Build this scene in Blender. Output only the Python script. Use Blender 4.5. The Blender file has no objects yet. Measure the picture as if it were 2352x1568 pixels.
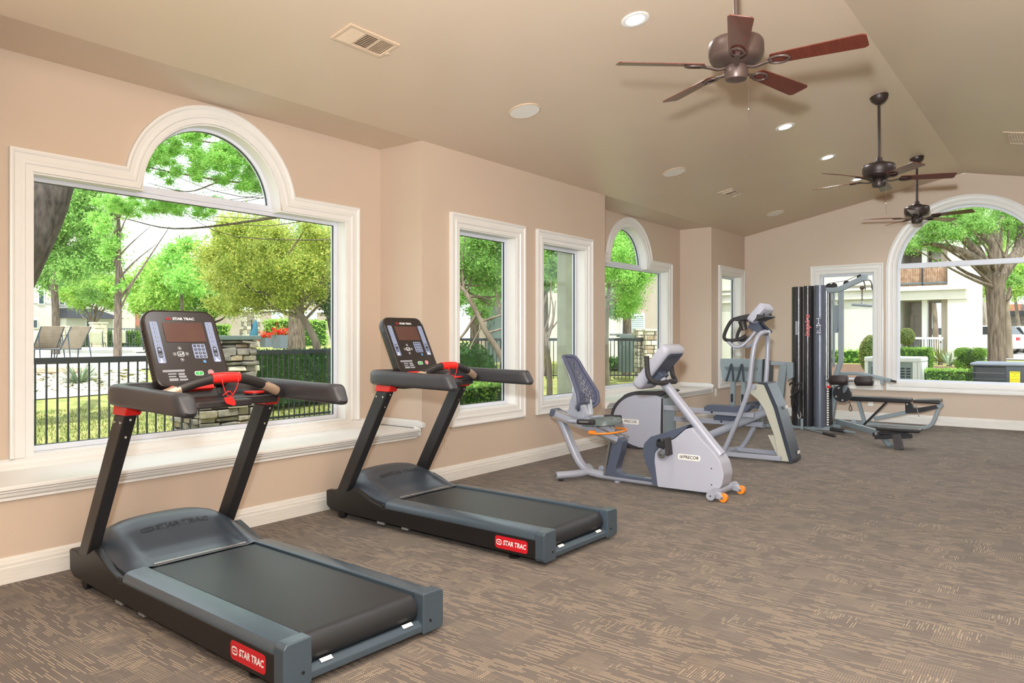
import bpy, bmesh, math, random
import numpy as np
from mathutils import Vector, Matrix

R = math.radians
scene = bpy.context.scene
COL = scene.collection
random.seed(7)
rng = np.random.default_rng(7)

# ------------------------------------------------------------------ camera
F_PX, CX, HY, EYE = 1700.0, 1176.0, 772.0, 1.35
YAW = math.atan((2475.0 - CX) / F_PX)          # room axis (+X) lies this far right of the view axis
cam_d = bpy.data.cameras.new('camera')
cam = bpy.data.objects.new('camera', cam_d)
COL.objects.link(cam)
cam.location = (0, 0, EYE)
cam.rotation_euler = (R(90), 0, YAW - R(90))
cam_d.sensor_width = 36.0
cam_d.lens = F_PX / 2352.0 * 36.0
cam_d.shift_y = (HY - 784.0) / 2352.0
cam_d.clip_start = 0.05
cam_d.clip_end = 500
scene.camera = cam

# ------------------------------------------------------------------ colour management
scene.view_settings.view_transform = 'Standard'
scene.view_settings.look = 'None'
scene.view_settings.gamma = 1.0
scene.view_settings.use_curve_mapping = False
scene.view_settings.exposure = 0.1
scene.cycles.max_bounces = 6
scene.cycles.glossy_bounces = 3
scene.cycles.transmission_bounces = 4
scene.cycles.caustics_reflective = False
scene.cycles.caustics_refractive = False
scene.cycles.transparent_max_bounces = 24
scene.cycles.diffuse_bounces = 4
scene.cycles.sample_clamp_indirect = 6.0

# ------------------------------------------------------------------ sky, sun, flash
world = bpy.data.worlds.new('sky')
scene.world = world
world.use_nodes = True
wn = world.node_tree
wn.nodes.clear()
w_out = wn.nodes.new('ShaderNodeOutputWorld')
w_bg = wn.nodes.new('ShaderNodeBackground')
w_bg.inputs['Color'].default_value = (0.88, 0.95, 1.0, 1)
w_bg.inputs['Strength'].default_value = 2.2
wn.links.new(w_bg.outputs[0], w_out.inputs[0])

sun_d = bpy.data.lights.new('sun', 'SUN')
sun_d.energy = 5.0
sun_d.angle = R(0.6)
sun_d.color = (1.0, 0.97, 0.92)
sun = bpy.data.objects.new('sun', sun_d)
COL.objects.link(sun)
sun.rotation_euler = Vector((0.36, 0.34, -1.05)).to_track_quat('-Z', 'Y').to_euler()

# the photographer's flash, held just above the camera
fl_d = bpy.data.lights.new('flash', 'POINT')
fl_d.energy = 36.0
fl_d.shadow_soft_size = 0.06
fl_d.color = (0.87, 0.95, 1.0)
fl_d.use_nodes = True
fn = fl_d.node_tree
fe = [n for n in fn.nodes if n.type == 'EMISSION'][0]
ff = fn.nodes.new('ShaderNodeLightFalloff')
ff.inputs['Strength'].default_value = 1.0
fm = fn.nodes.new('ShaderNodeMath'); fm.operation = 'MULTIPLY_ADD'
fm.inputs[1].default_value = 0.27
fn.links.new(ff.outputs['Constant'], fm.inputs[0]); fn.links.new(ff.outputs['Quadratic'], fm.inputs[2])
fn.links.new(fm.outputs[0], fe.inputs['Strength'])
flash = bpy.data.objects.new('flash', fl_d)
COL.objects.link(flash)
flash.location = (-0.06, 0.04, 1.66)
# second flash head turned up to bounce off the vaulted ceiling
bo_d = bpy.data.lights.new('bounce_flash', 'AREA')
bo_d.shape = 'DISK'; bo_d.size = 0.16; bo_d.energy = 560.0; bo_d.color = (0.90, 0.96, 1.0)
bounce = bpy.data.objects.new('bounce_flash', bo_d)
COL.objects.link(bounce)
bounce.location = (-0.12, 0.05, 1.70)
bounce.rotation_euler = Vector((0.60, -0.38, 0.80)).to_track_quat('-Z', 'Y').to_euler()

# ------------------------------------------------------------------ geometry helpers
_a = YAW
FWD = Vector((math.cos(_a), math.sin(_a), 0))
RGT = Vector((math.sin(_a), -math.cos(_a), 0))


def at(u, v, t):
    """a point of the place at distance t (along the view axis) seen in direction (u, v)"""
    return Vector((0, 0, EYE)) + (FWD + RGT * ((u - CX) / F_PX) + Vector((0, 0, (HY - v) / F_PX))) * t


def atx(u, v, x):
    d = FWD + RGT * ((u - CX) / F_PX) + Vector((0, 0, (HY - v) / F_PX))
    return Vector((0, 0, EYE)) + d * (x / d.x)


def lerp(a, b, t):
    return a + (b - a) * t


def sstep(a, b, x):
    t = min(1, max(0, (x - a) / (b - a)))
    return t * t * (3 - 2 * t)


def crom(pts, n=6, closed=False):
    """Catmull-Rom resampling of a polyline"""
    P = [Vector(p) for p in pts]
    out = []
    N = len(P)
    segs = N if closed else N - 1
    for i in range(segs):
        p1, p2 = P[i % N], P[(i + 1) % N]
        p0 = P[(i - 1) % N] if (closed or i > 0) else p1 * 2 - p2
        p3 = P[(i + 2) % N] if (closed or i + 2 < N) else p2 * 2 - p1
        for k in range(n):
            t = k / n
            out.append(0.5 * ((2 * p1) + (p2 - p0) * t + (2 * p0 - 5 * p1 + 4 * p2 - p3) * t * t
                              + (3 * p1 - p0 - 3 * p2 + p3) * t ** 3))
    if not closed:
        out.append(P[-1])
    return out


def fillet(pts, r, n=5):
    """round the corners of a closed 2D polygon; r a number or one per corner"""
    N = len(pts)
    out = []
    for i in range(N):
        p0, p1, p2 = Vector(pts[i - 1][:2]), Vector(pts[i][:2]), Vector(pts[(i + 1) % N][:2])
        rr = r[i] if isinstance(r, (list, tuple)) else r
        a, b = (p0 - p1), (p2 - p1)
        la, lb = a.length, b.length
        if rr <= 0 or la < 1e-6 or lb < 1e-6:
            out.append(tuple(p1)); continue
        a /= la; b /= lb
        ang = math.acos(max(-1, min(1, a.dot(b))))
        if ang > math.pi - 0.03:
            out.append(tuple(p1)); continue
        d = min(rr / math.tan(ang / 2), la * 0.48, lb * 0.48)
        q0, q1 = p1 + a * d, p1 + b * d
        for k in range(n + 1):
            t = k / n
            out.append(tuple((1 - t) ** 2 * q0 + 2 * t * (1 - t) * p1 + t * t * q1))
    return out


def rrect(w, h, r, n=5, cx=0, cy=0):
    return [(x + cx, y + cy) for x, y in fillet([(-w / 2, -h / 2), (w / 2, -h / 2), (w / 2, h / 2), (-w / 2, h / 2)], r, n)]


class Frame:
    """a local plane: P(a, b, d) = O + a*ax + b*ay + d*an"""
    def __init__(s, O, ax, ay):
        s.O = Vector(O); s.ax = Vector(ax).normalized(); ay = Vector(ay)
        s.an = s.ax.cross(ay).normalized(); s.ay = s.an.cross(s.ax).normalized()

    def __call__(s, a, b, d=0.0):
        return s.O + s.ax * a + s.ay * b + s.an * d


ORG = {}


class MB:
    """collects shapes into ONE mesh object"""
    def __init__(s):
        s.v = []; s.f = []

    def add(s, vs, fs):
        o = len(s.v)
        s.v += [tuple(p) for p in vs]
        s.f += [tuple(i + o for i in f) for f in fs]
        return s

    def box(s, x0, x1, y0, y1, z0, z1):
        return s.add([(x0, y0, z0), (x1, y0, z0), (x1, y1, z0), (x0, y1, z0), (x0, y0, z1), (x1, y0, z1), (x1, y1, z1), (x0, y1, z1)],
                     [(3, 2, 1, 0), (4, 5, 6, 7), (0, 1, 5, 4), (1, 2, 6, 5), (2, 3, 7, 6), (3, 0, 4, 7)])

    def obox(s, c, ax, ay, hx, hy, hz):
        fr = Frame(c, ax, ay)
        vs = [fr(sx * hx, sy * hy, sz * hz) for sz in (-1, 1) for sx, sy in ((-1, -1), (1, -1), (1, 1), (-1, 1))]
        return s.add(vs, [(3, 2, 1, 0), (4, 5, 6, 7), (0, 1, 5, 4), (1, 2, 6, 5), (2, 3, 7, 6), (3, 0, 4, 7)])

    def bar(s, p, q, w, h, up=(0, 0, 1)):
        """rectangular bar from p to q, w across, h in the up direction"""
        p, q = Vector(p), Vector(q)
        d = q - p
        side = d.cross(Vector(up))
        if side.length < 1e-6:
            side = Vector((1, 0, 0))
        return s.obox((p + q) / 2, d, side, d.length / 2, w / 2, h / 2)

    def loft(s, rings, caps=True, closed=True):
        n = len(rings[0]); o = len(s.v)
        for r in rings:
            s.v += [tuple(p) for p in r]
        for i in range(len(rings) - 1):
            for j in range(n if closed else n - 1):
                a = o + i * n + j; b = o + i * n + (j + 1) % n
                s.f.append((a, b, b + n, a + n))
        if caps:
            s.f.append(tuple(o + j for j in reversed(range(n))))
            s.f.append(tuple(o + (len(rings) - 1) * n + j for j in range(n)))
        return s

    def tube(s, pts, r, n=10, caps=True, closed=False):
        P = [Vector(p) for p in pts]
        N = len(P)
        rad = r if isinstance(r, (list, tuple)) else [r] * N
        T = []
        for i in range(N):
            if closed:
                t = P[(i + 1) % N] - P[i - 1]
            else:
                t = P[min(i + 1, N - 1)] - P[max(i - 1, 0)]
            T.append(t.normalized() if t.length > 1e-9 else Vector((0, 0, 1)))
        u = T[0].orthogonal().normalized()
        rings = []
        for i in range(N):
            u = u - T[i] * u.dot(T[i])
            if u.length < 1e-6:
                u = T[i].orthogonal()
            u.normalize()
            w = T[i].cross(u)
            rings.append([P[i] + (u * math.cos(2 * math.pi * k / n) + w * math.sin(2 * math.pi * k / n)) * rad[i] for k in range(n)])
        if closed:
            rings.append(rings[0])
            return s.loft(rings, caps=False)
        return s.loft(rings, caps=caps)

    def sweep(s, pts, sec, up=(0, 0, 1), scales=None, shift=None):
        """sweep a closed 2D section (side, up) along a path with a fixed up"""
        P = [Vector(p) for p in pts]
        up = Vector(up)
        rings = []
        for i in range(len(P)):
            t = (P[min(i + 1, len(P) - 1)] - P[max(i - 1, 0)]).normalized()
            side = t.cross(up).normalized()
            w = side.cross(t).normalized()
            sc = scales[i] if scales else 1.0
            rings.append([P[i] + side * a * sc + w * b * sc + (t * shift[i] * b if shift else Vector()) for a, b in sec])
        return s.loft(rings)

    def prism(s, poly, axis, a, b):
        """extrude a closed 2D polygon: axis 'x' takes (y, z), 'y' takes (x, z), 'z' takes (x, y)"""
        f = {'x': lambda p, t: (t, p[0], p[1]), 'y': lambda p, t: (p[0], t, p[1]), 'z': lambda p, t: (p[0], p[1], t)}[axis]
        return s.loft([[f(p, a) for p in poly], [f(p, b) for p in poly]])

    def slab(s, poly, fr, d0, d1):
        return s.loft([[fr(p[0], p[1], d0) for p in poly], [fr(p[0], p[1], d1) for p in poly]])

    def lathe(s, prof, c, axis=(0, 0, 1), n=24, caps=True):
        """prof: (radius, height) pairs along the axis"""
        ax = Vector(axis).normalized(); u = ax.orthogonal().normalized(); w = ax.cross(u); c = Vector(c)
        rings = [[c + ax * h + (u * math.cos(2 * math.pi * k / n) + w * math.sin(2 * math.pi * k / n)) * max(r, 1e-4) for k in range(n)] for r, h in prof]
        return s.loft(rings, caps=caps)

    def cyl(s, p, q, r, n=16):
        p, q = Vector(p), Vector(q)
        return s.lathe([(r, 0), (r, (q - p).length)], p, q - p, n)

    def ball(s, c, r, n=12, sz=1.0):
        m = max(4, n // 2)
        return s.lathe([(r * math.sin(math.pi * i / m), -r * sz * math.cos(math.pi * i / m)) for i in range(m + 1)], c, (0, 0, 1), n)

    def mesh(s, name, off=(0, 0, 0)):
        me = bpy.data.meshes.new(name)
        ox, oy, oz = off
        me.from_pydata([(x - ox, y - oy, z - oz) for x, y, z in s.v], [], s.f)
        bm = bmesh.new(); bm.from_mesh(me)
        bmesh.ops.recalc_face_normals(bm, faces=bm.faces)
        bm.to_mesh(me); bm.free()
        return me

    def build(s, name, mat, parent=None, smooth=40, bevel=0, seg=2, local=False, sub=0, label=None):
        off = (0, 0, 0)
        if parent is not None and not local:
            p = parent
            off = Vector((0, 0, 0))
            while p is not None:
                off = off + Vector(p.location); p = p.parent
        me = s.mesh(name, off)
        me.materials.append(mat)
        return link(name, me, parent, smooth, bevel, seg, sub, label)


def link(name, me, parent=None, smooth=40, bevel=0, seg=2, sub=0, label=None):
    o = bpy.data.objects.new(name, me)
    COL.objects.link(o)
    o.parent = parent
    if smooth:
        me.shade_smooth()
        if smooth < 180:
            me.set_sharp_from_angle(angle=R(smooth))
    if bevel:
        m = o.modifiers.new('bevel', 'BEVEL')
        m.width = bevel; m.segments = seg; m.limit_method = 'ANGLE'; m.angle_limit = R(35); m.harden_normals = True
    if sub:
        m = o.modifiers.new('sub', 'SUBSURF'); m.levels = sub; m.render_levels = sub
    if label:
        o['label'] = label
    return o


def tag(o, label, cat=None, group=None, kind=None):
    if label: o['label'] = label
    if cat: o['category'] = cat
    if group: o['group'] = group
    if kind: o['kind'] = kind
    return o


def thing(name, loc, label=None, cat=None, group=None, rz=0, kind=None):
    o = bpy.data.objects.new(name, None)
    COL.objects.link(o)
    o.empty_display_size = 0.1
    o.location = loc
    o.rotation_euler = (0, 0, rz)
    return tag(o, label, cat, group, kind)


def copy_tree(o, parent=None):
    c = o.copy(); COL.objects.link(c); c.parent = parent
    for ch in [x for x in bpy.data.objects if x.parent == o]:
        copy_tree(ch, c)
    return c


def text(txt, size, fr, mat, name, parent, bold=0.0, shear=0.0, sx=1.0, align='CENTER', depth=0.0, local=False):
    """lettering laid flat on the plane of a Frame"""
    cu = bpy.data.curves.new('lettering', 'FONT')
    cu.body = txt; cu.size = size; cu.align_x = align; cu.align_y = 'CENTER'
    cu.offset = bold; cu.shear = shear; cu.resolution_u = 2; cu.extrude = depth
    ob = bpy.data.objects.new('lettering', cu)
    COL.objects.link(ob)
    dg = bpy.context.evaluated_depsgraph_get()
    me = bpy.data.meshes.new_from_object(ob.evaluated_get(dg))
    bpy.data.objects.remove(ob); bpy.data.curves.remove(cu)
    off = Vector((0, 0, 0))
    if parent is not None and not local:
        p = parent
        while p is not None:
            off = off + Vector(p.location); p = p.parent
    for v in me.vertices:
        v.co = fr(v.co.x * sx, v.co.y, v.co.z + depth) - off
    me.materials.clear(); me.materials.append(mat)
    return link(name, me, parent, smooth=0)


def np_mesh(name, V, Fq):
    """fast mesh from numpy arrays: V (n,3), Fq (m,k)"""
    me = bpy.data.meshes.new(name)
    V = np.asarray(V, dtype=np.float32); Fq = np.asarray(Fq, dtype=np.int32)
    m, k = Fq.shape
    me.vertices.add(len(V)); me.vertices.foreach_set('co', V.ravel())
    me.loops.add(m * k); me.loops.foreach_set('vertex_index', Fq.ravel())
    me.polygons.add(m)
    me.polygons.foreach_set('loop_start', np.arange(0, m * k, k, dtype=np.int32))
    me.polygons.foreach_set('loop_total', np.full(m, k, dtype=np.int32))
    me.update(calc_edges=True)
    return me
# ------------------------------------------------------------------ materials
def srgb(r, g, b):
    f = lambda c: ((c / 255) / 12.92 if c / 255 <= 0.04045 else ((c / 255 + 0.055) / 1.055) ** 2.4)
    return (f(r), f(g), f(b), 1)


def mat(name, col, rough=0.5, metal=0.0, var=0.0, vscale=6.0, bump=0.0, bscale=60.0, spec=0.5, coat=0.0, emit=None, estr=0.0, stretch=None, col2=None):
    m = bpy.data.materials.new(name); m.use_nodes = True
    nt = m.node_tree; b = nt.nodes['Principled BSDF']
    b.inputs['Base Color'].default_value = col
    b.inputs['Roughness'].default_value = rough
    b.inputs['Metallic'].default_value = metal
    b.inputs['Specular IOR Level'].default_value = spec
    b.inputs['Coat Weight'].default_value = coat
    if emit:
        b.inputs['Emission Color'].default_value = emit
        b.inputs['Emission Strength'].default_value = estr
    tc = nt.nodes.new('ShaderNodeTexCoord')
    src = tc.outputs['Object']
    if stretch:
        mp = nt.nodes.new('ShaderNodeMapping'); mp.inputs['Scale'].default_value = stretch
        nt.links.new(src, mp.inputs['Vector']); src = mp.outputs[0]
    if var > 0 or col2:
        nz = nt.nodes.new('ShaderNodeTexNoise'); nz.inputs['Scale'].default_value = vscale; nz.inputs['Detail'].default_value = 4
        nt.links.new(src, nz.inputs['Vector'])
        mx = nt.nodes.new('ShaderNodeMix'); mx.data_type = 'RGBA'
        ca = [max(0, c * (1 - var)) for c in col[:3]] + [1]
        cb = list(col2) if col2 else [min(1, c * (1 + var)) for c in col[:3]] + [1]
        mx.inputs[6].default_value = ca if not col2 else col; mx.inputs[7].default_value = cb
        rp = nt.nodes.new('ShaderNodeMapRange'); rp.inputs[1].default_value = 0.3; rp.inputs[2].default_value = 0.7
        nt.links.new(nz.outputs['Fac'], rp.inputs[0]); nt.links.new(rp.outputs[0], mx.inputs[0])
        nt.links.new(mx.outputs[2], b.inputs['Base Color'])
    if bump > 0:
        n2 = nt.nodes.new('ShaderNodeTexNoise'); n2.inputs['Scale'].default_value = bscale; n2.inputs['Detail'].default_value = 3
        nt.links.new(src, n2.inputs['Vector'])
        bp = nt.nodes.new('ShaderNodeBump'); bp.inputs['Strength'].default_value = bump; bp.inputs['Distance'].default_value = 0.01
        nt.links.new(n2.outputs['Fac'], bp.inputs['Height']); nt.links.new(bp.outputs[0], b.inputs['Normal'])
    return m


def leafmat(name, c1, c2, trans=0.45, rough=0.5):
    """leaves: colour differs from leaf to leaf, light passes through"""
    m = bpy.data.materials.new(name); m.use_nodes = True
    nt = m.node_tree; nt.nodes.clear(); N = nt.nodes.new; L = nt.links.new
    out = N('ShaderNodeOutputMaterial'); g = N('ShaderNodeNewGeometry')
    cr = N('ShaderNodeMix'); cr.data_type = 'RGBA'; cr.inputs[6].default_value = c1; cr.inputs[7].default_value = c2
    L(g.outputs['Random Per Island'], cr.inputs[0])
    d = N('ShaderNodeBsdfPrincipled'); d.inputs['Roughness'].default_value = rough; d.inputs['Specular IOR Level'].default_value = 0.25
    t = N('ShaderNodeBsdfTranslucent')
    br = N('ShaderNodeBrightContrast'); br.inputs['Bright'].default_value = 0.05
    L(cr.outputs[2], d.inputs['Base Color']); L(cr.outputs[2], br.inputs['Color']); L(br.outputs[0], t.inputs['Color'])
    mx = N('ShaderNodeMixShader'); mx.inputs[0].default_value = trans
    L(d.outputs[0], mx.inputs[1]); L(t.outputs[0], mx.inputs[2]); L(mx.outputs[0], out.inputs[0])
    return m


def glassmat(name, tint=(0.97, 0.99, 0.985, 1), refl=0.08):
    m = bpy.data.materials.new(name); m.use_nodes = True
    nt = m.node_tree; nt.nodes.clear(); N = nt.nodes.new; L = nt.links.new
    out = N('ShaderNodeOutputMaterial')
    tr = N('ShaderNodeBsdfTransparent'); tr.inputs[0].default_value = tint
    gl = N('ShaderNodeBsdfGlossy'); gl.inputs['Roughness'].default_value = 0.02
    lw = N('ShaderNodeLayerWeight'); lw.inputs['Blend'].default_value = 0.5
    pw = N('ShaderNodeMath'); pw.operation = 'POWER'; pw.inputs[1].default_value = 5.0; L(lw.outputs['Facing'], pw.inputs[0])
    fa = N('ShaderNodeMath'); fa.operation = 'MULTIPLY_ADD'; fa.inputs[1].default_value = 0.5; fa.inputs[2].default_value = refl * 0.25; L(pw.outputs[0], fa.inputs[0])
    mx = N('ShaderNodeMixShader')
    L(fa.outputs[0], mx.inputs[0]); L(tr.outputs[0], mx.inputs[1]); L(gl.outputs[0], mx.inputs[2]); L(mx.outputs[0], out.inputs[0])
    return m


def carpetmat():
    """brown carpet: patches of fine tan dashes running across the room, patches of dots, dark fields"""
    m = bpy.data.materials.new('carpet'); m.use_nodes = True
    nt = m.node_tree; N = nt.nodes.new; L = nt.links.new
    b = nt.nodes['Principled BSDF']
    b.inputs['Roughness'].default_value = 0.95; b.inputs['Specular IOR Level'].default_value = 0.2
    b.inputs['Sheen Weight'].default_value = 0.10; b.inputs['Sheen Roughness'].default_value = 0.45; b.inputs['Sheen Tint'].default_value = (0.95, 0.92, 0.88, 1)
    tc = N('ShaderNodeTexCoord'); sx = N('ShaderNodeSeparateXYZ'); L(tc.outputs['Object'], sx.inputs[0])

    def math_(op, a, b_=None, c=None):
        n = N('ShaderNodeMath'); n.operation = op
        for i, q in enumerate((a, b_, c)):
            if q is None: continue
            if isinstance(q, (int, float)): n.inputs[i].default_value = q
            else: L(q, n.inputs[i])
        return n.outputs[0]

    def wn(a, b_, w=0.0):
        c = N('ShaderNodeCombineXYZ'); L(a, c.inputs[0]) if not isinstance(a, (int, float)) else None
        if isinstance(b_, (int, float)): c.inputs[1].default_value = b_
        else: L(b_, c.inputs[1])
        c.inputs[2].default_value = w
        n = N('ShaderNodeTexWhiteNoise'); n.noise_dimensions = '3D'; L(c.outputs[0], n.inputs['Vector'])
        return n.outputs['Value']

    def dashes(u, v, pu, pv, thr, w, seed):
        """lines along v, pitch pu across, dash length pv"""
        ru = math_('DIVIDE', u, pu); row = math_('FLOOR', ru); fu = math_('FRACT', ru)
        off = wn(row, 0.0, seed)
        rv = math_('ADD', math_('DIVIDE', v, pv), math_('MULTIPLY', off, 7.0))
        cell = math_('FLOOR', rv)
        on = math_('GREATER_THAN', wn(row, cell, seed + 3.1), thr)
        ln = math_('LESS_THAN', fu, w)
        return math_('MULTIPLY', on, ln)

    def patch(u, v, pu, pv, thr, seed):
        a = math_('FLOOR', math_('DIVIDE', u, pu))
        o = wn(a, 0.0, seed)
        c = math_('FLOOR', math_('ADD', math_('DIVIDE', v, pv), math_('MULTIPLY', o, 3.0)))
        return math_('GREATER_THAN', wn(a, c, seed + 1.7), thr)

    X, Y = sx.outputs[0], sx.outputs[1]
    d1 = dashes(X, Y, 0.0108, 0.075, 0.56, 0.30, 1.0)
    p1 = patch(X, Y, 0.11, 0.21, 0.42, 11.0)
    d2 = dashes(Y, X, 0.0115, 0.045, 0.62, 0.26, 2.0)
    p2 = patch(X, Y, 0.16, 0.12, 0.72, 17.0)
    dots = math_('MULTIPLY', math_('LESS_THAN', math_('FRACT', math_('DIVIDE', X, 0.0115)), 0.36),
                 math_('LESS_THAN', math_('FRACT', math_('DIVIDE', Y, 0.0105)), 0.45))
    p3 = patch(Y, X, 0.13, 0.17, 0.5, 23.0)
    m1 = math_('MULTIPLY', d1, math_('MULTIPLY_ADD', p1, 0.75, 0.25))
    m2 = math_('MULTIPLY', d2, math_('MULTIPLY', p2, math_('SUBTRACT', 1.0, p1)))
    m3 = math_('MULTIPLY', math_('MULTIPLY', dots, p3), math_('MULTIPLY', math_('SUBTRACT', 1.0, p1), 0.7))
    mask = math_('MAXIMUM', math_('MAXIMUM', m1, m2), m3)
    nz = N('ShaderNodeTexNoise'); nz.inputs['Scale'].default_value = 5.0; nz.inputs['Detail'].default_value = 6; L(tc.outputs['Object'], nz.inputs['Vector'])
    base = N('ShaderNodeMix'); base.data_type = 'RGBA'
    base.inputs[6].default_value = srgb(86, 78, 73); base.inputs[7].default_value = srgb(110, 101, 95)
    L(nz.outputs['Fac'], base.inputs[0])
    nz2 = N('ShaderNodeTexNoise'); nz2.inputs['Scale'].default_value = 14.0; nz2.inputs['Detail'].default_value = 3; L(tc.outputs['Object'], nz2.inputs['Vector'])
    dc = N('ShaderNodeMix'); dc.data_type = 'RGBA'
    dc.inputs[6].default_value = srgb(190, 172, 138); dc.inputs[7].default_value = srgb(170, 152, 134); L(nz2.outputs['Fac'], dc.inputs[0])
    mx = N('ShaderNodeMix'); mx.data_type = 'RGBA'
    L(math_('MULTIPLY', mask, 0.8), mx.inputs[0]); L(base.outputs[2], mx.inputs[6]); L(dc.outputs[2], mx.inputs[7])
    L(mx.outputs[2], b.inputs['Base Color'])
    n3 = N('ShaderNodeTexNoise'); n3.inputs['Scale'].default_value = 350.0; L(tc.outputs['Object'], n3.inputs['Vector'])
    bp = N('ShaderNodeBump'); bp.inputs['Strength'].default_value = 0.5; bp.inputs['Distance'].default_value = 0.004
    L(n3.outputs['Fac'], bp.inputs['Height']); L(bp.outputs[0], b.inputs['Normal'])
    return m


M = {}
M['wall'] = mat('beige_wall_paint', srgb(204, 184, 165), 0.55, bump=0.06, bscale=180, spec=0.35, var=0.02, vscale=1.2)
M['ceiling'] = mat('beige_ceiling_paint', srgb(215, 195, 173), 0.34, bump=0.03, bscale=40, spec=0.5, var=0.02, vscale=0.8)
M['carpet'] = carpetmat()
M['trim'] = mat('white_gloss_trim', srgb(232, 230, 226), 0.3, var=0.02, vscale=3, spec=0.5)
M['base'] = mat('white_baseboard', srgb(224, 219, 211), 0.4, var=0.06, vscale=5, stretch=(1, 1, 14))
M['sash'] = mat('white_vinyl', srgb(222, 226, 236), 0.35, var=0.015)
M['seal'] = mat('dark_glazing_seal', srgb(60, 66, 70), 0.5)
M['glass'] = glassmat('window_glass')
M['plate'] = mat('white_plastic', srgb(240, 238, 232), 0.35, var=0.01)
M['stucco'] = mat('stucco', srgb(206, 203, 196), 0.9, var=0.05, vscale=2.5, bump=0.5, bscale=14, stretch=(1, 1, 1.6))
M['stucco_green'] = mat('weathered_stucco', srgb(158, 160, 138), 0.9, var=0.14, vscale=5, bump=1.0, bscale=12)
# gym equipment
M['black'] = mat('black_paint', srgb(24, 23, 24), 0.42, var=0.05, bump=0.04, bscale=300)
M['black_pl'] = mat('black_plastic', srgb(40, 38, 39), 0.38, bump=0.05, bscale=400, var=0.03)
M['upright'] = mat('charcoal_painted_steel', srgb(44, 44, 46), 0.4, metal=0.2, bump=0.04, bscale=500, var=0.03)
M['hood'] = mat('slate_plastic', srgb(56, 64, 75), 0.32, bump=0.05, bscale=500, var=0.02)
M['rail'] = mat('slate_rail', srgb(66, 80, 92), 0.24, bump=0.05, bscale=400, var=0.03)
M['belt'] = mat('black_belt_rubber', srgb(34, 37, 41), 0.38, bump=0.12, bscale=600, var=0.1, vscale=4)
M['belt_mark'] = mat('belt_print', srgb(70, 72, 76), 0.6)
M['arm'] = mat('charcoal_arm_plastic', srgb(60, 61, 66), 0.4, bump=0.05, bscale=500, var=0.02)
M['console'] = mat('console_plastic', srgb(44, 38, 36), 0.28, var=0.02, spec=0.5)
M['screen'] = mat('console_screen', srgb(92, 66, 60), 0.12, spec=0.5, var=0.06, vscale=9)
M['strip'] = mat('blue_grey_button_strip', srgb(134, 148, 182), 0.4, var=0.02)
M['white'] = mat('white_print', srgb(244, 244, 246), 0.5, var=0.01)
M['dark'] = mat('dark_print', srgb(34, 34, 38), 0.5, var=0.01)
M['greytext'] = mat('grey_print', srgb(150, 152, 160), 0.5, var=0.02)
M['red'] = mat('red_plastic', srgb(226, 40, 36), 0.35, var=0.03)
M['redlabel'] = mat('red_label', srgb(206, 26, 40), 0.35, var=0.02)
M['green'] = mat('green_button', srgb(66, 176, 88), 0.35, var=0.02)
M['chrome'] = mat('brushed_metal', srgb(205, 205, 205), 0.25, metal=0.9, var=0.03)
M['steelbar'] = mat('steel_bar', srgb(180, 186, 192), 0.3, metal=0.7, var=0.03)
M['gripmetal'] = mat('grip_sensor_metal', srgb(196, 170, 148), 0.35, metal=0.5, var=0.03)
M['silver'] = mat('silver_paint', srgb(166, 170, 184), 0.36, metal=0.15, var=0.02, spec=0.5)
M['shell'] = mat('silver_plastic_shell', srgb(176, 178, 192), 0.42, var=0.015, bump=0.03, bscale=500)
M['navy'] = mat('slate_blue_plastic', srgb(78, 86, 104), 0.42, var=0.03, bump=0.04, bscale=500)
M['navypad'] = mat('slate_blue_backrest', srgb(84, 88, 112), 0.5, var=0.03)
M['seatpad'] = mat('grey_green_seat', srgb(104, 116, 116), 0.35, var=0.04)
M['orange'] = mat('orange_plastic', srgb(238, 140, 40), 0.4, var=0.02)
M['grip'] = mat('black_foam_grip', srgb(48, 46, 48), 0.7, bump=0.15, bscale=200, var=0.05)
M['tan_shell'] = mat('pale_grey_shell', srgb(186, 186, 172), 0.42, var=0.02)
M['gymgrey'] = mat('grey_blue_steel', srgb(140, 152, 158), 0.4, metal=0.1, var=0.03)
M['gymblack'] = mat('gloss_black_shroud', srgb(40, 40, 44), 0.26, var=0.04, spec=0.6)
M['gymslate'] = mat('slate_shroud', srgb(96, 102, 116), 0.3, metal=0.2, var=0.03)
M['vinyl'] = mat('black_vinyl', srgb(32, 31, 34), 0.3, bump=0.05, bscale=200, var=0.05)
M['roller'] = mat('dark_brown_foam', srgb(52, 44, 43), 0.5, bump=0.1, bscale=150, var=0.05)
M['pinkprint'] = mat('pink_print', srgb(214, 110, 116), 0.5, var=0.02)
M['yellow'] = mat('yellow_label', srgb(246, 226, 0), 0.5, var=0.02)
# fans, lights
M['bronze'] = mat('bronze_fan_metal', srgb(86, 70, 64), 0.4, metal=0.35, var=0.05)
M['bronze_dk'] = mat('dark_bronze_fan_metal', srgb(58, 48, 46), 0.4, metal=0.35, var=0.05)
M['cherry'] = mat('cherry_fan_blade', srgb(92, 40, 28), 0.3, var=0.25, vscale=5, stretch=(2.0, 14, 2), coat=0.3)
M['lamp'] = mat('lit_downlight_lens', (1, 1, 1, 1), 0.4, emit=(1.0, 0.98, 0.95, 1), estr=6.0)
M['vent'] = mat('vent_paint', srgb(214, 190, 164), 0.45, var=0.02)
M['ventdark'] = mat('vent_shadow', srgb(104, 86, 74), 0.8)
# ------------------------------------------------------------------ the room
YB, YA, XE = 4.66, 5.20, 12.85          # pier plane, bay plane, end wall
YR, XBK = -1.97, -2.2                   # right wall, wall behind the camera
YC, ZR, ZW = 1.345, 3.786, 3.10         # ridge, ridge height, wall height
SL = (ZR - ZW) / (YB - YC)


def ceil_z(y):
    return ZR - SL * abs(y - YC)


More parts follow.
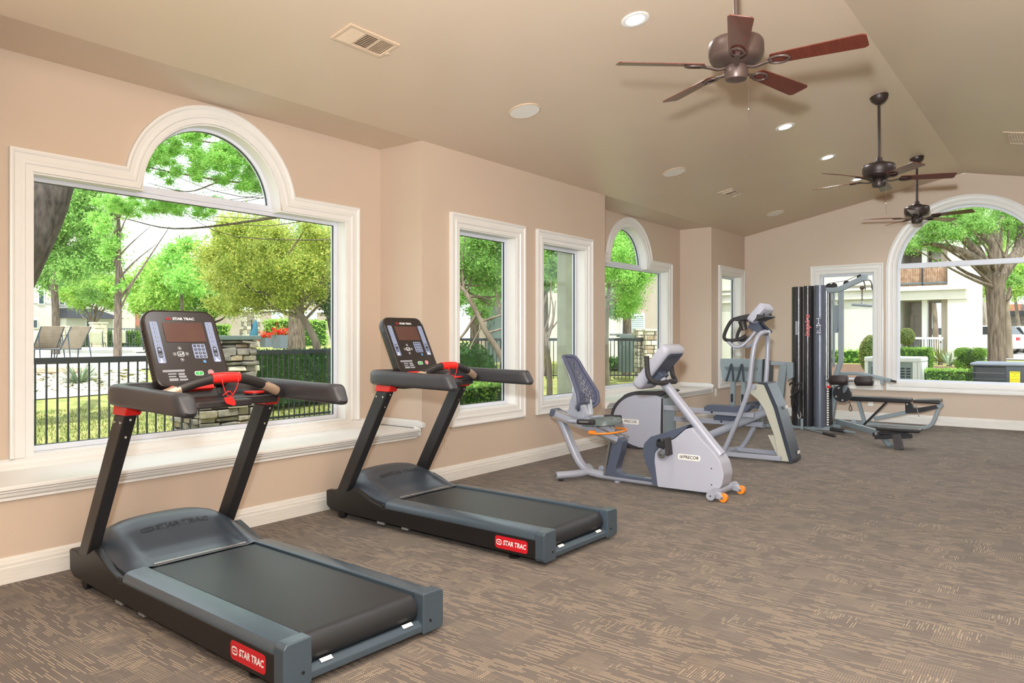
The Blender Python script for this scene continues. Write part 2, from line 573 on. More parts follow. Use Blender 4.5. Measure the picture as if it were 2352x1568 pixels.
def wall_panel(mb, P, x0, x1, z0, ztop, holes, thick):
    """a wall face with openings: inner skin, outer skin and the reveals of the openings.
    holes: dicts with cols = [(xa, xb, top_a, top_b)...] and zb"""
    cols = []
    cur = x0
    zt = ztop if callable(ztop) else (lambda x: ztop)
    for h in sorted(holes, key=lambda h: h['cols'][0][0]):
        a = h['cols'][0][0]
        if a > cur + 1e-6: cols.append((cur, a, None))
        for c in h['cols']: cols.append((c[0], c[1], (h['zb'], c[2], c[3])))
        cur = h['cols'][-1][1]
    if x1 > cur + 1e-6: cols.append((cur, x1, None))

    def quad(a, b, za0, zb0, zb1, za1):
        for d in (0, thick):
            mb.add([P(a, za0, d), P(b, zb0, d), P(b, zb1, d), P(a, za1, d)], [(0, 1, 2, 3)])
    for a, b, h in cols:
        if h is None:
            n = max(1, int((b - a) / 0.6)) if callable(ztop) else 1
            for k in range(n):
                p, q = lerp(a, b, k / n), lerp(a, b, (k + 1) / n)
                quad(p, q, z0, z0, zt(q), zt(p))
        else:
            zb, ta, tb = h
            if zb > z0 + 1e-6: quad(a, b, z0, z0, zb, zb)
            quad(a, b, ta, tb, zt(b), zt(a))
    for h in holes:
        c = h['cols']
        out = [(c[0][0], h['zb'])]
        for q in c:
            for p in ((q[0], q[2]), (q[1], q[3])):
                if (Vector(p) - Vector(out[-1])).length > 1e-6: out.append(p)
        out.append((c[-1][1], h['zb']))
        for i in range(len(out)):
            p, q = out[i], out[(i + 1) % len(out)]
            mb.add([P(p[0], p[1], 0), P(q[0], q[1], 0), P(q[0], q[1], thick), P(p[0], p[1], thick)], [(0, 1, 2, 3)])


def arch_pts(cx, cz, r, a0, a1, n):
    return [(cx + r * math.cos(lerp(a0, a1, k / n)), cz + r * math.sin(lerp(a0, a1, k / n))) for k in range(n + 1)]


def rect_hole(a, b, zb, zt):
    return dict(cols=[(a, b, zt, zt)], zb=zb)


def palladian_hole(cx, half, zb, zt, r, n=20):
    pts = arch_pts(cx, zt, r, math.pi, 0, n)
    cols = [(cx - half, cx - r, zt, zt)] + [(p[0], q[0], p[1], q[1]) for p, q in zip(pts, pts[1:])] + [(cx + r, cx + half, zt, zt)]
    return dict(cols=cols, zb=zb)


def arch_hole(cx, r, zb, cz, n=24):
    pts = arch_pts(cx, cz, r, math.pi, 0, n)
    return dict(cols=[(p[0], q[0], p[1], q[1]) for p, q in zip(pts, pts[1:])], zb=zb)


def offset_path(pts, w, closed):
    """offset a polyline to its right by w with mitres"""
    P = [Vector(p) for p in pts]; N = len(P); out = []
    for i in range(N):
        d0 = (P[i] - P[i - 1]) if (closed or i > 0) else (P[1] - P[0])
        d1 = (P[(i + 1) % N] - P[i]) if (closed or i < N - 1) else (P[-1] - P[-2])
        d0 = d0.normalized(); d1 = d1.normalized()
        n0 = Vector((d0.y, -d0.x)); n1 = Vector((d1.y, -d1.x))
        m = n0 + n1
        k = m.length_squared
        out.append(P[i] + m * (2 * w / k) if k > 1e-6 else P[i] + n0 * w)
    return out


CASING = [(0, 0), (0, .034), (.012, .038), (.022, .034), (.03, .026), (.062, .022), (.07, .028), (.084, .028), (.092, .018), (.13, .016), (.13, 0)]


def casing(mb, P, path, closed, scale=1.0):
    """moulded casing: profile swept along a path in the wall plane (P(x, z, d); d negative comes into the room)"""
    rails = [[P(q.x, q.y, -d) for q in offset_path(path, w * scale, closed)] for w, d in CASING]
    n = len(path)
    for i in range(len(rails) - 1):
        o = len(mb.v)
        mb.v += [tuple(p) for p in rails[i]] + [tuple(p) for p in rails[i + 1]]
        for j in range(n if closed else n - 1):
            k = (j + 1) % n
            mb.f.append((o + j, o + k, o + n + k, o + n + j))


def band(mb, P, outer, w, d0, d1, closed=True):
    """flat frame of width w inside an outline, from depth d0 to d1"""
    inner = offset_path(outer, w, closed)
    n = len(outer)
    seq = [[P(p[0], p[1], d0) for p in outer], [P(p.x, p.y, d0) for p in inner], [P(p.x, p.y, d1) for p in inner], [P(p[0], p[1], d1) for p in outer]]
    o = len(mb.v)
    for s_ in seq: mb.v += [tuple(p) for p in s_]
    for r in range(4):
        for j in range(n if closed else n - 1):
            k = (j + 1) % n; a = o + r * n; b_ = o + ((r + 1) % 4) * n
            mb.f.append((a + j, a + k, b_ + k, b_ + j))
    return [(p.x, p.y) for p in inner]


def pane(name, P, poly, d, parent):
    mb = MB()
    mb.loft([[P(p[0], p[1], d) for p in poly], [P(p[0], p[1], d + .006) for p in poly]])
    return mb.build(name, M['glass'], parent, smooth=0)


WN = [0]


def make_window(P, loc, kind, label, reveal=0.11, **k):
    """kind: 'rect', 'palladian' or 'arch'; opening numbers in k. P(x, z, d) with d growing outwards"""
    WN[0] += 1
    w = thing('window_%d' % WN[0], loc, label, None, None, 0, 'structure')
    cz = .13
    if kind == 'rect':
        a, b, zb, zt = k['a'], k['b'], k['zb'], k['zt']
        outer = [(a - cz, zb - cz), (a - cz, zt + cz), (b + cz, zt + cz), (b + cz, zb - cz)]
        mb = MB(); casing(mb, P, outer, True); mb.build('casing', M['trim'], w, smooth=30)
        o = [(a, zb), (a, zt), (b, zt), (b, zb)]
        mb = MB(); i1 = band(mb, P, o, .012, 0.0, reveal + .06); mb.build('jamb', M['trim'], w, smooth=0)
        mb = MB(); i2 = band(mb, P, i1, .034, reveal, reveal + .05); mb.build('sash', M['sash'], w, smooth=0, bevel=.004)
        mb = MB(); i3 = band(mb, P, i2, .0035, reveal + .012, reveal + .03); mb.build('glazing_seal', M['seal'], w, smooth=0)
        pane('pane', P, i3, reveal + .02, w)
    elif kind == 'palladian':
        cx, half, zb, zt, r = k['cx'], k['half'], k['zb'], k['zt'], k['r']
        R_, zo = r + cz, zt + cz
        th = math.asin(cz / R_)
        path = [(cx - half - cz, zb), (cx - half - cz, zo)] + arch_pts(cx, zt, R_, math.pi - th, th, 36) + [(cx + half + cz, zo), (cx + half + cz, zb)]
        mb = MB(); casing(mb, P, path, False); mb.build('casing', M['trim'], w, smooth=30)
        o = [(cx - half, zb), (cx - half, zt)] + arch_pts(cx, zt, r, math.pi, 0, 36) + [(cx + half, zt), (cx + half, zb)]
        mb = MB(); band(mb, P, o, .012, 0.0, reveal + .06); mb.build('jamb', M['trim'], w, smooth=30)
        # lower light
        o1 = [(cx - half + .012, zb + .012), (cx - half + .012, zt - .0), (cx + half - .012, zt), (cx + half - .012, zb + .012)]
        mb = MB(); i2 = band(mb, P, o1, .036, reveal, reveal + .05); mb.build('sash', M['sash'], w, smooth=0, bevel=.004)
        mb = MB(); i3 = band(mb, P, i2, .0035, reveal + .012, reveal + .03); mb.build('glazing_seal', M['seal'], w, smooth=0)
        pane('pane', P, i3, reveal + .02, w)
        # fanlight
        o2 = [(cx - r + .012, zt + .012)] + arch_pts(cx, zt + .012, r - .012, math.pi, 0, 36)[1:-1] + [(cx + r - .012, zt + .012)]
        mb = MB(); i2 = band(mb, P, o2, .034, reveal, reveal + .05); mb.build('sash', M['sash'], w, smooth=30)
        mb = MB(); i3 = band(mb, P, i2, .0035, reveal + .012, reveal + .03); mb.build('glazing_seal', M['seal'], w, smooth=30)
        pane('pane', P, i3, reveal + .02, w)
        mb = MB(); mb.loft([[P(cx - half + .012, zt - .005, d), P(cx + half - .012, zt - .005, d), P(cx + half - .012, zt + .02, d), P(cx - half + .012, zt + .02, d)] for d in (reveal - .012, reveal + .05)])
        mb.build('transom', M['sash'], w, smooth=0, bevel=.004)
    else:
        cx, r, zb, zc, ztr = k['cx'], k['r'], k['zb'], k['zc'], k['ztr']
        R_ = r + cz
        path = [(cx - R_, zb - cz)] + arch_pts(cx, zc, R_, math.pi, 0, 44) + [(cx + R_, zb - cz)]
        mb = MB(); casing(mb, P, path, True); mb.build('casing', M['trim'], w, smooth=30)
        o = [(cx - r, zb)] + arch_pts(cx, zc, r, math.pi, 0, 44) + [(cx + r, zb)]
        mb = MB(); i1 = band(mb, P, o, .012, 0.0, reveal + .06); mb.build('jamb', M['trim'], w, smooth=30)
        mb = MB(); i2 = band(mb, P, i1, .036, reveal, reveal + .05); mb.build('sash', M['sash'], w, smooth=30)
        x0, x1 = cx - r + .03, cx + r - .03
        mb = MB(); mb.loft([[P(x0, ztr - .04, d), P(x1, ztr - .04, d), P(x1, ztr + .04, d), P(x0, ztr + .04, d)] for d in (reveal - .01, reveal + .055)])
        mb.build('transom', M['sash'], w, smooth=0, bevel=.006)
        rr = r - .05
        lo = [(cx - rr, zb + .05), (cx - rr, ztr - .04), (cx + rr, ztr - .04), (cx + rr, zb + .05)]
        pane('pane', P, lo, reveal + .02, w)
        t0 = math.asin(max(0, (ztr + .04 - zc)) / rr)
        up = arch_pts(cx, zc, rr, math.pi - t0, t0, 40)
        pane('pane', P, up, reveal + .02, w)
    return w


# planes: P(x, z, d) -> point; d > 0 goes outwards
PB = lambda x, z, d: Vector((x, YB + d, z))
PA = lambda x, z, d: Vector((x, YA + d, z))
PE = lambda y, z, d: Vector((XE + d, y, z))
BAY1, BAY2 = (1.45, 4.77), (8.00, 11.36)
ZB_, ZT_ = .63, 2.38                          # openings of the plain windows
W1 = dict(cx=3.11, half=1.255, zb=.60, zt=2.38, r=.57)
W4 = dict(cx=9.63, half=1.255, zb=.60, zt=2.38, r=.57)
W2, W3, W5 = (5.265, 6.17), (6.65, 7.54), (11.765, 12.65)
W6, W8 = (2.56, 3.405), (-.805, .04)
W7 = dict(cx=1.30, r=.965, zb=.63, zc=2.36, ztr=2.445)
TH = .17

mb = MB()
wall_panel(mb, PB, XBK, BAY1[0], 0, ZW, [], TH)
wall_panel(mb, PB, BAY1[0], BAY1[1], 0, .50, [], TH)
wall_panel(mb, PA, BAY1[0] - .0, BAY1[1], .40, ZW, [palladian_hole(W1['cx'], W1['half'], W1['zb'], W1['zt'], W1['r'])], .13)
wall_panel(mb, PB, BAY1[1], BAY2[0], 0, ZW, [rect_hole(*W2, ZB_, ZT_), rect_hole(*W3, ZB_, ZT_)], TH)
wall_panel(mb, PB, BAY2[0], BAY2[1], 0, .50, [], TH)
wall_panel(mb, PA, BAY2[0], BAY2[1], .40, ZW, [palladian_hole(W4['cx'], W4['half'], W4['zb'], W4['zt'], W4['r'])], .13)
wall_panel(mb, PB, BAY2[1], XE, 0, ZW, [rect_hole(*W5, ZB_, ZT_)], TH)
for x, s in ((BAY1[0], -1), (BAY1[1], 1), (BAY2[0], -1), (BAY2[1], 1)):          # bay returns
    mb.add([(x, YB, .4), (x, YA + .13, .4), (x, YA + .13, ZW), (x, YB, ZW)], [(0, 1, 2, 3)])
tag(mb.build('wall_left', M['wall'], None, smooth=0), 'beige painted wall with two window bays and flat piers', None, None, 'structure')

mb = MB()                                                                          # outer skin of the bays seen through the pier windows
for x0, x1 in (BAY1, BAY2):
    for x, s in ((x0, -1), (x1, 1)):
        mb.box(min(x + s * .01, x + s * .05), max(x + s * .01, x + s * .05), YB + TH - .04, YA + .14, -.15, ZW + .3)
    mb.box(x0 - .05, x1 + .05, YA + .02, YA + .14, -.15, .58)
tag(mb.build('wall_outer_bay', M['stucco_green'], None, smooth=0), 'weathered green grey stucco flank of the window bay outside', None, None, 'structure')

mb = MB()
wall_panel(mb, PE, YR, YB + TH, 0, ceil_z, [rect_hole(*W6, ZB_, ZT_), arch_hole(W7['cx'], W7['r'], W7['zb'], W7['zc']), rect_hole(*W8, ZB_, ZT_)], TH)
tag(mb.build('wall_end', M['wall'], None, smooth=0), 'beige gable end wall with arched window', None, None, 'structure')
mb = MB(); wall_panel(mb, lambda x, z, d: Vector((x, YR - d, z)), XBK, XE, 0, ZW, [], TH)
tag(mb.build('wall_right', M['wall'], None, smooth=0), 'beige wall along the right side of the room', None, None, 'structure')
mb = MB(); wall_panel(mb, lambda y, z, d: Vector((XBK - d, y, z)), YR, YB, 0, ceil_z, [], TH)
tag(mb.build('wall_back', M['wall'], None, smooth=0), 'beige wall behind the camera', None, None, 'structure')

mb = MB()
mb.box(XBK - .1, XE + .05, YR - .1, YB + .05, -.12, 0)
tag(mb.build('floor', M['carpet'], None, smooth=0), 'brown carpet with tan dashes and dots', None, None, 'structure')

mb = MB()
for s in (1, -1):
    n = 6
    ye = YB if s > 0 else YR
    xs = [XBK - .1, 2, 5, 8, 11, XE + .02]
    for i in range(len(xs) - 1):
        mb.add([(xs[i], ye, ZW), (xs[i + 1], ye, ZW), (xs[i + 1], YC, ZR), (xs[i], YC, ZR)], [(0, 1, 2, 3)])
        mb.add([(xs[i], ye + s * .8, ZW + .2), (xs[i + 1] + .5, ye + s * .8, ZW + .2), (xs[i + 1] + .5, YC, ZR + .3), (xs[i], YC, ZR + .3)], [(0, 1, 2, 3)])
for x0, x1 in (BAY1, BAY2):
    mb.box(x0 - .02, x1 + .02, YB - .0, YA + .13, ZW, ZW + .12)
tag(mb.build('ceiling', M['ceiling'], None, smooth=0), 'glossy beige vaulted ceiling', None, None, 'structure')

# windows
make_window(PA, (3.11, YA, .6), 'palladian', 'large arched window in the near bay behind the treadmills', **W1)
make_window(PB, (5.7, YB, .6), 'rect', 'tall rectangular window left of the pier pair', a=W2[0], b=W2[1], zb=ZB_, zt=ZT_)
make_window(PB, (7.1, YB, .6), 'rect', 'tall rectangular window behind the bike backrest', a=W3[0], b=W3[1], zb=ZB_, zt=ZT_)
make_window(PA, (9.63, YA, .6), 'palladian', 'arched window in the far bay beyond the bike', **W4)
make_window(PB, (12.2, YB, .6), 'rect', 'narrow looking window in the far left corner', a=W5[0], b=W5[1], zb=ZB_, zt=ZT_)
make_window(PE, (XE, 3.0, .6), 'rect', 'rectangular window on the end wall behind the multi gym', a=W6[0], b=W6[1], zb=ZB_, zt=ZT_, reveal=.07)
make_window(PE, (XE, 1.3, .6), 'arch', 'big round arched window on the end wall', reveal=.07, **W7)
make_window(PE, (XE, -.4, .6), 'rect', 'rectangular window right of the arched end window', a=W8[0], b=W8[1], zb=ZB_, zt=ZT_, reveal=.07)

# window seats
TN = [0]
for (x0, x1), lab in ((BAY1, 'white window seat ledge under the near arched window'), (BAY2, 'white window seat ledge under the far arched window')):
    TN[0] += 1
    t = thing('trim_%d' % TN[0], ((x0 + x1) / 2, YB, .46), lab, None, None, 0, 'structure')
    prof = [(YA + .02, .535), (YB - .055, .535), (YB - .062, .53), (YB - .062, .516), (YB - .05, .508), (YB - .05, .50), (YB - .038, .494), (YB - .034, .478), (YB - .022, .466), (YB - .022, .452), (YB - .0, .452), (YB + .0, .50), (YA + .02, .50)]
    MB().prism(prof, 'x', x0 - .0, x1 - .085).build('seat_board', M['trim'], t, smooth=20)
    m_ = MB(); m_.prism(fillet([(YA + .0, .53), (YB + .03, .53), (YB - .05, .535), (YB - .05, .575), (YB + .02, .60), (YA, .60)], .01), 'x', x1 - .045, x1 - .002)
    m_.prism([(YB + .02, .452), (YB - .05, .47), (YB - .055, .535), (YB + .02, .56)], 'x', x1 - .086, x1 - .06)
    m_.build('side_trim', M['trim'], t, smooth=20, bevel=.006)
    m_ = MB(); m_.prism([(YA + .02, .53), (YA - .05, .53), (YA - .05, .55), (YA - .035, .566), (YA - .035, .585), (YA - .02, .60), (YA + .14, .605), (YA + .14, .53)], 'x', x0, x1)
    m_.build('back_trim', M['trim'], t, smooth=20)

# baseboards
BP = [(0, 0), (.022, 0), (.022, .085), (.018, .09), (.018, .108), (.013, .114), (.011, .128), (.006, .138), (0, .14)]
mb = MB()
mb.prism([(YB - d, z) for d, z in BP], 'x', XBK, XE - .0)
tag(mb.build('baseboard_left', M['base'], None, smooth=20), 'white moulded baseboard along the window wall', None, None, 'structure')
mb = MB(); mb.prism([(XE - d, z) for d, z in BP], 'y', YR, YB - .015)
tag(mb.build('baseboard_end', M['base'], None, smooth=20), 'white moulded baseboard along the end wall', None, None, 'structure')
mb = MB(); mb.prism([(YR + d, z) for d, z in BP], 'x', XBK, XE)
tag(mb.build('baseboard_right', M['base'], None, smooth=20), 'white moulded baseboard along the right wall', None, None, 'structure')

# wall plates
def wall_plate(name, fr, label, m=None):
    m = m or M['plate']
    t = thing(name, fr.O, label, 'outlet')
    MB().slab(rrect(.075, .118, .008), fr, 0, .006).build('cover_plate', m, t, bevel=.002)
    for b in (.026, -.026):
        MB().slab(rrect(.032, .034, .008, cy=b), fr, .004, .009).build('socket', m, t, bevel=.001)
    return t


wall_plate('wall_outlet', Frame((11.53, YB - .0, .445), (1, 0, 0), (0, 0, 1)), 'white outlet plate on the far pier left of the leg press')
wall_plate('wall_outlet', Frame((5.10, YB - .0, .36), (1, 0, 0), (0, 0, 1)), 'beige outlet plate on the wall behind the second treadmill upright', M['wall'])
wall_plate('wall_outlet', Frame((XE - .0, 2.62, .30), (0, -1, 0), (0, 0, 1)), 'white outlet plate on the end wall under the workout bench')
# ------------------------------------------------------------------ treadmills
def star_emblem(fr, cx, cy, w, h, parent, mat_ring, mat_dot, lift, local=True):
    """pill shaped outline badge with three small marks"""
    mb = MB()
    o = rrect(w, h, h * .45, 6, cx, cy); i = rrect(w * .80, h * .62, h * .28, 6, cx, cy)
    n = len(o)
    vs = [fr(p[0], p[1], lift) for p in o] + [fr(p[0], p[1], lift) for p in i]
    mb.add(vs, [(j, (j + 1) % n, n + (j + 1) % n, n + j) for j in range(n)])
    for k in (-1, 0, 1):
        mb.slab(rrect(w * .11, h * .2, h * .05, 2, cx + k * w * .17, cy), fr, lift - .0002, lift)
    return mb.build('badge', mat_ring, parent, smooth=0, local=local)


def make_treadmill():
    t = thing('treadmill', (0, 0, 0))
    L = dict(local=True)
    # lower body
    sk = [(.05, .035), (1.35, .045), (1.96, .055), (2.01, .085), (2.015, .19), (1.99, .20), (1.93, .198), (1.85, .185), (1.78, .205), (1.70, .245), (1.62, .22), (1.5, .175), (1.36, .15), (.05, .15)]
    for s in (-1, 1):
        x0, x1 = sorted((s * .417, s * .37))
        MB().prism(sk, 'x', x0, x1).build('side_skirt', M['black'], t, bevel=.006, **L)
        sec = [(s * .417, .148), (s * .414, .172), (s * .402, .188), (s * .38, .196), (s * .305, .201), (s * .297, .196), (s * .296, .14)]
        MB().prism(sec, 'y', .055, 1.36).build('foot_rail', M['rail'], t, smooth=30, bevel=.002, **L)
        cap = fillet([(s * .293, .02), (s * .42, .02), (s * .42, .185), (s * .405, .2), (s * .293, .202)], [0, .03, .02, .02, .01])
        c = MB().prism(cap, 'y', -.012, .056).build('end_cap', M['rail'], t, bevel=.008, **L)
        for bz in (.075,):
            MB().cyl((s * .335, -.013, bz), (s * .335, -.016, bz), .006, 10).build('bolt', M['black'], c, smooth=0, **L)
        MB().box(s * .417 - .003, s * .417 + .003, 1.36, 1.395, .135, .172).build('joint_clip', M['black_pl'], t, bevel=.002, **L)
        # uprights
        xo, xi = s * .415, s * .352
        pl = [(1.80, .17), (1.915, .17), (1.455, .965), (1.332, .965)]
        u = MB().prism(pl, 'x', min(xo, xi), max(xo, xi)).build('upright', M['upright'], t, bevel=.01, seg=3, **L)
        for yy, zz in ((1.43, .925), (1.362, .925)):
            MB().cyl((s * .414, yy + .02, zz), (s * .418, yy + .02, zz), .007, 10).build('bolt', M['chrome'], u, smooth=0, **L)
        for zz in (.94, .85):
            yy = lerp(1.31, 1.80, (1.0 - zz) / .83)
            MB().cyl((s * .385, yy, zz), (s * .385, yy - .005, zz), .006, 10).build('bolt', M['chrome'], u, smooth=0, **L)
        cl = [(1.318, .962), (1.462, .962), (1.44, 1.02), (1.285, 1.02)]
        MB().prism(cl, 'x', min(s * .422, s * .345), max(s * .422, s * .345)).build('collar', M['red'], t, bevel=.006, **L)
        # arm rails that turn into the console cross piece
        path = crom([(s * .41, .715, 1.047), (s * .41, .95, 1.05), (s * .41, 1.2, 1.055), (s * .41, 1.40, 1.058), (s * .375, 1.50, 1.058), (s * .29, 1.545, 1.058), (s * .18, 1.55, 1.055)], 6)
        sec = rrect(.082, .104, .034, 5)
        n = len(path)
        sc = [1.0] * n; sh = [0.0] * n
        sc[0] = .62; sc[1] = 1.0; sh[0] = .42; sh[1] = .42; sh[2] = .42; sh[3] = .3; sh[4] = .15
        P = [Vector(p) for p in path]; P[1] = P[0] + (P[2] - P[0]) * .22
        ar = MB().sweep(P, sec, scales=sc, shift=sh).build('arm_rail', M['arm'], t, smooth=60, **L)
        # cup holder in the tray
        ch = MB(); ch.lathe([(.046, 0), (.046, .05), (.052, .052), (.052, .045), (.04, .044), (.038, .004)], (s * .285, 1.34, .985), (0, 0, 1), 20)
        c = ch.build('cup_holder', M['black_pl'], t, smooth=50, **L)
        MB().lathe([(.053, .048), (.056, .05), (.056, .058), (.05, .058)], (s * .285, 1.34, .985), (0, 0, 1), 20).build('ring', M['red'], c, **L)
        # front transport wheel, rear levelling foot
        MB().cyl((s * .40, 1.86, .038), (s * .365, 1.86, .038), .038, 18).build('wheel', M['black'], t, bevel=.006, **L)
        ft = MB(); ft.lathe([(.036, 0), (.036, .008), (.012, .018), (.01, .045)], (s * .36, .255, .0), (0, 0, 1), 16)
        ft.build('levelling_foot', M['black_pl'], t, **L)
        MB().box(s * .38 - .012, s * .38 + .012, .24, .27, .04, .055).build('bracket', M['steelbar'], t, **L)
        MB().box(s * .40 - .012, s * .40 + .012, 1.14, 1.20, .026, .046).build('bracket', M['steelbar'], t, bevel=.004, **L)
        MB().box(s * .40 - .012, s * .40 + .012, 1.38, 1.45, .026, .052).build('bracket', M['steelbar'], t, bevel=.004, **L)
    MB().box(-.36, .36, 1.30, 1.80, .03, .06).build('belly_pan', M['navy'], t, **L)
    MB().box(-.37, .37, 1.93, 2.01, .07, .19).build('front_panel', M['black'], t, bevel=.01, **L)
    # deck and belt
    MB().box(-.30, .30, .12, 1.55, .08, .165).build('deck', M['black'], t, **L)
    arc = [(.078 + .062 * math.cos(a), .126 + .062 * math.sin(a)) for a in [math.pi / 2 + k * math.pi / 12 for k in range(13)]]
    prof = [(1.42, .188), (1.0, .188)] + arc + [(.5, .064), (.5, .07)] + [(p[0] + (.004 if p[0] < .078 else 0), p[1] * .94 + .0075) for p in reversed(arc)] + [(1.42, .18)]
    belt = MB().prism(prof, 'x', -.283, .283).build('running_belt', M['belt'], t, smooth=50, **L)
    MB().cyl((-.29, .078, .126), (.29, .078, .126), .054, 20).build('rear_roller', M['black'], t, **L)
    fr = Frame((.02, 1.22, .1886), (1, 0, 0), (0, 1, 0))
    fr = Frame((.10, 1.31, .1886), (1, 0, 0), (0, 1, 0))
    text('STAR TRAC', .05, fr, M['belt_mark'], 'belt_print', belt, bold=.001, sx=1.1, local=True)
    rb = MB(); rb.prism(fillet([(-.004, .03), (.05, .03), (.05, .075), (.02, .08), (-.004, .06)], .008), 'x', -.295, .295)
    rb = rb.build('rear_bar', M['rail'], t, **L)
    for x in (-.21, .22):
        MB().obox((x, .013, .0795), (1, 0, 0), (0, .03, .02), .028, .009, .0012).build('sticker', M['plate'], rb, smooth=0, **L)
    # motor hood
    xs = np.linspace(-.378, .378, 41); ys = np.linspace(1.345, 1.985, 36)
    ysk, zsk = [1.30, 1.36, 1.5, 1.62, 1.70, 1.78, 1.85, 1.93, 2.0], [.15, .165, .19, .235, .258, .24, .22, .215, .2]
    yh, zh = [1.30, 1.38, 1.44, 1.52, 1.60, 1.68, 1.75, 1.80, 1.86, 1.92, 1.96, 2.0], [.192, .196, .206, .234, .278, .322, .346, .352, .346, .318, .27, .20]
    ya, za = [1.30, 1.36, 1.45, 1.55, 1.65, 1.75, 1.80, 1.86, 1.92, 1.96, 2.0], [.2, .203, .225, .268, .312, .345, .352, .346, .318, .27, .2]
    def hz(x, y):
        e = np.interp(y, ysk, zsk); h0 = np.interp(y, yh, zh); h1 = np.interp(y, ya, za) + .006
        ax = abs(x)
        q = min(1, ax / .378) ** 6
        return lerp(lerp(h0, h1, sstep(.245, .30, ax)), e, q) - .035 * (ax / .378) ** 2 * sstep(1.4, 1.8, y)
    V, Fc = [], []
    for y in ys:
        e = np.interp(y, ysk, zsk); h0 = np.interp(y, yh, zh); h1 = np.interp(y, ya, za) + .006
        for x in xs:
            ax = abs(x)
            k = sstep(.245, .30, ax)
            h = lerp(h0, h1, k)
            q = min(1, ax / .378) ** 6
            V.append((x, y, lerp(h, e, q) - .035 * (ax / .378) ** 2 * sstep(1.4, 1.8, y)))
    nx = len(xs)
    for j in range(len(ys) - 1):
        for i in range(nx - 1):
            Fc.append((j * nx + i, j * nx + i + 1, (j + 1) * nx + i + 1, (j + 1) * nx + i))
    mb = MB().add(V, Fc)
    for col_ in (0, nx - 1):                       # close the flanks and the front down to the skirt
        for j in range(len(ys) - 1):
            a, b = V[j * nx + col_], V[(j + 1) * nx + col_]
            mb.add([a, b, (b[0], b[1], .12), (a[0], a[1], .12)], [(0, 1, 2, 3)])
    for i in range(nx - 1):
        a, b = V[(len(ys) - 1) * nx + i], V[(len(ys) - 1) * nx + i + 1]
        mb.add([a, b, (b[0], b[1], .12), (a[0], a[1], .12)], [(0, 1, 2, 3)])
    hood = mb.build('motor_hood', M['hood'], t, smooth=60, **L)
    MB().box(-.255, .255, 1.368, 1.382, .192, .2005).build('hood_lip', M['chrome'], hood, bevel=.002, **L)
    # raised lettering on the hood slope
    frh = Frame((.03, 1.655, .3145), (1, 0, 0), (0, 1, .52))
    for q_ in (text('STAR TRAC', .05, frh, M['belt'], 'hood_lettering', hood, bold=.0012, sx=1.15, shear=.2, local=True), star_emblem(frh, -.19, 0, .07, .034, hood, M['belt'], M['belt'], .0)):
        q_['kind'] = 'stuff'
        for v_ in q_.data.vertices:
            v_.co.z = hz(v_.co.x, v_.co.y) + .0018
    # tray under the console
    tr = fillet([(-.37, 1.22), (.37, 1.22), (.37, 1.50), (.25, 1.56), (-.25, 1.56), (-.37, 1.50)], .03)
    tray = MB().prism(tr, 'z', .985, 1.025).build('tray', M['black_pl'], t, bevel=.008, **L)
    MB().prism(fillet([(-.16, 1.14), (.16, 1.14), (.18, 1.3), (-.18, 1.3)], .03), 'z', .985, 1.02).build('tray_nose', M['black_pl'], tray, bevel=.008, **L)
    # bowed grip bar
    gp = crom([(-.375, 1.20, 1.03), (-.28, 1.175, 1.07), (-.17, 1.155, 1.112), (-.06, 1.145, 1.135), (.06, 1.145, 1.135), (.17, 1.155, 1.112), (.28, 1.175, 1.07), (.375, 1.20, 1.03)], 5)
    g = MB().tube(gp, .026, 14).build('grip_bar', M['black_pl'], t, smooth=60, **L)
    for s in (-1, 1):
        gs = crom([(s * .325, 1.187, 1.051), (s * .28, 1.175, 1.07), (s * .225, 1.164, 1.091)], 4)
        MB().tube(gs, .0268, 14).build('pulse_sensor', M['gripmetal'], g, smooth=60, **L)
    pad = MB().tube(crom([(-.075, 1.146, 1.136), (0, 1.142, 1.139), (.075, 1.146, 1.136)], 4), .0278, 14)
    pad.build('stop_pad', M['red'], g, smooth=60, **L)
    # emergency cord and its clip
    cd = MB()
    for x in (-.03, .05):
        cd.tube(crom([(x, 1.13, 1.16), (x * 1.1, 1.112, 1.12), (x * .7 + .005, 1.115, 1.07), (.01, 1.12, 1.035)], 4), .0028, 6)
    cd.tube(crom([(-.03, 1.112, 1.05), (.0, 1.102, 1.07), (.03, 1.112, 1.04)], 4), .0028, 6)
    k = cd.build('stop_cord', M['red'], t, **L)
    MB().prism(fillet([(-.025, 1.04), (.03, 1.036), (.045, 1.005), (.038, .99), (-.01, 1.006)], .01), 'y', 1.112, 1.122).build('cord_clip', M['red'], k, bevel=.004, **L)
    # console
    a_ = R(27)
    fr = Frame((0, 1.43, 1.085), (1, 0, 0), (0, math.sin(a_), math.cos(a_)))
    H = .46
    body = [(x, y + H / 2) for x, y in fillet([(-.205, -H / 2), (.205, -H / 2), (.205, H / 2), (-.205, H / 2)], [.05, .05, .075, .075], 8)]
    c = MB()
    ins = lambda q, d: [fr(x * q, (y - H / 2) * q + H / 2, d) for x, y in body]
    c.loft([ins(.90, -.075), ins(.97, -.065), ins(1.0, -.045), ins(1.0, -.012), ins(.99, -.003), ins(.965, .0), ins(.955, -.003)])
    con = c.build('console', M['console'], t, smooth=35, **L)
    fa = MB(); fa.slab([(x * .955, (y - H / 2) * .955 + H / 2) for x, y in body], fr, -.004, -.0022)
    fa.build('face_plate', M['console'], con, smooth=0, **L)
    for s in (-1, 1):                                            # vent slots on the flanks
        for i in range(18):
            b = .07 + i * .016
            vs = MB(); vs.obox(fr(s * .2045, b, -.03), fr.ay, fr.an, .0035, .013, .0025)
            vs.build('vent_slot', M['dark'], con, smooth=0, **L)
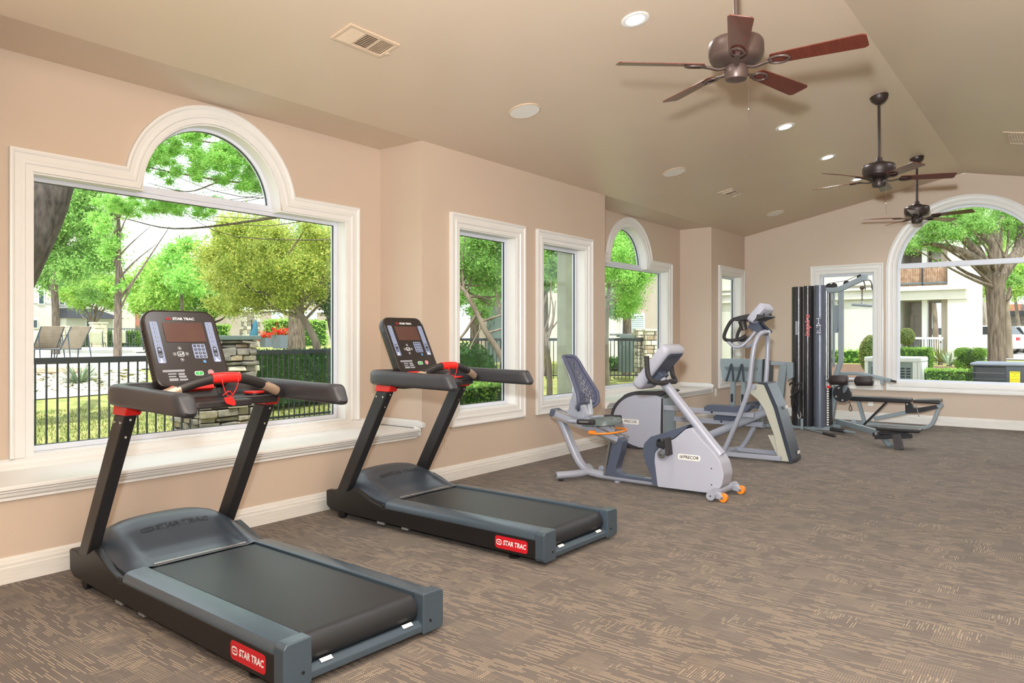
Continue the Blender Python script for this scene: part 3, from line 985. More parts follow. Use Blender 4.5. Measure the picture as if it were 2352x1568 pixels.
    def plate(name, poly, m, d=.0005, par=con):
        return MB().slab(poly, fr, -.0025, d).build(name, m, par, smooth=0, local=True)
    plate('screen', rrect(.225, .118, .004, 3, .005, .322), M['screen'])
    plate('lower_panel', rrect(.37, .085, .012, 3, 0, .062), M['console'], -.0015)
    for s in (-1, 1):
        st = plate('button_strip', [(p[0], p[1]) for p in rrect(.042, .25, .008, 3, s * .155, .262)], M['strip'])
        for i in range(6):
            yy = .372 - i * .026
            MB().lathe([(.0062, 0), (.0062, .001)], fr(s * .155, yy, .0004), fr.an, 10).build('button', M['dark'], st, smooth=0, **L)
            MB().lathe([(.0036, 0), (.0036, .0012)], fr(s * .155, yy, .0006), fr.an, 8).build('button_mark', M['white'], st, smooth=0, **L)
        MB().slab(rrect(.024, .062, .011, 3, s * .155, .201), fr, .0004, .0009).build('rocker', M['dark'], st, smooth=0, **L)
        for yy in (.217, .185):
            MB().lathe([(.0095, 0), (.0095, .001)], fr(s * .155, yy, .0008), fr.an, 12).build('button', M['strip'], st, smooth=0, **L)
            MB().lathe([(.0065, 0), (.0065, .001)], fr(s * .155, yy, .0012), fr.an, 12).build('button_mark', M['dark'], st, smooth=0, **L)
        text('+', .016, Frame(fr(s * .155, .217, .0024), fr.ax, fr.ay), M['white'], 'symbol', st, bold=.0005, local=True)
        text('-', .016, Frame(fr(s * .155, .185, .0024), fr.ax, fr.ay), M['white'], 'symbol', st, bold=.0005, local=True)
        if s < 0:
            sy = MB(); sy.slab([(-.168, .142), (-.148, .142), (-.148, .146), (-.152, .15), (-.154, .163), (-.158, .166), (-.162, .160), (-.158, .152), (-.164, .148)], fr, .0004, .0009)
        else:
            sy = MB(); sy.slab([(.142, .142), (.170, .142), (.170, .146), (.158, .149), (.150, .164), (.146, .164), (.150, .150), (.142, .146)], fr, .0004, .0009)
        sy.build('symbol', M['white'], st, smooth=0, **L)
    # arrow keys round the enter key
    for dx, dy in ((0, .034), (0, -.034), (-.034, 0), (.034, 0)):
        k_ = MB().lathe([(.0105, 0), (.0105, .001)], fr(-.045 + dx, .19 + dy, -.0005), fr.an, 14).build('arrow_key', M['greytext'], con, smooth=0, **L)
        MB().lathe([(.0078, 0), (.0078, .001)], fr(-.045 + dx, .19 + dy, 0), fr.an, 14).build('key_face', M['dark'], k_, smooth=0, **L)
        sx_, sy_ = (dx > 0) - (dx < 0), (dy > 0) - (dy < 0)
        cx_, cy_ = -.045 + dx, .19 + dy
        tri = [(cx_ + sx_ * .005 + sy_ * 0, cy_ + sy_ * .005), (cx_ - sx_ * .003 - sy_ * .005, cy_ - sy_ * .003 + sx_ * .005), (cx_ - sx_ * .003 + sy_ * .005, cy_ - sy_ * .003 - sx_ * .005)]
        MB().slab(tri, fr, .0012, .0015).build('arrow', M['white'], k_, smooth=0, **L)
    ek = MB().slab(rrect(.036, .028, .006, 3, -.045, .19), fr, -.001, .0005).build('enter_key', M['white'], con, smooth=0, **L)
    MB().slab(rrect(.030, .022, .004, 3, -.045, .19), fr, .0003, .0009).build('key_face', M['dark'], ek, smooth=0, **L)
    MB().slab([(-.056, .188), (-.049, .195), (-.049, .190), (-.037, .190), (-.037, .197), (-.033, .197), (-.033, .186), (-.049, .186), (-.049, .181)], fr, .0008, .0012).build('symbol', M['white'], ek, smooth=0, **L)
    kp = plate('keypad', rrect(.074, .088, .008, 3, .065, .205), M['strip'])
    for i in range(3):
        for j in range(4):
            p_ = (.043 + i * .022, .237 - j * .0215)
            MB().lathe([(.0078, 0), (.0078, .001)], fr(p_[0], p_[1], .0004), fr.an, 10).build('key', M['dark'], kp, smooth=0, **L)
            text(['1', '4', '7', '*', '2', '5', '8', '0', '3', '6', '9', '#'][i * 4 + j], .010, Frame(fr(p_[0], p_[1], .0016), fr.ax, fr.ay), M['white'], 'digit', kp, local=True)
    MB().lathe([(.0095, 0), (.0095, .001)], fr(.078, .142, -.0005), fr.an, 12).build('blue_key', mat_blue, con, smooth=0, **L)
    gb = plate('start_button', rrect(.05, .026, .012, 5, .03, .072), M['white'])
    MB().slab(rrect(.044, .021, .010, 5, .03, .072), fr, .0004, .001).build('button_face', M['green'], gb, smooth=0, **L)
    text('I', .016, Frame(fr(.03, .072, .0014), fr.ax, fr.ay), M['white'], 'symbol', gb, bold=.0006, local=True)
    rbn = MB().lathe([(.0165, 0), (.0165, .0015)], fr(.098, .075, -.001), fr.an, 18).build('stop_button', M['white'], con, smooth=0, **L)
    MB().lathe([(.0145, 0), (.0145, .001)], fr(.098, .075, 0), fr.an, 18).build('button_ring', M['redlabel'], rbn, smooth=0, **L)
    MB().lathe([(.0085, 0), (.0085, .001)], fr(.098, .075, .0006), fr.an, 14).build('button_ring', M['white'], rbn, smooth=0, **L)
    MB().lathe([(.005, 0), (.005, .001)], fr(.098, .075, .0012), fr.an, 12).build('button_face', M['redlabel'], rbn, smooth=0, **L)
    # printed instruction block
    ib = MB()
    ib.slab([(-.165, .098), (-.045, .098), (-.047, .09), (-.05, .085), (-.165, .085)], fr, -.001, 0)
    for (x0, x1, y0, y1) in ((-.14, -.095, .070, .078), (-.14, -.10, .055, .062), (-.14, -.092, .033, .048), (-.085, -.05, .066, .078), (-.085, -.045, .05, .062), (-.085, -.04, .033, .044)):
        ib.slab([(x0, y0), (x1, y0), (x1, y1), (x0, y1)], fr, -.001, 0)
    ib.build('instruction_print', M['greytext'], con, smooth=0, **L)
    text('STAR TRAC', .021, Frame(fr(.018, .405, .0), fr.ax, fr.ay), M['white'], 'lettering', con, bold=.0008, sx=1.12, local=True)
    star_emblem(fr, -.068, .405, .026, .0135, con, M['redlabel'], M['redlabel'], .0004)
    # red ledge under the console
    MB().obox(fr(-.03, -.012, -.005), fr.ax, fr.ay, .12, .014, .02).build('reading_ledge', M['red'], t, bevel=.006, **L)
    MB().obox(fr(0, -.03, -.045), fr.ax, fr.ay, .12, .05, .03).build('console_neck', M['black_pl'], t, bevel=.01, **L)
    # badge on the flank
    fb = Frame((-.417, .235, .094), (0, -1, 0), (0, 0, 1))
    fb2 = Frame((-.4185, .235, .094), (0, -1, 0), (0, 0, 1))
    lb = MB().slab(rrect(.25, .076, .022, 6), fb, 0, .0015).build('flank_badge', M['redlabel'], t, smooth=0, **L)
    text('STAR TRAC', .040, Frame(fb(.026, 0, .002), fb.ax, fb.ay), M['white'], 'lettering', lb, bold=.0014, shear=.12, sx=.84, local=True)
    star_emblem(fb, -.093, .0, .042, .034, lb, M['white'], M['white'], .0022)
    return t


mat_blue = mat('blue_button', srgb(86, 140, 196), 0.35, var=0.02)
tm = make_treadmill()
tag(tm, 'nearest black and slate treadmill in front of the big arched window', 'treadmill', 'treadmills facing the window wall')
tm2 = copy_tree(tm)
tag(tm2, 'second treadmill, standing between the near bay and the recumbent bike', 'treadmill', 'treadmills facing the window wall')
tm.location = (2.085, 2.335, 0); tm.rotation_euler = (0, 0, R(-2.0))
tm2.location = (3.960, 2.475, 0); tm2.rotation_euler = (0, 0, R(-1.0))
# ------------------------------------------------------------------ recumbent bike (side view lies in the Y-Z plane, X = 6.03)
BX = 6.03
bike = thing('recumbent_bike', (BX, 3.1, 0), 'silver recumbent exercise bike with slate blue slotted backrest', 'exercise bike')


def yz(pts, x=BX):
    return [(x, y, z) for y, z in pts]


fp = crom(yz([(4.02, .56), (3.955, .45), (3.875, .29), (3.79, .145), (3.70, .075), (3.60, .055), (3.45, .05), (3.0, .048), (2.5, .045)]), 5)
MB().sweep(fp, rrect(.062, .095, .03, 4), up=(1, 0, 0)).build('main_frame', M['silver'], bike, smooth=60)
# rear stabiliser
st = MB().tube(crom([(BX - .285, 3.87, .05), (BX - .12, 3.74, .058), (BX, 3.70, .065), (BX + .12, 3.74, .058), (BX + .285, 3.87, .05)], 4), .034, 14)
st = st.build('rear_stabiliser', M['silver'], bike, smooth=60)
for s in (-1, 1):
    MB().lathe([(.022, 0), (.026, .012)], (BX + s * .25, 3.84, .0), (0, 0, 1), 14).build('foot', M['black_pl'], st)
    MB().lathe([(.0065, 0), (.0065, .003)], (BX + s * .289, 3.875, .05), (s, .25, 0), 8).build('end_bolt', M['dark'], st)
MB().cyl((BX + .10, 3.62, .085), (BX + .13, 3.62, .085), .028, 16).build('knob', M['silver'], bike, bevel=.006)
MB().lathe([(.03, 0), (.03, .02)], (BX, 3.38, .0), (0, 0, 1), 14).build('foot', M['silver'], bike)
# seat rail
ra, rb_ = Vector((BX, 4.055, .60)), Vector((BX, 3.345, .405))
rail = MB()
rail.bar(ra, rb_, .13, .055)
rail = rail.build('seat_rail', M['silver'], bike, bevel=.006)
d = (rb_ - ra).normalized(); up = Vector((0, d.z, -d.y)) * -1
up = Vector((1, 0, 0)).cross(d); up = up if up.z > 0 else -up
for s in (-1, 1):
    MB().bar(ra + Vector((s * .045, 0, 0)) + up * .032, rb_ + Vector((s * .045, 0, 0)) + up * .032, .022, .012).build('rail_track', M['chrome'], rail)
    MB().bar(ra + Vector((s * .067, 0, 0)) - up * .03, rb_ + Vector((s * .067, 0, 0)) - up * .03, .012, .02).build('rail_flange', M['chrome'], rail)
MB().bar(ra - d * .04, ra + d * .02, .15, .075).build('rail_end_cap', M['navy'], bike, bevel=.015, seg=3)
MB().bar(ra + d * .56 + up * .036, ra + d * .63 + up * .036, .07, .02).build('rail_stop', M['dark'], rail, bevel=.003)
# slate blue support between rail and floor tube
sup = fillet([(3.43, .44), (3.30, .405), (3.315, .30), (3.375, .12), (3.30, .085), (2.95, .075), (2.95, .055), (3.50, .06), (3.455, .16), (3.42, .30), (3.395, .385)], [.03, .03, .06, .04, .03, 0, 0, .02, .06, .05, .02])
MB().prism(sup, 'x', BX - .055, BX + .055).build('front_support', M['navy'], bike, bevel=.018, seg=3)
MB().prism([(3.50, .062), (3.482, .062), (3.42, .38), (3.438, .39)], 'x', BX - .058, BX - .03).build('support_trim', M['chrome'], bike)
# seat carriage
car = MB(); c0 = ra + d * .34 + up * .06
car.bar(ra + d * .16 + up * .05, ra + d * .52 + up * .05, .10, .06)
car.prism(fillet([(3.90, .60), (3.70, .565), (3.74, .70), (3.86, .72)], .02), 'x', BX - .06, BX + .06)
car.prism(fillet([(3.73, .56), (3.50, .44), (3.42, .45), (3.45, .52), (3.60, .555)], .02), 'x', BX - .05, BX + .05)
car.build('seat_carriage', M['silver'], bike, bevel=.01)
MB().bar((BX + .06, 3.70, .60), (BX + .06, 3.72, .74), .035, .03).build('back_bracket', M['chrome'], bike)
# seat pad
V, Fc = [], []
n1, n2 = 22, 18
for top in (1, 0):
    for i in range(n1 + 1):
        y = lerp(3.70, 3.37, i / n1)
        hw = .20 * (1 - .16 * (i / n1)) * math.sqrt(max(0.02, 1 - abs(2 * i / n1 - 1) ** 5))
        for j in range(n2 + 1):
            q = lerp(-1, 1, j / n2)
            x = BX + q * hw
            edge = 1 - abs(q) ** 6
            ez = 1 - abs(2 * i / n1 - 1) ** 8
            zt = .578 + .025 * (i / n1) + .02 * math.cos(q * math.pi * 2) * .5 - .02 * (1 - q * q) * (1 - i / n1) * .5
            V.append((x, y, lerp(.535 + .02 * i / n1, zt, edge * ez) if top else .512 + .025 * i / n1))
st_ = (n1 + 1) * (n2 + 1)
for k in (0, 1):
    for i in range(n1):
        for j in range(n2):
            a = k * st_ + i * (n2 + 1) + j
            Fc.append((a, a + 1, a + n2 + 2, a + n2 + 1))
for i in range(n1):
    for j in (0, n2):
        a = i * (n2 + 1) + j
        Fc.append((a, a + n2 + 1, a + n2 + 1 + st_, a + st_))
for j in range(n2):
    for i in (0, n1):
        a = i * (n2 + 1) + j
        Fc.append((a, a + 1, a + 1 + st_, a + st_))
MB().add(V, Fc).build('seat', M['seatpad'], bike, smooth=70)
# backrest: slotted curved panel in a rim
def back_pt(q, h, d=0.0):
    """q -1..1 across, h 0..1 up"""
    y = np.interp(h, [0, .12, .3, .5, .7, .9, 1], [3.775, 3.735, 3.745, 3.80, 3.86, 3.92, 3.955])
    z = lerp(.66, 1.155, h)
    hw = np.interp(h, [0, .06, .15, .3, .5, .7, .9, 1.0], [.12, .165, .18, .178, .150, .125, .115, .095])
    return Vector((BX + q * hw, y - .045 * q * q + d, z))
nu, nv = 26, 66
V = [back_pt(lerp(-1, 1, i / nu), j / nv) for j in range(nv + 1) for i in range(nu + 1)]
Fc = []
for j in range(nv):
    for i in range(nu):
        q = (i + .5) / nu * 2 - 1; h = (j + .5) / nv
        slot = (i % 2 == 1) and ((j + (i // 2 % 2) * 4 + (i // 4 % 2)) % 7 < 5) and abs(q) < .74 and .1 < h < .90
        if slot and .66 < h < .86 and abs(q) > 1.0 - (h - .40) * .75: slot = False
        if slot: continue
        a = j * (nu + 1) + i
        Fc.append((a, a + 1, a + nu + 2, a + nu + 1))
o = MB().add(V, Fc).build('backrest', M['navypad'], bike, smooth=60)
sm = o.modifiers.new('thick', 'SOLIDIFY'); sm.thickness = .005; sm.offset = 0
rim = [back_pt(q, 0.0) for q in np.linspace(-1, 1, 9)] + [back_pt(1, h) for h in np.linspace(.04, .97, 22)] + [back_pt(q, 1.0) for q in np.linspace(.94, -.94, 8)] + [back_pt(-1, h) for h in np.linspace(.97, .04, 22)]
MB().tube(rim, .017, 10, closed=True).build('backrest_rim', M['navypad'], bike, smooth=70)
V = [back_pt(q, h, .028) for h in np.linspace(.02, .98, 24) for q in (-1.02, -.86)] 
shell = MB()
for s in (-1, 1):
    rings = [[back_pt(s * 1.03, h, .004), back_pt(s * 1.03, h, .034), back_pt(s * .84, h, .036), back_pt(s * .84, h, .02)] for h in np.linspace(.01, .99, 24)]
    shell.loft(rings)
shell.build('backrest_shell', M['silver'], bike, smooth=60)
MB().prism(fillet([(3.90, .60), (3.74, .60), (3.76, .80), (3.83, .84), (3.88, .72)], .02), 'x', BX - .045, BX + .045).build('back_post', M['silver'], bike, bevel=.01)
# side handles and release bar
for s in (-1, 1):
    sh = MB().tube(crom([(BX + s * .05, 3.80, .56), (BX + s * .17, 3.80, .555), (BX + s * .235, 3.745, .56), (BX + s * .245, 3.62, .565), (BX + s * .245, 3.49, .57)], 5), .017, 12).build('seat_handle', M['silver'], bike, smooth=60)
    MB().tube([(BX + s * .245, 3.66, .564), (BX + s * .245, 3.48, .571)], .024, 14).build('hand_grip', M['grip'], sh, bevel=.006)
    MB().bar((BX + s * .268, 3.63, .567), (BX + s * .268, 3.53, .571), .003, .01).build('pulse_sensor', M['chrome'], sh)
MB().tube(crom([(BX - .10, 3.56, .47), (BX - .19, 3.57, .462), (BX - .20, 3.48, .462), (BX - .12, 3.37, .468), (BX + .05, 3.34, .472), (BX + .17, 3.38, .474), (BX + .18, 3.47, .476), (BX + .10, 3.50, .478)], 5), .0095, 8).build('release_bar', M['orange'], bike, smooth=60)
MB().prism(fillet([(3.58, .45), (3.50, .448), (3.51, .485), (3.57, .487)], .01), 'x', BX - .2, BX - .17).build('release_clip', M['orange'], bike, bevel=.005)
# drive housing: silver shell with slate blue rear part
sh_ = [(2.925, .03), (2.42, .035), (2.345, .10), (2.325, .20), (2.35, .30), (2.40, .37), (2.52, .48), (2.61, .575), (2.665, .555), (2.76, .47), (2.885, .40), (2.95, .33), (2.955, .25)]
MB().prism(fillet(sh_, [.01, .06, .08, .1, .1, .08, .2, .03, .04, .1, .06, .05, .05]), 'x', BX - .105, BX + .105).build('drive_housing', M['shell'], bike, bevel=.035, seg=4)
nv_ = [(2.975, .045), (2.90, .03), (2.945, .20), (2.955, .33), (2.885, .405), (2.76, .478), (2.665, .562), (2.63, .60), (2.82, .525), (2.99, .465), (3.055, .40), (3.07, .33), (3.04, .22), (2.985, .12)]
MB().prism(fillet(nv_, [.01, 0, .05, .05, .06, .1, .03, .01, .05, .06, .06, .08, .1, .05]), 'x', BX - .103, BX + .103).build('rear_housing', M['navy'], bike, bevel=.02, seg=3)
for y, z in ((2.43, .245), (2.43, .11)):
    MB().cyl((BX - .104, y, z), (BX - .1065, y, z), .006, 10).build('screw', M['dark'], bike)
# badge
fb = Frame((BX - .1055, 2.63, .318), (0, -1, 0), (0, .035, 1))
bd = MB().slab(rrect(.205, .05, .022, 6), fb, 0, .002).build('brand_badge', M['plate'], bike, bevel=.001)
text('PRECOR', .038, Frame(fb(.018, 0, .0026), fb.ax, fb.ay), M['dark'], 'lettering', bd, bold=.0008, shear=.1, sx=.98)
lg = MB()
for i, w_ in enumerate((.003, .005, .007)):
    x = -.088 + i * .010
    lg.slab([(x, -.013), (x + w_, -.013), (x + w_ + .003, .013), (x + .003, .013)], fb, .002, .0026)
lg.build('badge_bars', M['dark'], bd)
# console mast
ma, mb_ = Vector((BX, 2.39, .345)), Vector((BX, 2.975, 1.01))
mast = MB().tube([ma, ma.lerp(mb_, .3), ma.lerp(mb_, .7), mb_], [.046, .043, .041, .040], 18).build('console_mast', M['silver'], bike, smooth=60)
for y, z in ((2.615, .565), (2.405, .33)):
    MB().cyl((BX - .044, y, z), (BX - .047, y, z), .008, 10).build('screw', M['dark'], mast)
# console (faces the seat, so its back shows)
ca = Frame((BX, 2.97, 1.075), (-1, 0, 0), (0, -.62, .72))       # ay: up the console
cn = MB()
body = fillet([(-.17, -.235), (.17, -.235), (.19, .245), (-.19, .245)], [.06, .06, .05, .05], 6)
rg = lambda q, d: [ca(x * q, y * q, d) for x, y in body]
cn.loft([rg(.80, -.055), rg(.93, -.045), rg(1.0, -.02), rg(1.0, .028), rg(.97, .038)])
cn_o = cn.build('console', M['shell'], bike, smooth=40)
MB().slab([(x * .9, y * .9) for x, y in body], ca, .038, .041).build('console_face', M['dark'], cn_o)
MB().slab([(x * .78, y * .74 + .03) for x, y in body], ca, -.058, -.054).build('console_back', M['navy'], cn_o, bevel=.002)
MB().slab(rrect(.18, .045, .008, 3, 0, .175), ca, -.062, -.056).build('back_panel', M['hood'], cn_o, bevel=.002)
MB().obox(ca(0, -.06, -.075), ca.ax, ca.ay, .07, .06, .03).build('mast_head', M['navy'], cn_o, bevel=.01)
for s in (-1, 1):
    hp = crom([(BX + s * .03, 2.87, .95), (BX + s * .12, 2.865, .945), (BX + s * .20, 2.90, .955), (BX + s * .235, 2.94, 1.0), (BX + s * .24, 2.955, 1.08), (BX + s * .24, 2.96, 1.18)], 6)
    MB().tube(hp, [.022] * len(hp), 12).build('handlebar', M['grip'], bike, smooth=60)
# crank and pedals
MB().cyl((BX - .12, 2.875, .325), (BX + .12, 2.875, .325), .054, 24).build('crank_hub', M['silver'], bike, bevel=.004)
MB().cyl((BX - .121, 2.875, .325), (BX - .126, 2.875, .325), .040, 24).build('hub_disc', M['chrome'], bike, bevel=.003)
MB().cyl((BX - .124, 2.875, .325), (BX - .134, 2.875, .325), .012, 12).build('crank_bolt', M['dark'], bike)
for s, (py, pz) in ((-1, (2.775, .41)), (1, (2.975, .24))):
    MB().bar((BX + s * .135, 2.875, .325), (BX + s * .135, py, pz), .014, .03).build('crank_arm', M['steelbar'], bike, bevel=.004)
    pd = MB().obox((BX + s * .20, py, pz), (1, 0, 0), (0, .12, 1), .05, .075, .014).build('pedal', M['grip'], bike, bevel=.012, seg=3)
    stp = crom([(BX + s * .15, py + .01, pz + .03), (BX + s * .16, py + .085, pz + .035), (BX + s * .20, py + .10, pz + .03), (BX + s * .24, py + .085, pz + .02), (BX + s * .25, py + .01, pz + .0)], 4)
    MB().sweep(stp, rrect(.006, .045, .002, 2), up=(0, 0, 1)).build('pedal_strap', M['dark'], pd, smooth=60)
# front stabiliser with orange wheels
fs = MB(); fs.tube(crom([(BX - .275, 2.37, .052), (BX - .12, 2.385, .055), (BX + .12, 2.385, .055), (BX + .275, 2.37, .052)], 4), [.036] * 13, 14)
fs = fs.build('front_stabiliser', M['silver'], bike, smooth=60)
for s in (-1, 1):
    MB().prism(fillet([(2.42, .03), (2.42, .075), (2.33, .085), (2.28, .05), (2.30, .02)], .02), 'x', BX + s * .20 - .03, BX + s * .20 + .03).build('wheel_bracket', M['silver'], fs, bevel=.008)
    MB().cyl((BX + s * .20 - .022, 2.29, .036), (BX + s * .20 + .022, 2.29, .036), .036, 20).build('wheel', M['orange'], bike, bevel=.004)
    MB().cyl((BX + s * .20 - .034, 2.29, .036), (BX + s * .20 + .034, 2.29, .036), .010, 10).build('axle', M['chrome'], fs)
    MB().lathe([(.0065, 0), (.0065, .003)], (BX + s * .276, 2.37, .052), (s, 0, 0), 8).build('end_bolt', M['dark'], fs)
# ------------------------------------------------------------------ elliptical trainer (X = 8.15, drum towards the windows)
EX = 8.15
ell = thing('elliptical_trainer', (EX, 3.4, 0), 'silver grey elliptical trainer with round rear drum behind the bike', 'elliptical')
# rear drum housing
dc = (4.13, .34)
circ = [(dc[0] - .40 * math.cos(a), dc[1] + .325 * math.sin(a)) for a in np.linspace(R(95), R(262), 22)]
side = circ + [(3.92, .015), (3.90, .03), (3.88, .63), (3.93, .66)]
MB().prism(side, 'x', EX - .20, EX + .20).build('drum_housing', M['shell'], ell, bevel=.02, seg=3)
rimp = [(dc[0] - .425 * math.cos(a), dc[1] + .345 * math.sin(a) + (.0 if a > 2.2 else .012)) for a in np.linspace(R(93), R(262), 24)]
rimo = [(3.86, .665), (3.82, .70), (3.86, .715), (3.95, .705)] + rimp
rimi = [(3.90, .645), (3.93, .655)] + [(dc[0] - .385 * math.cos(a), dc[1] + .312 * math.sin(a)) for a in np.linspace(R(95), R(262), 24)]
for s in (-1, 1):
    mb = MB(); 
    o_ = rimo; i_ = rimi
    k = len(rimp)
    oo = [rimo[1]] + [rimo[2]] + [rimo[3]] + rimp; ii = [rimi[0], rimi[0], rimi[1]] + rimi[2:]
    rings = [[(EX + s * .205, *oo[j]), (EX + s * .205, *ii[j]), (EX + s * .14, *ii[j]), (EX + s * .14, *oo[j])] for j in range(len(oo))]
    mb.loft(rings); mb.build('drum_rim', M['arm'], ell, smooth=50)
MB().prism([rimo[1], rimo[2], rimo[3]] + rimp[:8] + [(3.95, .60), (3.86, .62)], 'x', EX - .14, EX + .14).build('drum_top', M['seatpad'], ell, bevel=.01)
pnl = MB().box(EX - .165, EX + .165, 3.862, 3.885, .12, .62).build('drum_panel', M['gymgrey'], ell, bevel=.006)
for s in (-1, 1):
    MB().box(EX + s * .175 - .006, EX + s * .175 + .006, 3.868, 3.884, .08, .62).build('panel_slot', M['dark'], pnl)
fb = Frame((EX - .2015, 4.30, .322), (0, -1, 0), (0, .0, 1))
bd = MB().slab(rrect(.27, .06, .02, 6), fb, 0, .002).build('brand_badge', M['plate'], ell, bevel=.001)
text('PRECOR', .045, Frame(fb(.02, 0, .0026), fb.ax, fb.ay), M['dark'], 'lettering', bd, bold=.0004, shear=.1)
# floor frame
for s in (-1, 1):
    MB().bar((EX + s * .20, 3.14, .05), (EX + s * .17, 2.50, .05), .045, .05).build('floor_rail', M['silver'], ell, bevel=.008)
MB().bar((EX - .24, 3.13, .04), (EX + .24, 3.13, .04), .05, .05).build('cross_rail', M['silver'], ell, bevel=.008)
# ramp tube from the drum up to the front cover
MB().tube([(EX, 3.90, .07), (EX, 3.35, .215), (EX, 2.70, .53)], .045, 16).build('ramp_tube', M['silver'], ell, smooth=60)
MB().box(EX - .16, EX + .16, 3.80, 3.88, .03, .10).build('drum_foot', M['arm'], ell, bevel=.01)
MB().prism(fillet([(3.88, .12), (3.60, .165), (3.55, .15), (3.56, .11), (3.88, .06)], .02), 'x', EX - .12, EX + .12).build('ramp_shoe', M['arm'], ell, bevel=.01)
# pedal arms with foot plates
for s, dz in ((-1, 0.0), (1, -.13)):
    x = EX + s * .14
    arm = MB().bar((x, 3.90, .512 + dz * 1.2), (x, 2.80, .49 + dz), .05, .058).build('pedal_arm', M['silver'], ell, bevel=.008)
    fpz = .535 + dz
    pr = fillet([(3.34, fpz - .02), (3.34, fpz + .02), (3.30, fpz + .045), (2.98, fpz + .045), (2.86, fpz + .075), (2.80, fpz + .07), (2.84, fpz + .02), (2.88, fpz - .015)], .012)
    MB().prism(pr, 'x', x - .085, x + .085).build('foot_plate', M['navy'], ell, bevel=.012, seg=3)
    MB().cyl((x - .027, 3.27, fpz - .04), (x - .032, 3.27, fpz - .04), .012, 12).build('bolt', M['dark'], arm)
# front cover
cs = [(2.855, .735), (2.80, .835), (2.675, .828), (2.57, .585), (2.405, .02), (2.535, .02), (2.585, .29), (2.69, .56), (2.76, .66)]
MB().prism(fillet(cs, [.03, .03, .03, .1, .02, .01, .2, .2, .1]), 'x', EX - .15, EX + .10).build('front_cover', M['tan_shell'], ell, bevel=.015, seg=3)
cf = [(2.79, .845), (2.655, .85), (2.545, .60), (2.39, .05), (2.39, .01), (2.42, .008), (2.585, .58), (2.69, .825)]
MB().prism(fillet(cf, [.02, .03, .1, .03, .02, .0, .1, .03]), 'x', EX - .155, EX + .155).build('front_fairing', M['hood'], ell, bevel=.02, seg=3)
MB().prism([(2.665, .285), (2.57, .285), (2.53, .05), (2.56, .06)], 'x', EX - .12, EX - .02).build('cover_fin', M['tan_shell'], ell, bevel=.01)
for (y, z) in ((2.522, .565), (2.395, .085)):
    MB().box(EX + .03, EX + .10, y - .012, y - .004, z, z + .035).build('badge_plate', M['plate'], ell, bevel=.003)
# frame hoops
for s in (-1, 1):
    x = EX + s * .22
    if s < 0:
        hp = [(x, 3.12, .055), (x, 3.045, .225), (x, 2.915, .535), (x, 2.835, .77), (x, 2.81, .95), (x, 2.79, 1.13), (x + .01, 2.77, 1.26), (x + .04, 2.735, 1.36), (x + .09, 2.70, 1.395), (x + .17, 2.70, 1.395)]
    else:
        hp = [(x, 3.36, .035), (x, 3.12, .045), (x, 3.04, .115), (x, 2.965, .245), (x, 2.89, .41), (x, 2.82, .62), (x, 2.79, .87), (x, 2.775, 1.15), (x - .0, 2.77, 1.30), (x - .04, 2.77, 1.375), (x - .10, 2.74, 1.40), (x - .17, 2.71, 1.395)]
    MB().tube(crom(hp, 5), .026, 14).build('frame_hoop', M['silver'], ell, smooth=60)
MB().cyl((EX - .20, 2.80, .80), (EX + .20, 2.80, .80), .032, 16).build('pivot', M['silver'], ell, bevel=.005)
# lower curved handle tube
for s in (-1, 1):
    MB().tube(crom([(EX + s * .10, 2.80, 1.40), (EX + s * .12, 2.87, 1.31), (EX + s * .14, 2.94, 1.245), (EX + s * .155, 3.01, 1.235), (EX + s * .165, 3.075, 1.285), (EX + s * .17, 3.10, 1.32)], 5), .018, 12).build('handle_tube', M['silver'], ell, smooth=60)
    hp = crom([(EX + s * .10, 2.70, 1.585), (EX + s * .16, 2.84, 1.575), (EX + s * .19, 2.96, 1.55), (EX + s * .20, 3.035, 1.515), (EX + s * .20, 3.10, 1.40), (EX + s * .195, 3.115, 1.33), (EX + s * .17, 3.08, 1.305), (EX + s * .13, 2.98, 1.315), (EX + s * .10, 2.90, 1.36)], 5)
    MB().tube(hp, .019, 12).build('hand_grip', M['grip'], ell, smooth=60)
    # bottle holder
    bh = MB().lathe([(.036, 0), (.042, .09), (.046, .10), (.04, .10), (.034, .01)], (EX + s * .17, 2.90, 1.42), (0, .25, 1), 18).build('bottle_holder', M['black_pl'], ell, smooth=50)
    MB().obox((EX + s * .17, 2.93, 1.535), (1, 0, 0), (0, 1, -.15), .05, .06, .012).build('holder_lip', M['arm'], bh, bevel=.008)
# console
ca = Frame((EX, 2.80, 1.60), (-1, 0, 0), (0, -.52, .62))
body = fillet([(-.19, -.10), (.19, -.10), (.16, .13), (-.16, .13)], .04)
rg = lambda q, d: [ca(x * q, y * q + .0, d) for x, y in body]
cn = MB(); cn.loft([rg(.78, -.075), rg(.95, -.055), rg(1.0, -.02), rg(1.0, .015), rg(.96, .022)])
co = cn.build('console', M['shell'], ell, smooth=40)
MB().slab([(x * .9, y * .9) for x, y in body], ca, .022, .025).build('console_face', M['dark'], co)
MB().prism(fillet([(2.82, 1.60), (2.67, 1.575), (2.665, 1.56), (2.75, 1.53), (2.80, 1.50)], .012), 'x', EX - .17, EX + .17).build('console_ledge', M['arm'], ell, bevel=.008)
MB().prism(fillet([(2.90, 1.45), (2.86, 1.50), (2.80, 1.60), (2.72, 1.58), (2.78, 1.50), (2.74, 1.41), (2.69, 1.385), (2.73, 1.36), (2.82, 1.40)], .015), 'x', EX - .075, EX + .075).build('console_neck', M['navy'], ell, bevel=.012)
MB().bar((EX, 2.78, 1.50), (EX + .10, 2.70, 1.39), .05, .03).build('neck_strut', M['hood'], ell, bevel=.006)
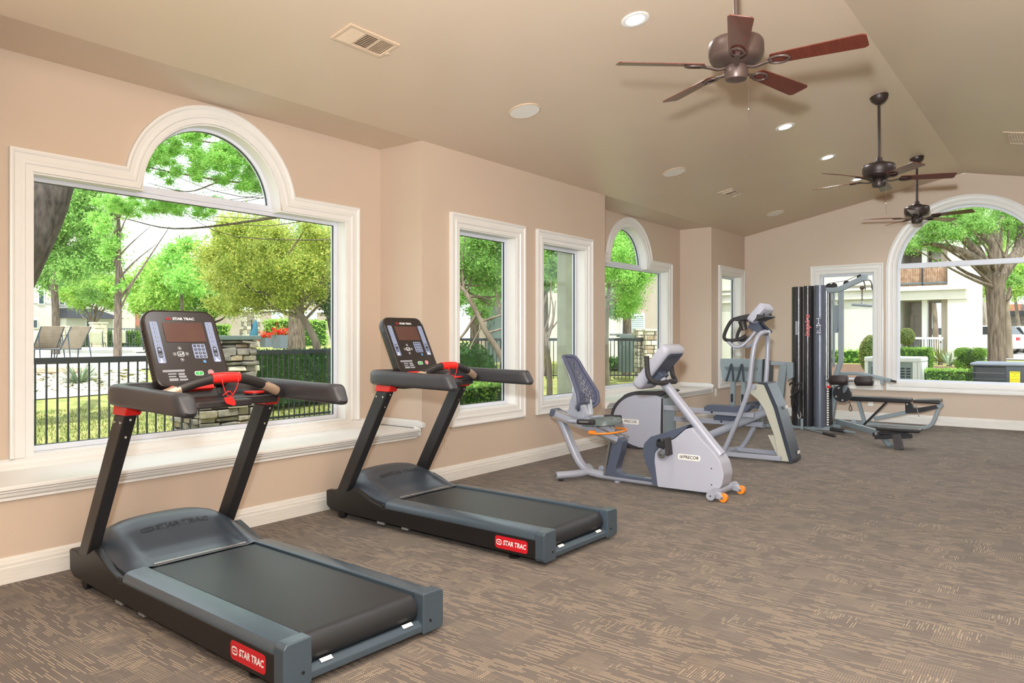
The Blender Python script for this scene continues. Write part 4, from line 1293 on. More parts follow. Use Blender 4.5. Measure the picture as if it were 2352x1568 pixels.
# ------------------------------------------------------------------ multi gym
gym = thing('multi_gym', (11.2, 3.0, 0), 'tall multi gym with black shrouds, cable arm and two benches', 'multi gym')


def panel(pts, z0, z1, name, m, th=.012, n=4):
    P2 = crom([(x, y, 0) for x, y in pts], n)
    mb = MB()
    rings = []
    for z in (z0, z1):
        rings.append(P2)
    V = []
    off = []
    for i, p in enumerate(P2):
        t = (P2[min(i + 1, len(P2) - 1)] - P2[max(i - 1, 0)]).normalized()
        nrm = Vector((-t.y, t.x, 0))
        off.append(p + nrm * th)
    poly = [(p.x, p.y) for p in P2] + [(p.x, p.y) for p in reversed(off)]
    mb.prism(poly, 'z', z0, z1)
    return mb.build(name, m, gym, smooth=50)


sh_a = panel([(11.32, 3.37), (11.16, 3.345), (11.08, 3.28), (11.075, 3.215), (11.11, 3.17)], .05, 2.07, 'shroud', M['gymblack'])
sh_b = panel([(11.12, 3.165), (11.055, 3.14), (11.045, 3.09), (11.07, 3.05), (11.12, 3.02)], .05, 2.075, 'shroud', M['gymblack'])
sh_c = panel([(11.13, 3.02), (11.08, 3.0), (11.055, 2.96), (11.06, 2.91), (11.09, 2.875), (11.14, 2.862)], .05, 2.08, 'shroud', M['gymslate'])
for (x, y, z) in ((11.075, 3.26, 2.02), (11.10, 2.885, 2.03)):
    MB().cyl((x + .01, y, z), (x - .015, y, z), .01, 10).build('shroud_bolt', M['dark'], gym)
text('inspire', .095, Frame((11.041, 3.088, 1.50), (0, 0, 1), (0, 1, 0)), M['pinkprint'], 'lettering', sh_b, bold=.002, shear=.25, sx=1.25)
fd = Frame((11.049, 2.935, 1.50), (0, -1, 0), (0, 0, 1))
dg = MB().slab(rrect(.085, .25, .004, 2), fd, .0, .002).build('exercise_chart', M['navy'], sh_c)
fig = MB()
for q in ([(-.03, .10), (.03, .11)], [(0, .11), (0, .04)], [(0, .04), (-.03, .0)], [(0, .04), (.02, .0)], [(-.035, 0), (.035, 0)], [(.02, -.02), (.02, -.10)], [(-.03, -.10), (.03, -.105)], [(-.03, -.02), (-.022, -.025)], [(-.02, -.07), (.0, -.08)]):
    fig.bar(fd(q[0][0], q[0][1], .0025), fd(q[1][0], q[1][1], .0025), .002, .008, up=fd.ay if abs(q[0][0] - q[1][0]) > .02 else fd.ax)
fig.build('chart_figures', M['white'], dg)
fd2 = Frame((11.075, 3.30, 1.47), (0, -1, 0), (0, 0, 1)); fd2 = Frame((11.062, 3.245, 1.47), (0, -1, 0), (0, 0, 1))
MB().slab(rrect(.03, .2, .003, 2), fd2, 0, .002).build('exercise_chart', M['greytext'], sh_a)
# base
bs = MB()
bs.bar((11.15, 3.45, .03), (11.15, 2.80, .03), .10, .05)
bs.bar((11.55, 3.40, .03), (11.55, 2.75, .03), .08, .05)
bs.bar((11.15, 3.10, .03), (11.55, 3.10, .03), .08, .05)
bs.build('base_frame', M['gymgrey'], gym, bevel=.006)
MB().box(11.05, 11.12, 3.15, 3.19, .0, .16).build('base_post', M['gymgrey'], gym, bevel=.006)
# rear posts and weight stack
MB().bar((11.48, 2.90, .05), (11.48, 2.90, 2.02), .05, .09, up=(1, 0, 0)).build('rear_post', M['gymblack'], gym, bevel=.008)
MB().bar((11.48, 2.84, .9), (11.48, 2.84, 2.02), .03, .05, up=(1, 0, 0)).build('rear_post', M['gymgrey'], gym, bevel=.006)
for x in (11.24, 11.34):
    MB().cyl((x, 2.88, .06), (x, 2.88, 2.0), .0125, 12).build('guide_rod', M['chrome'], gym)
MB().tube([(11.29, 2.86, .68), (11.29, 2.86, 2.0)], .005, 8).build('cable', M['black'], gym)
for i in range(16):
    z = .07 + i * .034
    pl = MB().box(11.18, 11.40, 2.825, 2.965, z, z + .029).build('weight_plate', M['black'], gym, bevel=.003)
    MB().box(11.175, 11.181, 2.83, 2.86, z + .004, z + .026).build('plate_number', M['plate'], pl)
MB().lathe([(.02, 0), (.02, .05), (.012, .07), (.012, .12)], (11.29, 2.87, .62), (0, 0, 1), 12).build('stack_cap', M['chrome'], gym)
MB().cyl((11.19, 2.83, .625), (11.15, 2.83, .625), .022, 14).build('weight_pin', M['red'], gym, bevel=.004)
# top arm with pulleys
ar = crom([(11.30, 2.93, 2.02), (11.30, 2.78, 2.015), (11.30, 2.68, 2.04), (11.30, 2.52, 2.115), (11.30, 2.37, 2.18)], 4)
MB().sweep(ar, rrect(.055, .075, .006, 2)).build('top_arm', M['gymgrey'], gym, smooth=40, bevel=.004)
MB().box(11.25, 11.35, 2.345, 2.42, 2.13, 2.225).build('arm_head', M['gymgrey'], gym, bevel=.008)
for y, z in ((2.86, 2.07), (2.79, 2.075), (2.62, 2.10), (2.44, 2.18)):
    MB().cyl((11.285, y, z), (11.315, y, z), .045, 20).build('pulley', M['gymblack'], gym, bevel=.006)
MB().tube([(11.30, 2.86, 2.115), (11.30, 2.62, 2.145), (11.30, 2.44, 2.225)], .004, 6).build('cable', M['black'], gym)
MB().bar((11.32, 2.70, 2.02), (11.32, 2.70, .98), .055, .07, up=(0, 1, 0)).build('front_post', M['gymgrey'], gym, bevel=.008)
MB().bar((11.32, 2.70, 1.0), (11.34, 2.80, .70), .055, .07, up=(0, 1, 0)).build('front_post', M['gymgrey'], gym, bevel=.008)
MB().tube(crom([(11.38, 2.74, 1.85), (11.38, 2.725, 1.75), (11.38, 2.725, 1.55), (11.38, 2.745, 1.42)], 4), .022, 10).build('chest_arm', M['grip'], gym, smooth=60)
MB().prism(fillet([(2.80, 1.80), (2.76, 1.80), (2.745, 1.60), (2.76, 1.40), (2.80, 1.40)], .01), 'x', 11.36, 11.40).build('arm_bracket', M['gymgrey'], gym, bevel=.004)
# hanging hooks
for y0 in (2.42, 2.33):
    MB().tube(crom([(11.28, y0, 2.14), (11.28, y0 - .03, 2.12), (11.28, y0 - .045, 2.06), (11.28, y0 - .05, 2.0)], 4), .008, 8).build('hook', M['bronze'], gym, smooth=60)
    MB().cyl((11.25, y0 - .045, 2.03), (11.31, y0 - .045, 2.05), .006, 8).build('hook_pin', M['dark'], gym)
# chain and small lat handle (hangs from the arm)
hd = thing('lat_handle', (11.27, 2.41, 1.75), 'short grey pull bar hanging on a chain from the gym arm', 'pull bar')
MB().ball((11.27, 2.41, 2.03), .03, 12).build('stop_ball', M['bronze'], hd)
for i in range(6):
    z = 2.0 - i * .033
    pts = [Vector((11.27, 2.41, z)) + (Vector((math.cos(a) * .010, 0, math.sin(a) * .022)) if i % 2 else Vector((0, math.cos(a) * .010, math.sin(a) * .022))) for a in np.linspace(0, 2 * math.pi, 11)[:-1]]
    MB().tube(pts, .0035, 6, closed=True).build('chain_link', M['bronze'], hd, smooth=60)
MB().prism(fillet([(2.44, 1.78), (2.38, 1.78), (2.395, 1.83), (2.40, 1.85), (2.42, 1.85), (2.425, 1.83)], .008), 'x', 11.255, 11.285).build('handle_eye', M['steelbar'], hd, bevel=.004)
MB().tube([(11.27, 2.545, 1.80), (11.27, 2.28, 1.775)], .019, 12).build('bar', M['gymgrey'], hd, bevel=.006)
# leg developer
MB().bar((11.42, 2.88, .03), (11.38, 2.78, .64), .07, .09, up=(1, 0, 0)).build('seat_post', M['gymgrey'], gym, bevel=.008)
cam_ = MB(); cam_.cyl((11.28, 2.68, .53), (11.33, 2.68, .53), .125, 28); cam_ = cam_.build('cam_plate', M['gymblack'], gym, bevel=.006)
for y, z in ((2.72, .61), (2.755, .485), (2.67, .435)):
    MB().cyl((11.28, y, z), (11.268, y, z), .016, 10).build('bolt', M['chrome'], cam_)
MB().tube([(11.24, 2.88, .715), (11.24, 2.25, .735)], .018, 12).build('roller_shaft', M['chrome'], gym)
for y0, y1 in ((2.83, 2.59), (2.485, 2.265)):
    rl = MB().tube([(11.24, y0, .72), (11.24, y0 - .012, .72), (11.24, y1 + .012, .728), (11.24, y1, .728)], [.058, .07, .07, .058], 20).build('foam_roller', M['roller'], gym, smooth=50)
    MB().cyl((11.24, y0 + .001, .72), (11.24, y0 + .012, .72), .045, 14).build('roller_cap', M['black'], rl, bevel=.006)
MB().bar((11.24, 2.60, .70), (11.30, 2.66, .55), .04, .05).build('roller_arm', M['gymgrey'], gym, bevel=.006)
MB().sweep(crom([(11.75, 2.82, .79), (11.75, 2.60, .80), (11.75, 2.40, .775), (11.75, 2.13, .715)], 4), rrect(.04, .05, .004, 2)).build('press_arm', M['gymgrey'], gym, smooth=40)
MB().cyl((11.75, 2.14, .716), (11.75, 2.06, .70), .016, 10).build('arm_tip', M['black'], gym)
MB().box(11.70, 11.80, 2.22, 2.26, .66, .74).build('arm_clamp', M['gymgrey'], gym, bevel=.006)
MB().tube(crom([(11.35, 2.60, .42), (11.35, 2.575, .36), (11.35, 2.56, .31), (11.35, 2.575, .28), (11.35, 2.60, .31), (11.35, 2.585, .37)], 4), .006, 8).build('snap_hook', M['bronze'], gym, smooth=60)
# long bench near the end wall
XB_ = 12.0
MB().prism(fillet([(2.72, .385), (1.905, .39), (1.905, .455), (2.72, .452)], .02, 4), 'x', XB_ - .14, XB_ + .14).build('bench_pad', M['vinyl'], gym, bevel=.015, seg=3)
MB().prism(fillet([(1.865, .40), (1.53, .40), (1.53, .462), (1.865, .445)], .02, 4), 'x', XB_ - .16, XB_ + .16).build('seat_pad', M['vinyl'], gym, bevel=.015, seg=3)
MB().prism(fillet([(1.985, .39), (1.90, .38), (1.86, .32), (1.80, .325), (1.55, .385), (1.53, .345), (1.80, .255), (1.98, .235)], .01), 'x', XB_ - .04, XB_ + .04).build('seat_bracket', M['gymblack'], gym, bevel=.006)
MB().bar((XB_ - .05, 2.21, .40), (XB_ - .05, 2.53, .03), .03, .05, up=(1, 0, 0)).build('brace', M['gymblack'], gym, bevel=.006)
MB().bar((XB_, 2.40, .13), (XB_, 1.96, .25), .05, .05).build('adjust_tube', M['gymgrey'], gym, bevel=.006)
MB().bar((XB_, 2.62, .39), (XB_, 2.53, .06), .05, .06, up=(1, 0, 0)).build('strut', M['gymgrey'], gym, bevel=.006)
MB().sweep(crom([(XB_, 1.56, .36), (XB_, 1.60, .22), (XB_, 1.65, .10), (XB_, 1.74, .045), (XB_, 1.88, .035), (XB_, 2.3, .04), (XB_ - .05, 2.58, .05), (XB_ - .45, 2.84, .06)], 5), rrect(.05, .055, .006, 2), up=(1, 0, 0.01)).build('floor_beam', M['gymgrey'], gym, smooth=50)
MB().cyl((XB_ - .05, 1.545, .375), (XB_ + .05, 1.545, .375), .04, 18).build('pivot', M['gymgrey'], gym, bevel=.006)
for y, z in ((2.21, .395), (1.95, .375), (2.52, .04)):
    MB().cyl((XB_ - .065, y, z), (XB_ - .075, y, z), .014, 10).build('bolt', M['chrome'], gym)
MB().cyl((XB_ - .05, 1.84, .36), (XB_ - .05, 1.80, .20), .007, 8).build('adjust_pin', M['chrome'], gym)
# low seat on a diagonal beam towards the camera
A0, A1 = Vector((11.20, 2.72, .14)), Vector((9.98, 1.92, .155))
MB().bar(A0, A1, .055, .07).build('row_beam', M['gymgrey'], gym, bevel=.006)
dA = (A1 - A0).normalized()
nA = Vector((-dA.y, dA.x, 0))
MB().box(10.68, 10.74, 2.36, 2.42, .18, .23).build('beam_stub', M['gymgrey'], gym, bevel=.006)
MB().bar(A1 - dA * .18 - Vector((0, 0, .03)), A1 + dA * .05 - Vector((0, 0, .03)), .06, .05).build('beam_sleeve', M['gymblack'], gym, bevel=.006)
MB().obox((9.90, 1.705, .235), (0, 1, .0), (1, 0, 0), .235, .13, .024).build('low_seat_pad', M['vinyl'], gym, bevel=.016, seg=3)
MB().bar((9.88, 1.97, .12), (9.88, 1.56, .165), .05, .05).build('low_seat_frame', M['gymblack'], gym, bevel=.006)
MB().bar((9.88, 1.93, .175), (9.88, 1.60, .19), .09, .03).build('low_seat_plate', M['gymblack'], gym, bevel=.004)
MB().bar((9.83, 1.72, .18), (9.80, 1.685, .0), .075, .095, up=(0, 1, 0)).build('low_seat_leg', M['gymblack'], gym, bevel=.004)
MB().bar((10.02, 1.93, .14), (9.91, 1.80, .01), .055, .06, up=(0, 1, 0)).build('low_seat_strut', M['gymgrey'], gym, bevel=.004)
for y, z in ((1.74, .15), (1.95, .165)):
    MB().cyl((9.85, y, z), (9.835, y, z), .013, 10).build('bolt', M['chrome'], gym)
# foot pegs at the tower base
MB().tube([(10.93, 2.74, .055), (10.80, 2.53, .055)], .03, 14).build('foot_peg', M['grip'], gym, bevel=.006)
MB().tube([(10.80, 2.53, .055), (10.70, 2.38, .055)], .018, 10).build('peg_rod', M['gymgrey'], gym)
# leg press station (left of the tower)
lp = MB(); fl_ = Frame((10.95, 4.02, .835), (0, -1, 0), (.12, 0, 1))
pl_ = fillet([(-.33, .175), (.345, .175), (.345, -.17), (-.26, -.165), (-.29, -.13), (-.335, .10)], [.02, .03, .04, .06, .05, .03])
lpp = lp.slab(pl_, fl_, -.02, .02).build('foot_plate', M['gymgrey'], gym, bevel=.01)
MB().slab(fillet([(-.27, .05), (.20, .05), (.20, -.01), (-.22, -.01)], .015), fl_, .018, .026).build('plate_rib', M['seatpad'], lpp, bevel=.004)
MB().slab(rrect(.008, .05, .002, 2, .24, .03), fl_, .018, .024).build('plate_slot', M['dark'], lpp)
MB().obox(fl_(.40, -.02, .02), fl_.ax, fl_.ay, .035, .19, .17).build('back_pad', M['vinyl'], gym, bevel=.03, seg=3)
for k_, y in ((0, 4.16), (1, 4.00)):
    lo = crom([(10.86, y + .06, .67), (10.86, y + .02, .80), (10.86, y - .02, .93), (10.86, y - .04, .80), (10.86, y - .05, .67)], 4)
    MB().sweep(lo, rrect(.03, .025, .004, 2), up=(1, 0, 0)).build('link_loop', M['hood'], gym, smooth=50)
    MB().prism([(y + .03, .10), (y - .05, .10), (y - .06, .68), (y + .0, .68)], 'x', 10.88, 10.95).build('link_post', M['gymgrey'], gym, bevel=.006)
    MB().slab(rrect(.035, .13, .017, 4, 0, 0), Frame((10.879, y - .02, .42), (0, -1, 0), (0, 0, 1)), 0, .003).build('post_slot', M['dark'], gym)
MB().bar((10.95, 3.62, .96), (11.15, 3.28, .93), .05, .06).build('press_link', M['gymgrey'], gym, bevel=.006)
MB().prism([(3.46, .92), (3.36, .92), (3.42, .30), (3.54, .20)], 'x', 10.95, 11.02).build('press_lever', M['gymgrey'], gym, bevel=.006)
MB().prism([(3.38, .97), (3.28, .97), (3.28, .75), (3.36, .70)], 'x', 11.0, 11.08).build('lever_bracket', M['gymgrey'], gym, bevel=.006)
MB().prism(fillet([(3.95, .36), (3.55, .44), (3.52, .40), (3.58, .30), (3.92, .28)], .02), 'x', 10.80, 11.10).build('press_seat', M['navy'], gym, bevel=.02)
pb = MB(); pb.bar((11.0, 4.15, .03), (11.0, 3.40, .03), .08, .05); pb.bar((10.80, 3.68, .03), (11.25, 3.68, .03), .08, .05); pb.bar((10.95, 3.70, .05), (10.95, 3.68, .32), .06, .06, up=(1, 0, 0))
pb.build('press_base', M['gymgrey'], gym, bevel=.006)
# straps and ropes hanging on the tower
rp = thing('cable_attachments', (11.03, 3.24, .3), 'bunch of black ropes and straps hanging on the gym shroud', 'gym straps')
for i in range(9):
    y = 3.30 - i * .018; r1 = random.uniform(-.02, .02)
    z0 = random.uniform(.60, .72); z1 = random.uniform(.12, .38)
    pts = [(11.04 - .012 * (i % 3), y, z0), (11.0 - .01 * (i % 2), y + r1, (z0 + z1) / 2 + .1), (11.01, y - r1, (z0 + z1) / 2 - .05), (11.03, y + r1 * .5, z1)]
    MB().tube(crom(pts, 5), random.choice((.007, .011, .014)), 8).build('rope', M['black'] if i % 3 else M['grip'], rp, smooth=60)
MB().tube([(11.0, 3.31, .46), (10.98, 3.19, .57)], .022, 12).build('handle', M['black_pl'], rp, bevel=.006)
MB().tube(crom([(11.03, 3.22, .22), (11.0, 3.20, .16), (11.01, 3.17, .20), (11.03, 3.185, .27)], 4), .006, 8).build('snap_hook', M['chrome'], rp, smooth=60)
MB().tube(crom([(11.05, 3.34, .64), (11.0, 3.30, .67), (11.0, 3.22, .66), (11.03, 3.16, .68)], 4), .012, 8).build('strap_loop', M['black'], rp, smooth=60)
# bar lying on the floor
fbar = thing('pulldown_bar', (10.75, 2.8, 0), 'long black bar with rubber grip lying on the carpet by the gym', 'pull bar')
b0, b1 = Vector((11.06, 3.12, .016)), Vector((10.47, 2.57, .02))
MB().tube([b0, b1], .012, 10).build('rod', M['steelbar'], fbar)
MB().tube([b0.lerp(b1, .62), b1], .019, 12).build('rubber_grip', M['grip'], fbar, bevel=.005)
# ------------------------------------------------------------------ things on the ceiling
def slope_frame(x, y):
    s = 1 if y > YC else -1
    return Frame((x, y, ceil_z(y)), (-1, 0, 0), (0, 1, -s * SL))      # normal points down into the room


def downlight(x, y, label):
    fr = slope_frame(x, y)
    t = thing('recessed_downlight', fr.O, label, 'ceiling light', 'recessed downlights in the vaulted ceiling')
    MB().lathe([(.098, 0.0), (.098, .004), (.092, .008), (.066, .004), (.066, 0.0)], fr.O, fr.an, 32, caps=False).build('trim_ring', M['plate'], t, smooth=50)
    MB().lathe([(.066, .001), (.066, .003)], fr.O, fr.an, 28).build('lens', M['lamp'], t)
    ld = bpy.data.lights.new('downlight', 'AREA')
    ld.shape = 'DISK'; ld.size = .13; ld.energy = DOWN_W; ld.color = (1.0, 1.0, 1.0); ld.spread = R(150)
    lo = bpy.data.objects.new('downlight_lamp', ld); COL.objects.link(lo)
    lo.location = fr.an * .012; lo.parent = t
    lo.rotation_euler = fr.an.to_track_quat('-Z', 'Y').to_euler()
    return t


DOWN_W = 12.0
LX = (1.28, 2.95, 4.62, 6.29, 7.95, 9.62, 11.2)
near = ['above the camera', 'just out of view above the treadmills', 'left of the nearest ceiling fan', 'behind the nearest fan', 'below the nearest fan', 'left of the second fan', 'behind the blades of the second fan']
for i, x in enumerate(LX):
    if i != 3: downlight(x, 2.45, 'lit round downlight on the window side, ' + near[i])
    if i not in (2, 3): downlight(x, 2 * YC - 2.45, 'lit round downlight on the far slope, number %s along the ridge' % ['one', 'two', 'three', 'four', 'five', 'six', 'seven'][i])

for x, lab in ((5.11, 'white round ceiling speaker nearest to the camera'), (8.08, 'white round ceiling speaker above the elliptical'), (11.74, 'white round ceiling speaker near the end wall')):
    fr = slope_frame(x, 3.77)
    t = thing('ceiling_speaker', fr.O, lab, 'speaker', 'round ceiling speakers')
    MB().lathe([(.142, 0), (.142, .006), (.135, .010), (.128, .010), (.128, .004)], fr.O, fr.an, 36, caps=False).build('rim', M['vent'], t, smooth=50)
    MB().lathe([(.128, .002), (.128, .008), (.06, .0085), (.001, .0088)], fr.O, fr.an, 36).build('grille', M['plate'], t, smooth=50)


def ceiling_vent(fr, w, h, label, m):
    t = thing('ceiling_vent', fr.O, label, 'air vent')
    f = MB()
    P = lambda a, b, d: fr(a, b, d)
    o = [(-w / 2, -h / 2), (-w / 2, h / 2), (w / 2, h / 2), (w / 2, -h / 2)]
    band(f, P, o, .028, 0.0, .012); f.build('frame', m, t, bevel=.004)
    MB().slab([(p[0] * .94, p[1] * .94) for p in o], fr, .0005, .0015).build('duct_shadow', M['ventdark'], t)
    a0, a1, b0, b1 = -w / 2 + .028, w / 2 - .028, -h / 2 + .028, h / 2 - .028
    third = (a1 - a0) / 3
    for k in range(1, 3):
        a = a0 + third * k
        MB().slab([(a - .006, b0), (a + .006, b0), (a + .006, b1), (a - .006, b1)], fr, .001, .011).build('mullion', m, t)
    for k in range(3):
        s0, s1 = a0 + third * k + .008, a0 + third * (k + 1) - .008
        if k == 1:
            n = 9
            for i in range(n):
                b = lerp(b0, b1, (i + .5) / n)
                MB().obox(fr((s0 + s1) / 2, b, .007), fr.ax, fr.ay * .9 + fr.an * .44, (s1 - s0) / 2, .0085, .0008).build('slat', m, t, smooth=0)
        else:
            n = 7
            for i in range(n):
                a = lerp(s0, s1, (i + .5) / n)
                sg = 1 if k == 0 else -1
                MB().obox(fr(a, (b0 + b1) / 2, .006), fr.ay, fr.ax * (.8 if k == 0 else .93) + fr.an * (.6 if k == 0 else .36) * sg, (b1 - b0) / 2, .0085 if k == 0 else .0105, .0008).build('slat', m, t, smooth=0)
    MB().obox(fr(w / 2 - .004, -h * .12, .014), fr.ax, fr.ay, .012, .012, .006).build('lever', m, t, bevel=.002)
    return t


f_ = slope_frame(3.285, 3.72)
ceiling_vent(Frame(f_.O, (1, 0, 0), -f_.ay), .43, .205, 'painted air vent with slats in the ceiling at the upper left', M['vent'])
f_ = slope_frame(9.75, 3.725)
ceiling_vent(Frame(f_.O, (1, 0, 0), -f_.ay), .43, .205, 'small painted air vent far along the ceiling above the far bay', M['ceiling'])
f_ = slope_frame(10.25, .45)
t = thing('return_grille', f_.O, 'beige return air grille on the right ceiling slope', 'air vent')
fr = Frame(f_.O, (1, 0, 0), -f_.ay)
g = MB(); band(g, lambda a, b, d: fr(a, b, d), [(-.32, -.22), (-.32, .22), (.32, .22), (.32, -.22)], .03, 0, .012); g.build('frame', M['vent'], t, bevel=.004)
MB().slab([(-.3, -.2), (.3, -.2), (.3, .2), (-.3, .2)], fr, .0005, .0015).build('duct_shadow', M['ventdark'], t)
for i in range(9):
    a = -.29 + .58 * (i + .5) / 9
    MB().slab([(a - .008, -.19), (a + .008, -.19), (a + .008, .19), (a - .008, .19)], fr, .004, .009).build('slat', M['vent'], t, smooth=0)
for i in range(14):
    b = -.19 + .38 * (i + .5) / 14
    MB().slab([(-.29, b - .004), (.29, b - .004), (.29, b + .004), (-.29, b + .004)], fr, .003, .006).build('slat', M['vent'], t, smooth=0)


# ------------------------------------------------------------------ ceiling fans
def make_fan(x, y, zb, th0, metal, blade_m, label):
    zc = ceil_z(y)
    t = thing('ceiling_fan', (x, y, zc), label, 'ceiling fan', 'five blade ceiling fans under the ridge')
    fr = slope_frame(x, y)
    MB().lathe([(.085, -.005), (.086, .012), (.074, .045), (.045, .075), (.022, .085)], (x, y, zc - .0), (fr.an * .6 + Vector((0, 0, -1)) * .4), 28).build('canopy', metal, t, smooth=50)
    MB().tube([(x, y, zc - .03), (x, y, zb + .22)], .0135, 14).build('downrod', metal, t)
    MB().lathe([(.028, .235), (.034, .20), (.055, .195), (.06, .18), (.12, .172), (.14, .165), (.15, .15), (.152, .135), (.152, .085), (.148, .08), (.148, .07), (.140, .052), (.115, .04), (.07, .03), (.05, .02)], (x, y, zb), (0, 0, 1), 36).build('motor_housing', metal, t, smooth=50)
    MB().lathe([(.052, .03), (.066, .015), (.066, -.03), (.060, -.05), (.058, -.055), (.03, -.062), (.001, -.063)], (x, y, zb), (0, 0, 1), 28).build('switch_housing', metal, t, smooth=50)
    for k in range(5):
        a = YAW - R(th0 + 72 * k)
        d = Vector((math.cos(a), math.sin(a), 0)); s = Vector((-d.y, d.x, 0))
        c = Vector((x, y, zb + .012))
        up = Vector((0, 0, 1))
        tilt = R(-13)
        sv = s * math.cos(tilt) + up * math.sin(tilt)            # blade pitch
        iron = MB()
        ip = crom([c + d * .055, c + d * .10 - up * .012, c + d * .15 - up * .004, c + d * .20 + up * .004], 4)
        iron.sweep(ip, rrect(.026, .012, .005, 3), up=up)
        ring = [c + d * (.235 + .055 * math.cos(q)) + sv * (.034 * math.sin(q)) + up * .003 for q in np.linspace(0, 2 * math.pi, 19)[:-1]]
        iron.tube(ring, .008, 8, closed=True)
        ir = iron.build('blade_iron', metal, t, smooth=60)
        bo = fillet([(.19, -.048), (.66, -.064), (.68, -.05), (.68, .05), (.66, .064), (.19, .048)], [.02, .02, .01, .01, .02, .02], 4)
        fb = Frame(c + up * .012, d, sv)
        MB().slab(bo, fb, -.003, .003).build('blade', blade_m, t, bevel=.0015)
    ch = MB().tube(crom([(x + .04, y - .05, zb - .03), (x + .045, y - .055, zb - .1), (x + .045, y - .055, zb - .33)], 3), .0014, 6).build('pull_chain', M['bronze'], t)
    MB().ball((x + .045, y - .055, zb - .22), .006, 8).build('chain_bead', M['chrome'], ch)
    return t


make_fan(4.11, 1.54, 2.86, 51, M['bronze'], M['cherry'], 'nearest bronze ceiling fan with cherry wood blades')
make_fan(8.07, 1.57, 2.89, 33, M['bronze_dk'], M['cherry'], 'second ceiling fan, dark bronze, hanging above the elliptical')
make_fan(11.04, 1.69, 2.90, 69, M['bronze_dk'], M['cherry'], 'farthest ceiling fan in front of the arched end window')
# ------------------------------------------------------------------ outside: materials
M['bark'] = mat('grey_bark', srgb(132, 116, 102), 0.9, bump=1.0, bscale=26, stretch=(1, 1, .14), col2=srgb(66, 56, 48), vscale=24)
M['bark_dark'] = mat('dark_furrowed_bark', srgb(98, 88, 82), 0.95, bump=1.0, bscale=22, stretch=(1, 1, .35), col2=srgb(44, 38, 36), vscale=16)
M['bark_pale'] = mat('pale_smooth_bark', srgb(150, 136, 118), 0.85, bump=.5, bscale=20, stretch=(1, 1, .3), col2=srgb(104, 90, 76), vscale=6)
M['leaf_mid'] = leafmat('leaf_mid_green', srgb(88, 144, 54), srgb(164, 204, 108))
M['leaf_bright'] = leafmat('leaf_bright_green', srgb(122, 178, 56), srgb(198, 224, 118))
M['leaf_yellow'] = leafmat('leaf_yellow_green', srgb(112, 148, 52), srgb(236, 236, 126))
M['leaf_feather'] = leafmat('leaf_feathery_green', srgb(116, 184, 66), srgb(188, 228, 124))
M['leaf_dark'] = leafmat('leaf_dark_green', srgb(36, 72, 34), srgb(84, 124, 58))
M['leaf_hedge'] = leafmat('leaf_hedge', srgb(78, 136, 48), srgb(178, 212, 100))
M['leaf_olive'] = leafmat('leaf_olive', srgb(104, 116, 64), srgb(170, 176, 110))
M['leaf_agave'] = leafmat('leaf_agave', srgb(108, 132, 106), srgb(168, 186, 150), .2)
M['flower'] = leafmat('red_flower', srgb(200, 20, 20), srgb(236, 60, 40), .3)
M['grassblade'] = leafmat('grass_blade', srgb(84, 104, 40), srgb(150, 150, 84))
M['lawn'] = mat('lawn', srgb(112, 128, 58), 0.95, col2=srgb(168, 160, 96), vscale=3.5, bump=.6, bscale=40)
M['concrete'] = mat('pale_concrete', srgb(206, 200, 190), 0.9, var=.06, vscale=2, bump=.15, bscale=40)
M['concrete_grey'] = mat('grey_concrete', srgb(150, 150, 152), 0.9, var=.08, vscale=2, bump=.15, bscale=40)
M['asphalt'] = mat('asphalt', srgb(150, 148, 144), 0.95, var=.06, vscale=3)
M['fence'] = mat('black_fence_paint', srgb(34, 38, 42), 0.5, var=.1, vscale=8)
M['fence_grey'] = mat('grey_fence_paint', srgb(96, 108, 112), 0.6, var=.08)
M['stone_a'] = mat('warm_grey_stone', srgb(122, 114, 102), 0.9, col2=srgb(170, 160, 144), vscale=7, bump=.9, bscale=20)
M['stone_b'] = mat('dark_grey_stone', srgb(98, 94, 90), 0.9, col2=srgb(146, 138, 126), vscale=7, bump=.9, bscale=20)
M['stone_c'] = mat('tan_stone', srgb(146, 122, 100), 0.9, col2=srgb(176, 160, 138), vscale=7, bump=.9, bscale=20)
M['stone_w'] = mat('pale_limestone', srgb(196, 186, 166), 0.9, col2=srgb(222, 214, 198), vscale=7, bump=.9, bscale=20)
M['mortar'] = mat('dark_mortar', srgb(58, 54, 50), 0.95, var=.1)
M['slab'] = mat('grey_slab', srgb(98, 112, 108), 0.7, var=.08)
M['bwall'] = mat('cream_render', srgb(212, 208, 198), 0.9, var=.05, vscale=1.2, bump=.3, bscale=8)
M['awning'] = mat('black_awning', srgb(38, 42, 50), 0.7, var=.05)
M['brick'] = mat('salmon_roof', srgb(196, 128, 100), 0.9, var=.1)
M['pane_dark'] = mat('dark_window_pane', srgb(72, 88, 100), 0.15, var=.1, spec=.6)
M['pane_light'] = mat('blinds_pane', srgb(196, 212, 222), 0.4, var=.04, vscale=30, stretch=(.1, .1, 1))
M['siding'] = mat('beige_siding', srgb(178, 164, 150), 0.8, var=.04)
M['wood'] = mat('weathered_wood', srgb(150, 112, 88), 0.85, col2=srgb(194, 162, 138), vscale=10)
M['strap'] = mat('taupe_strap', srgb(150, 136, 120), 0.7, var=.08)
M['sling'] = mat('white_sling', srgb(232, 226, 214), 0.7, var=.03)
M['water'] = mat('pool_water', srgb(120, 180, 205), 0.06, var=.1, vscale=2, bump=.2, bscale=5)
M['teal'] = mat('teal_canvas', srgb(40, 98, 120), 0.7, var=.1)
M['pot'] = mat('slate_planter', srgb(108, 116, 130), 0.6, var=.05)
M['acwhite'] = mat('pale_ac_casing', srgb(222, 224, 224), 0.5, var=.02)
M['acgreen'] = mat('grey_green_ac_louver', srgb(128, 142, 138), 0.5, var=.03)
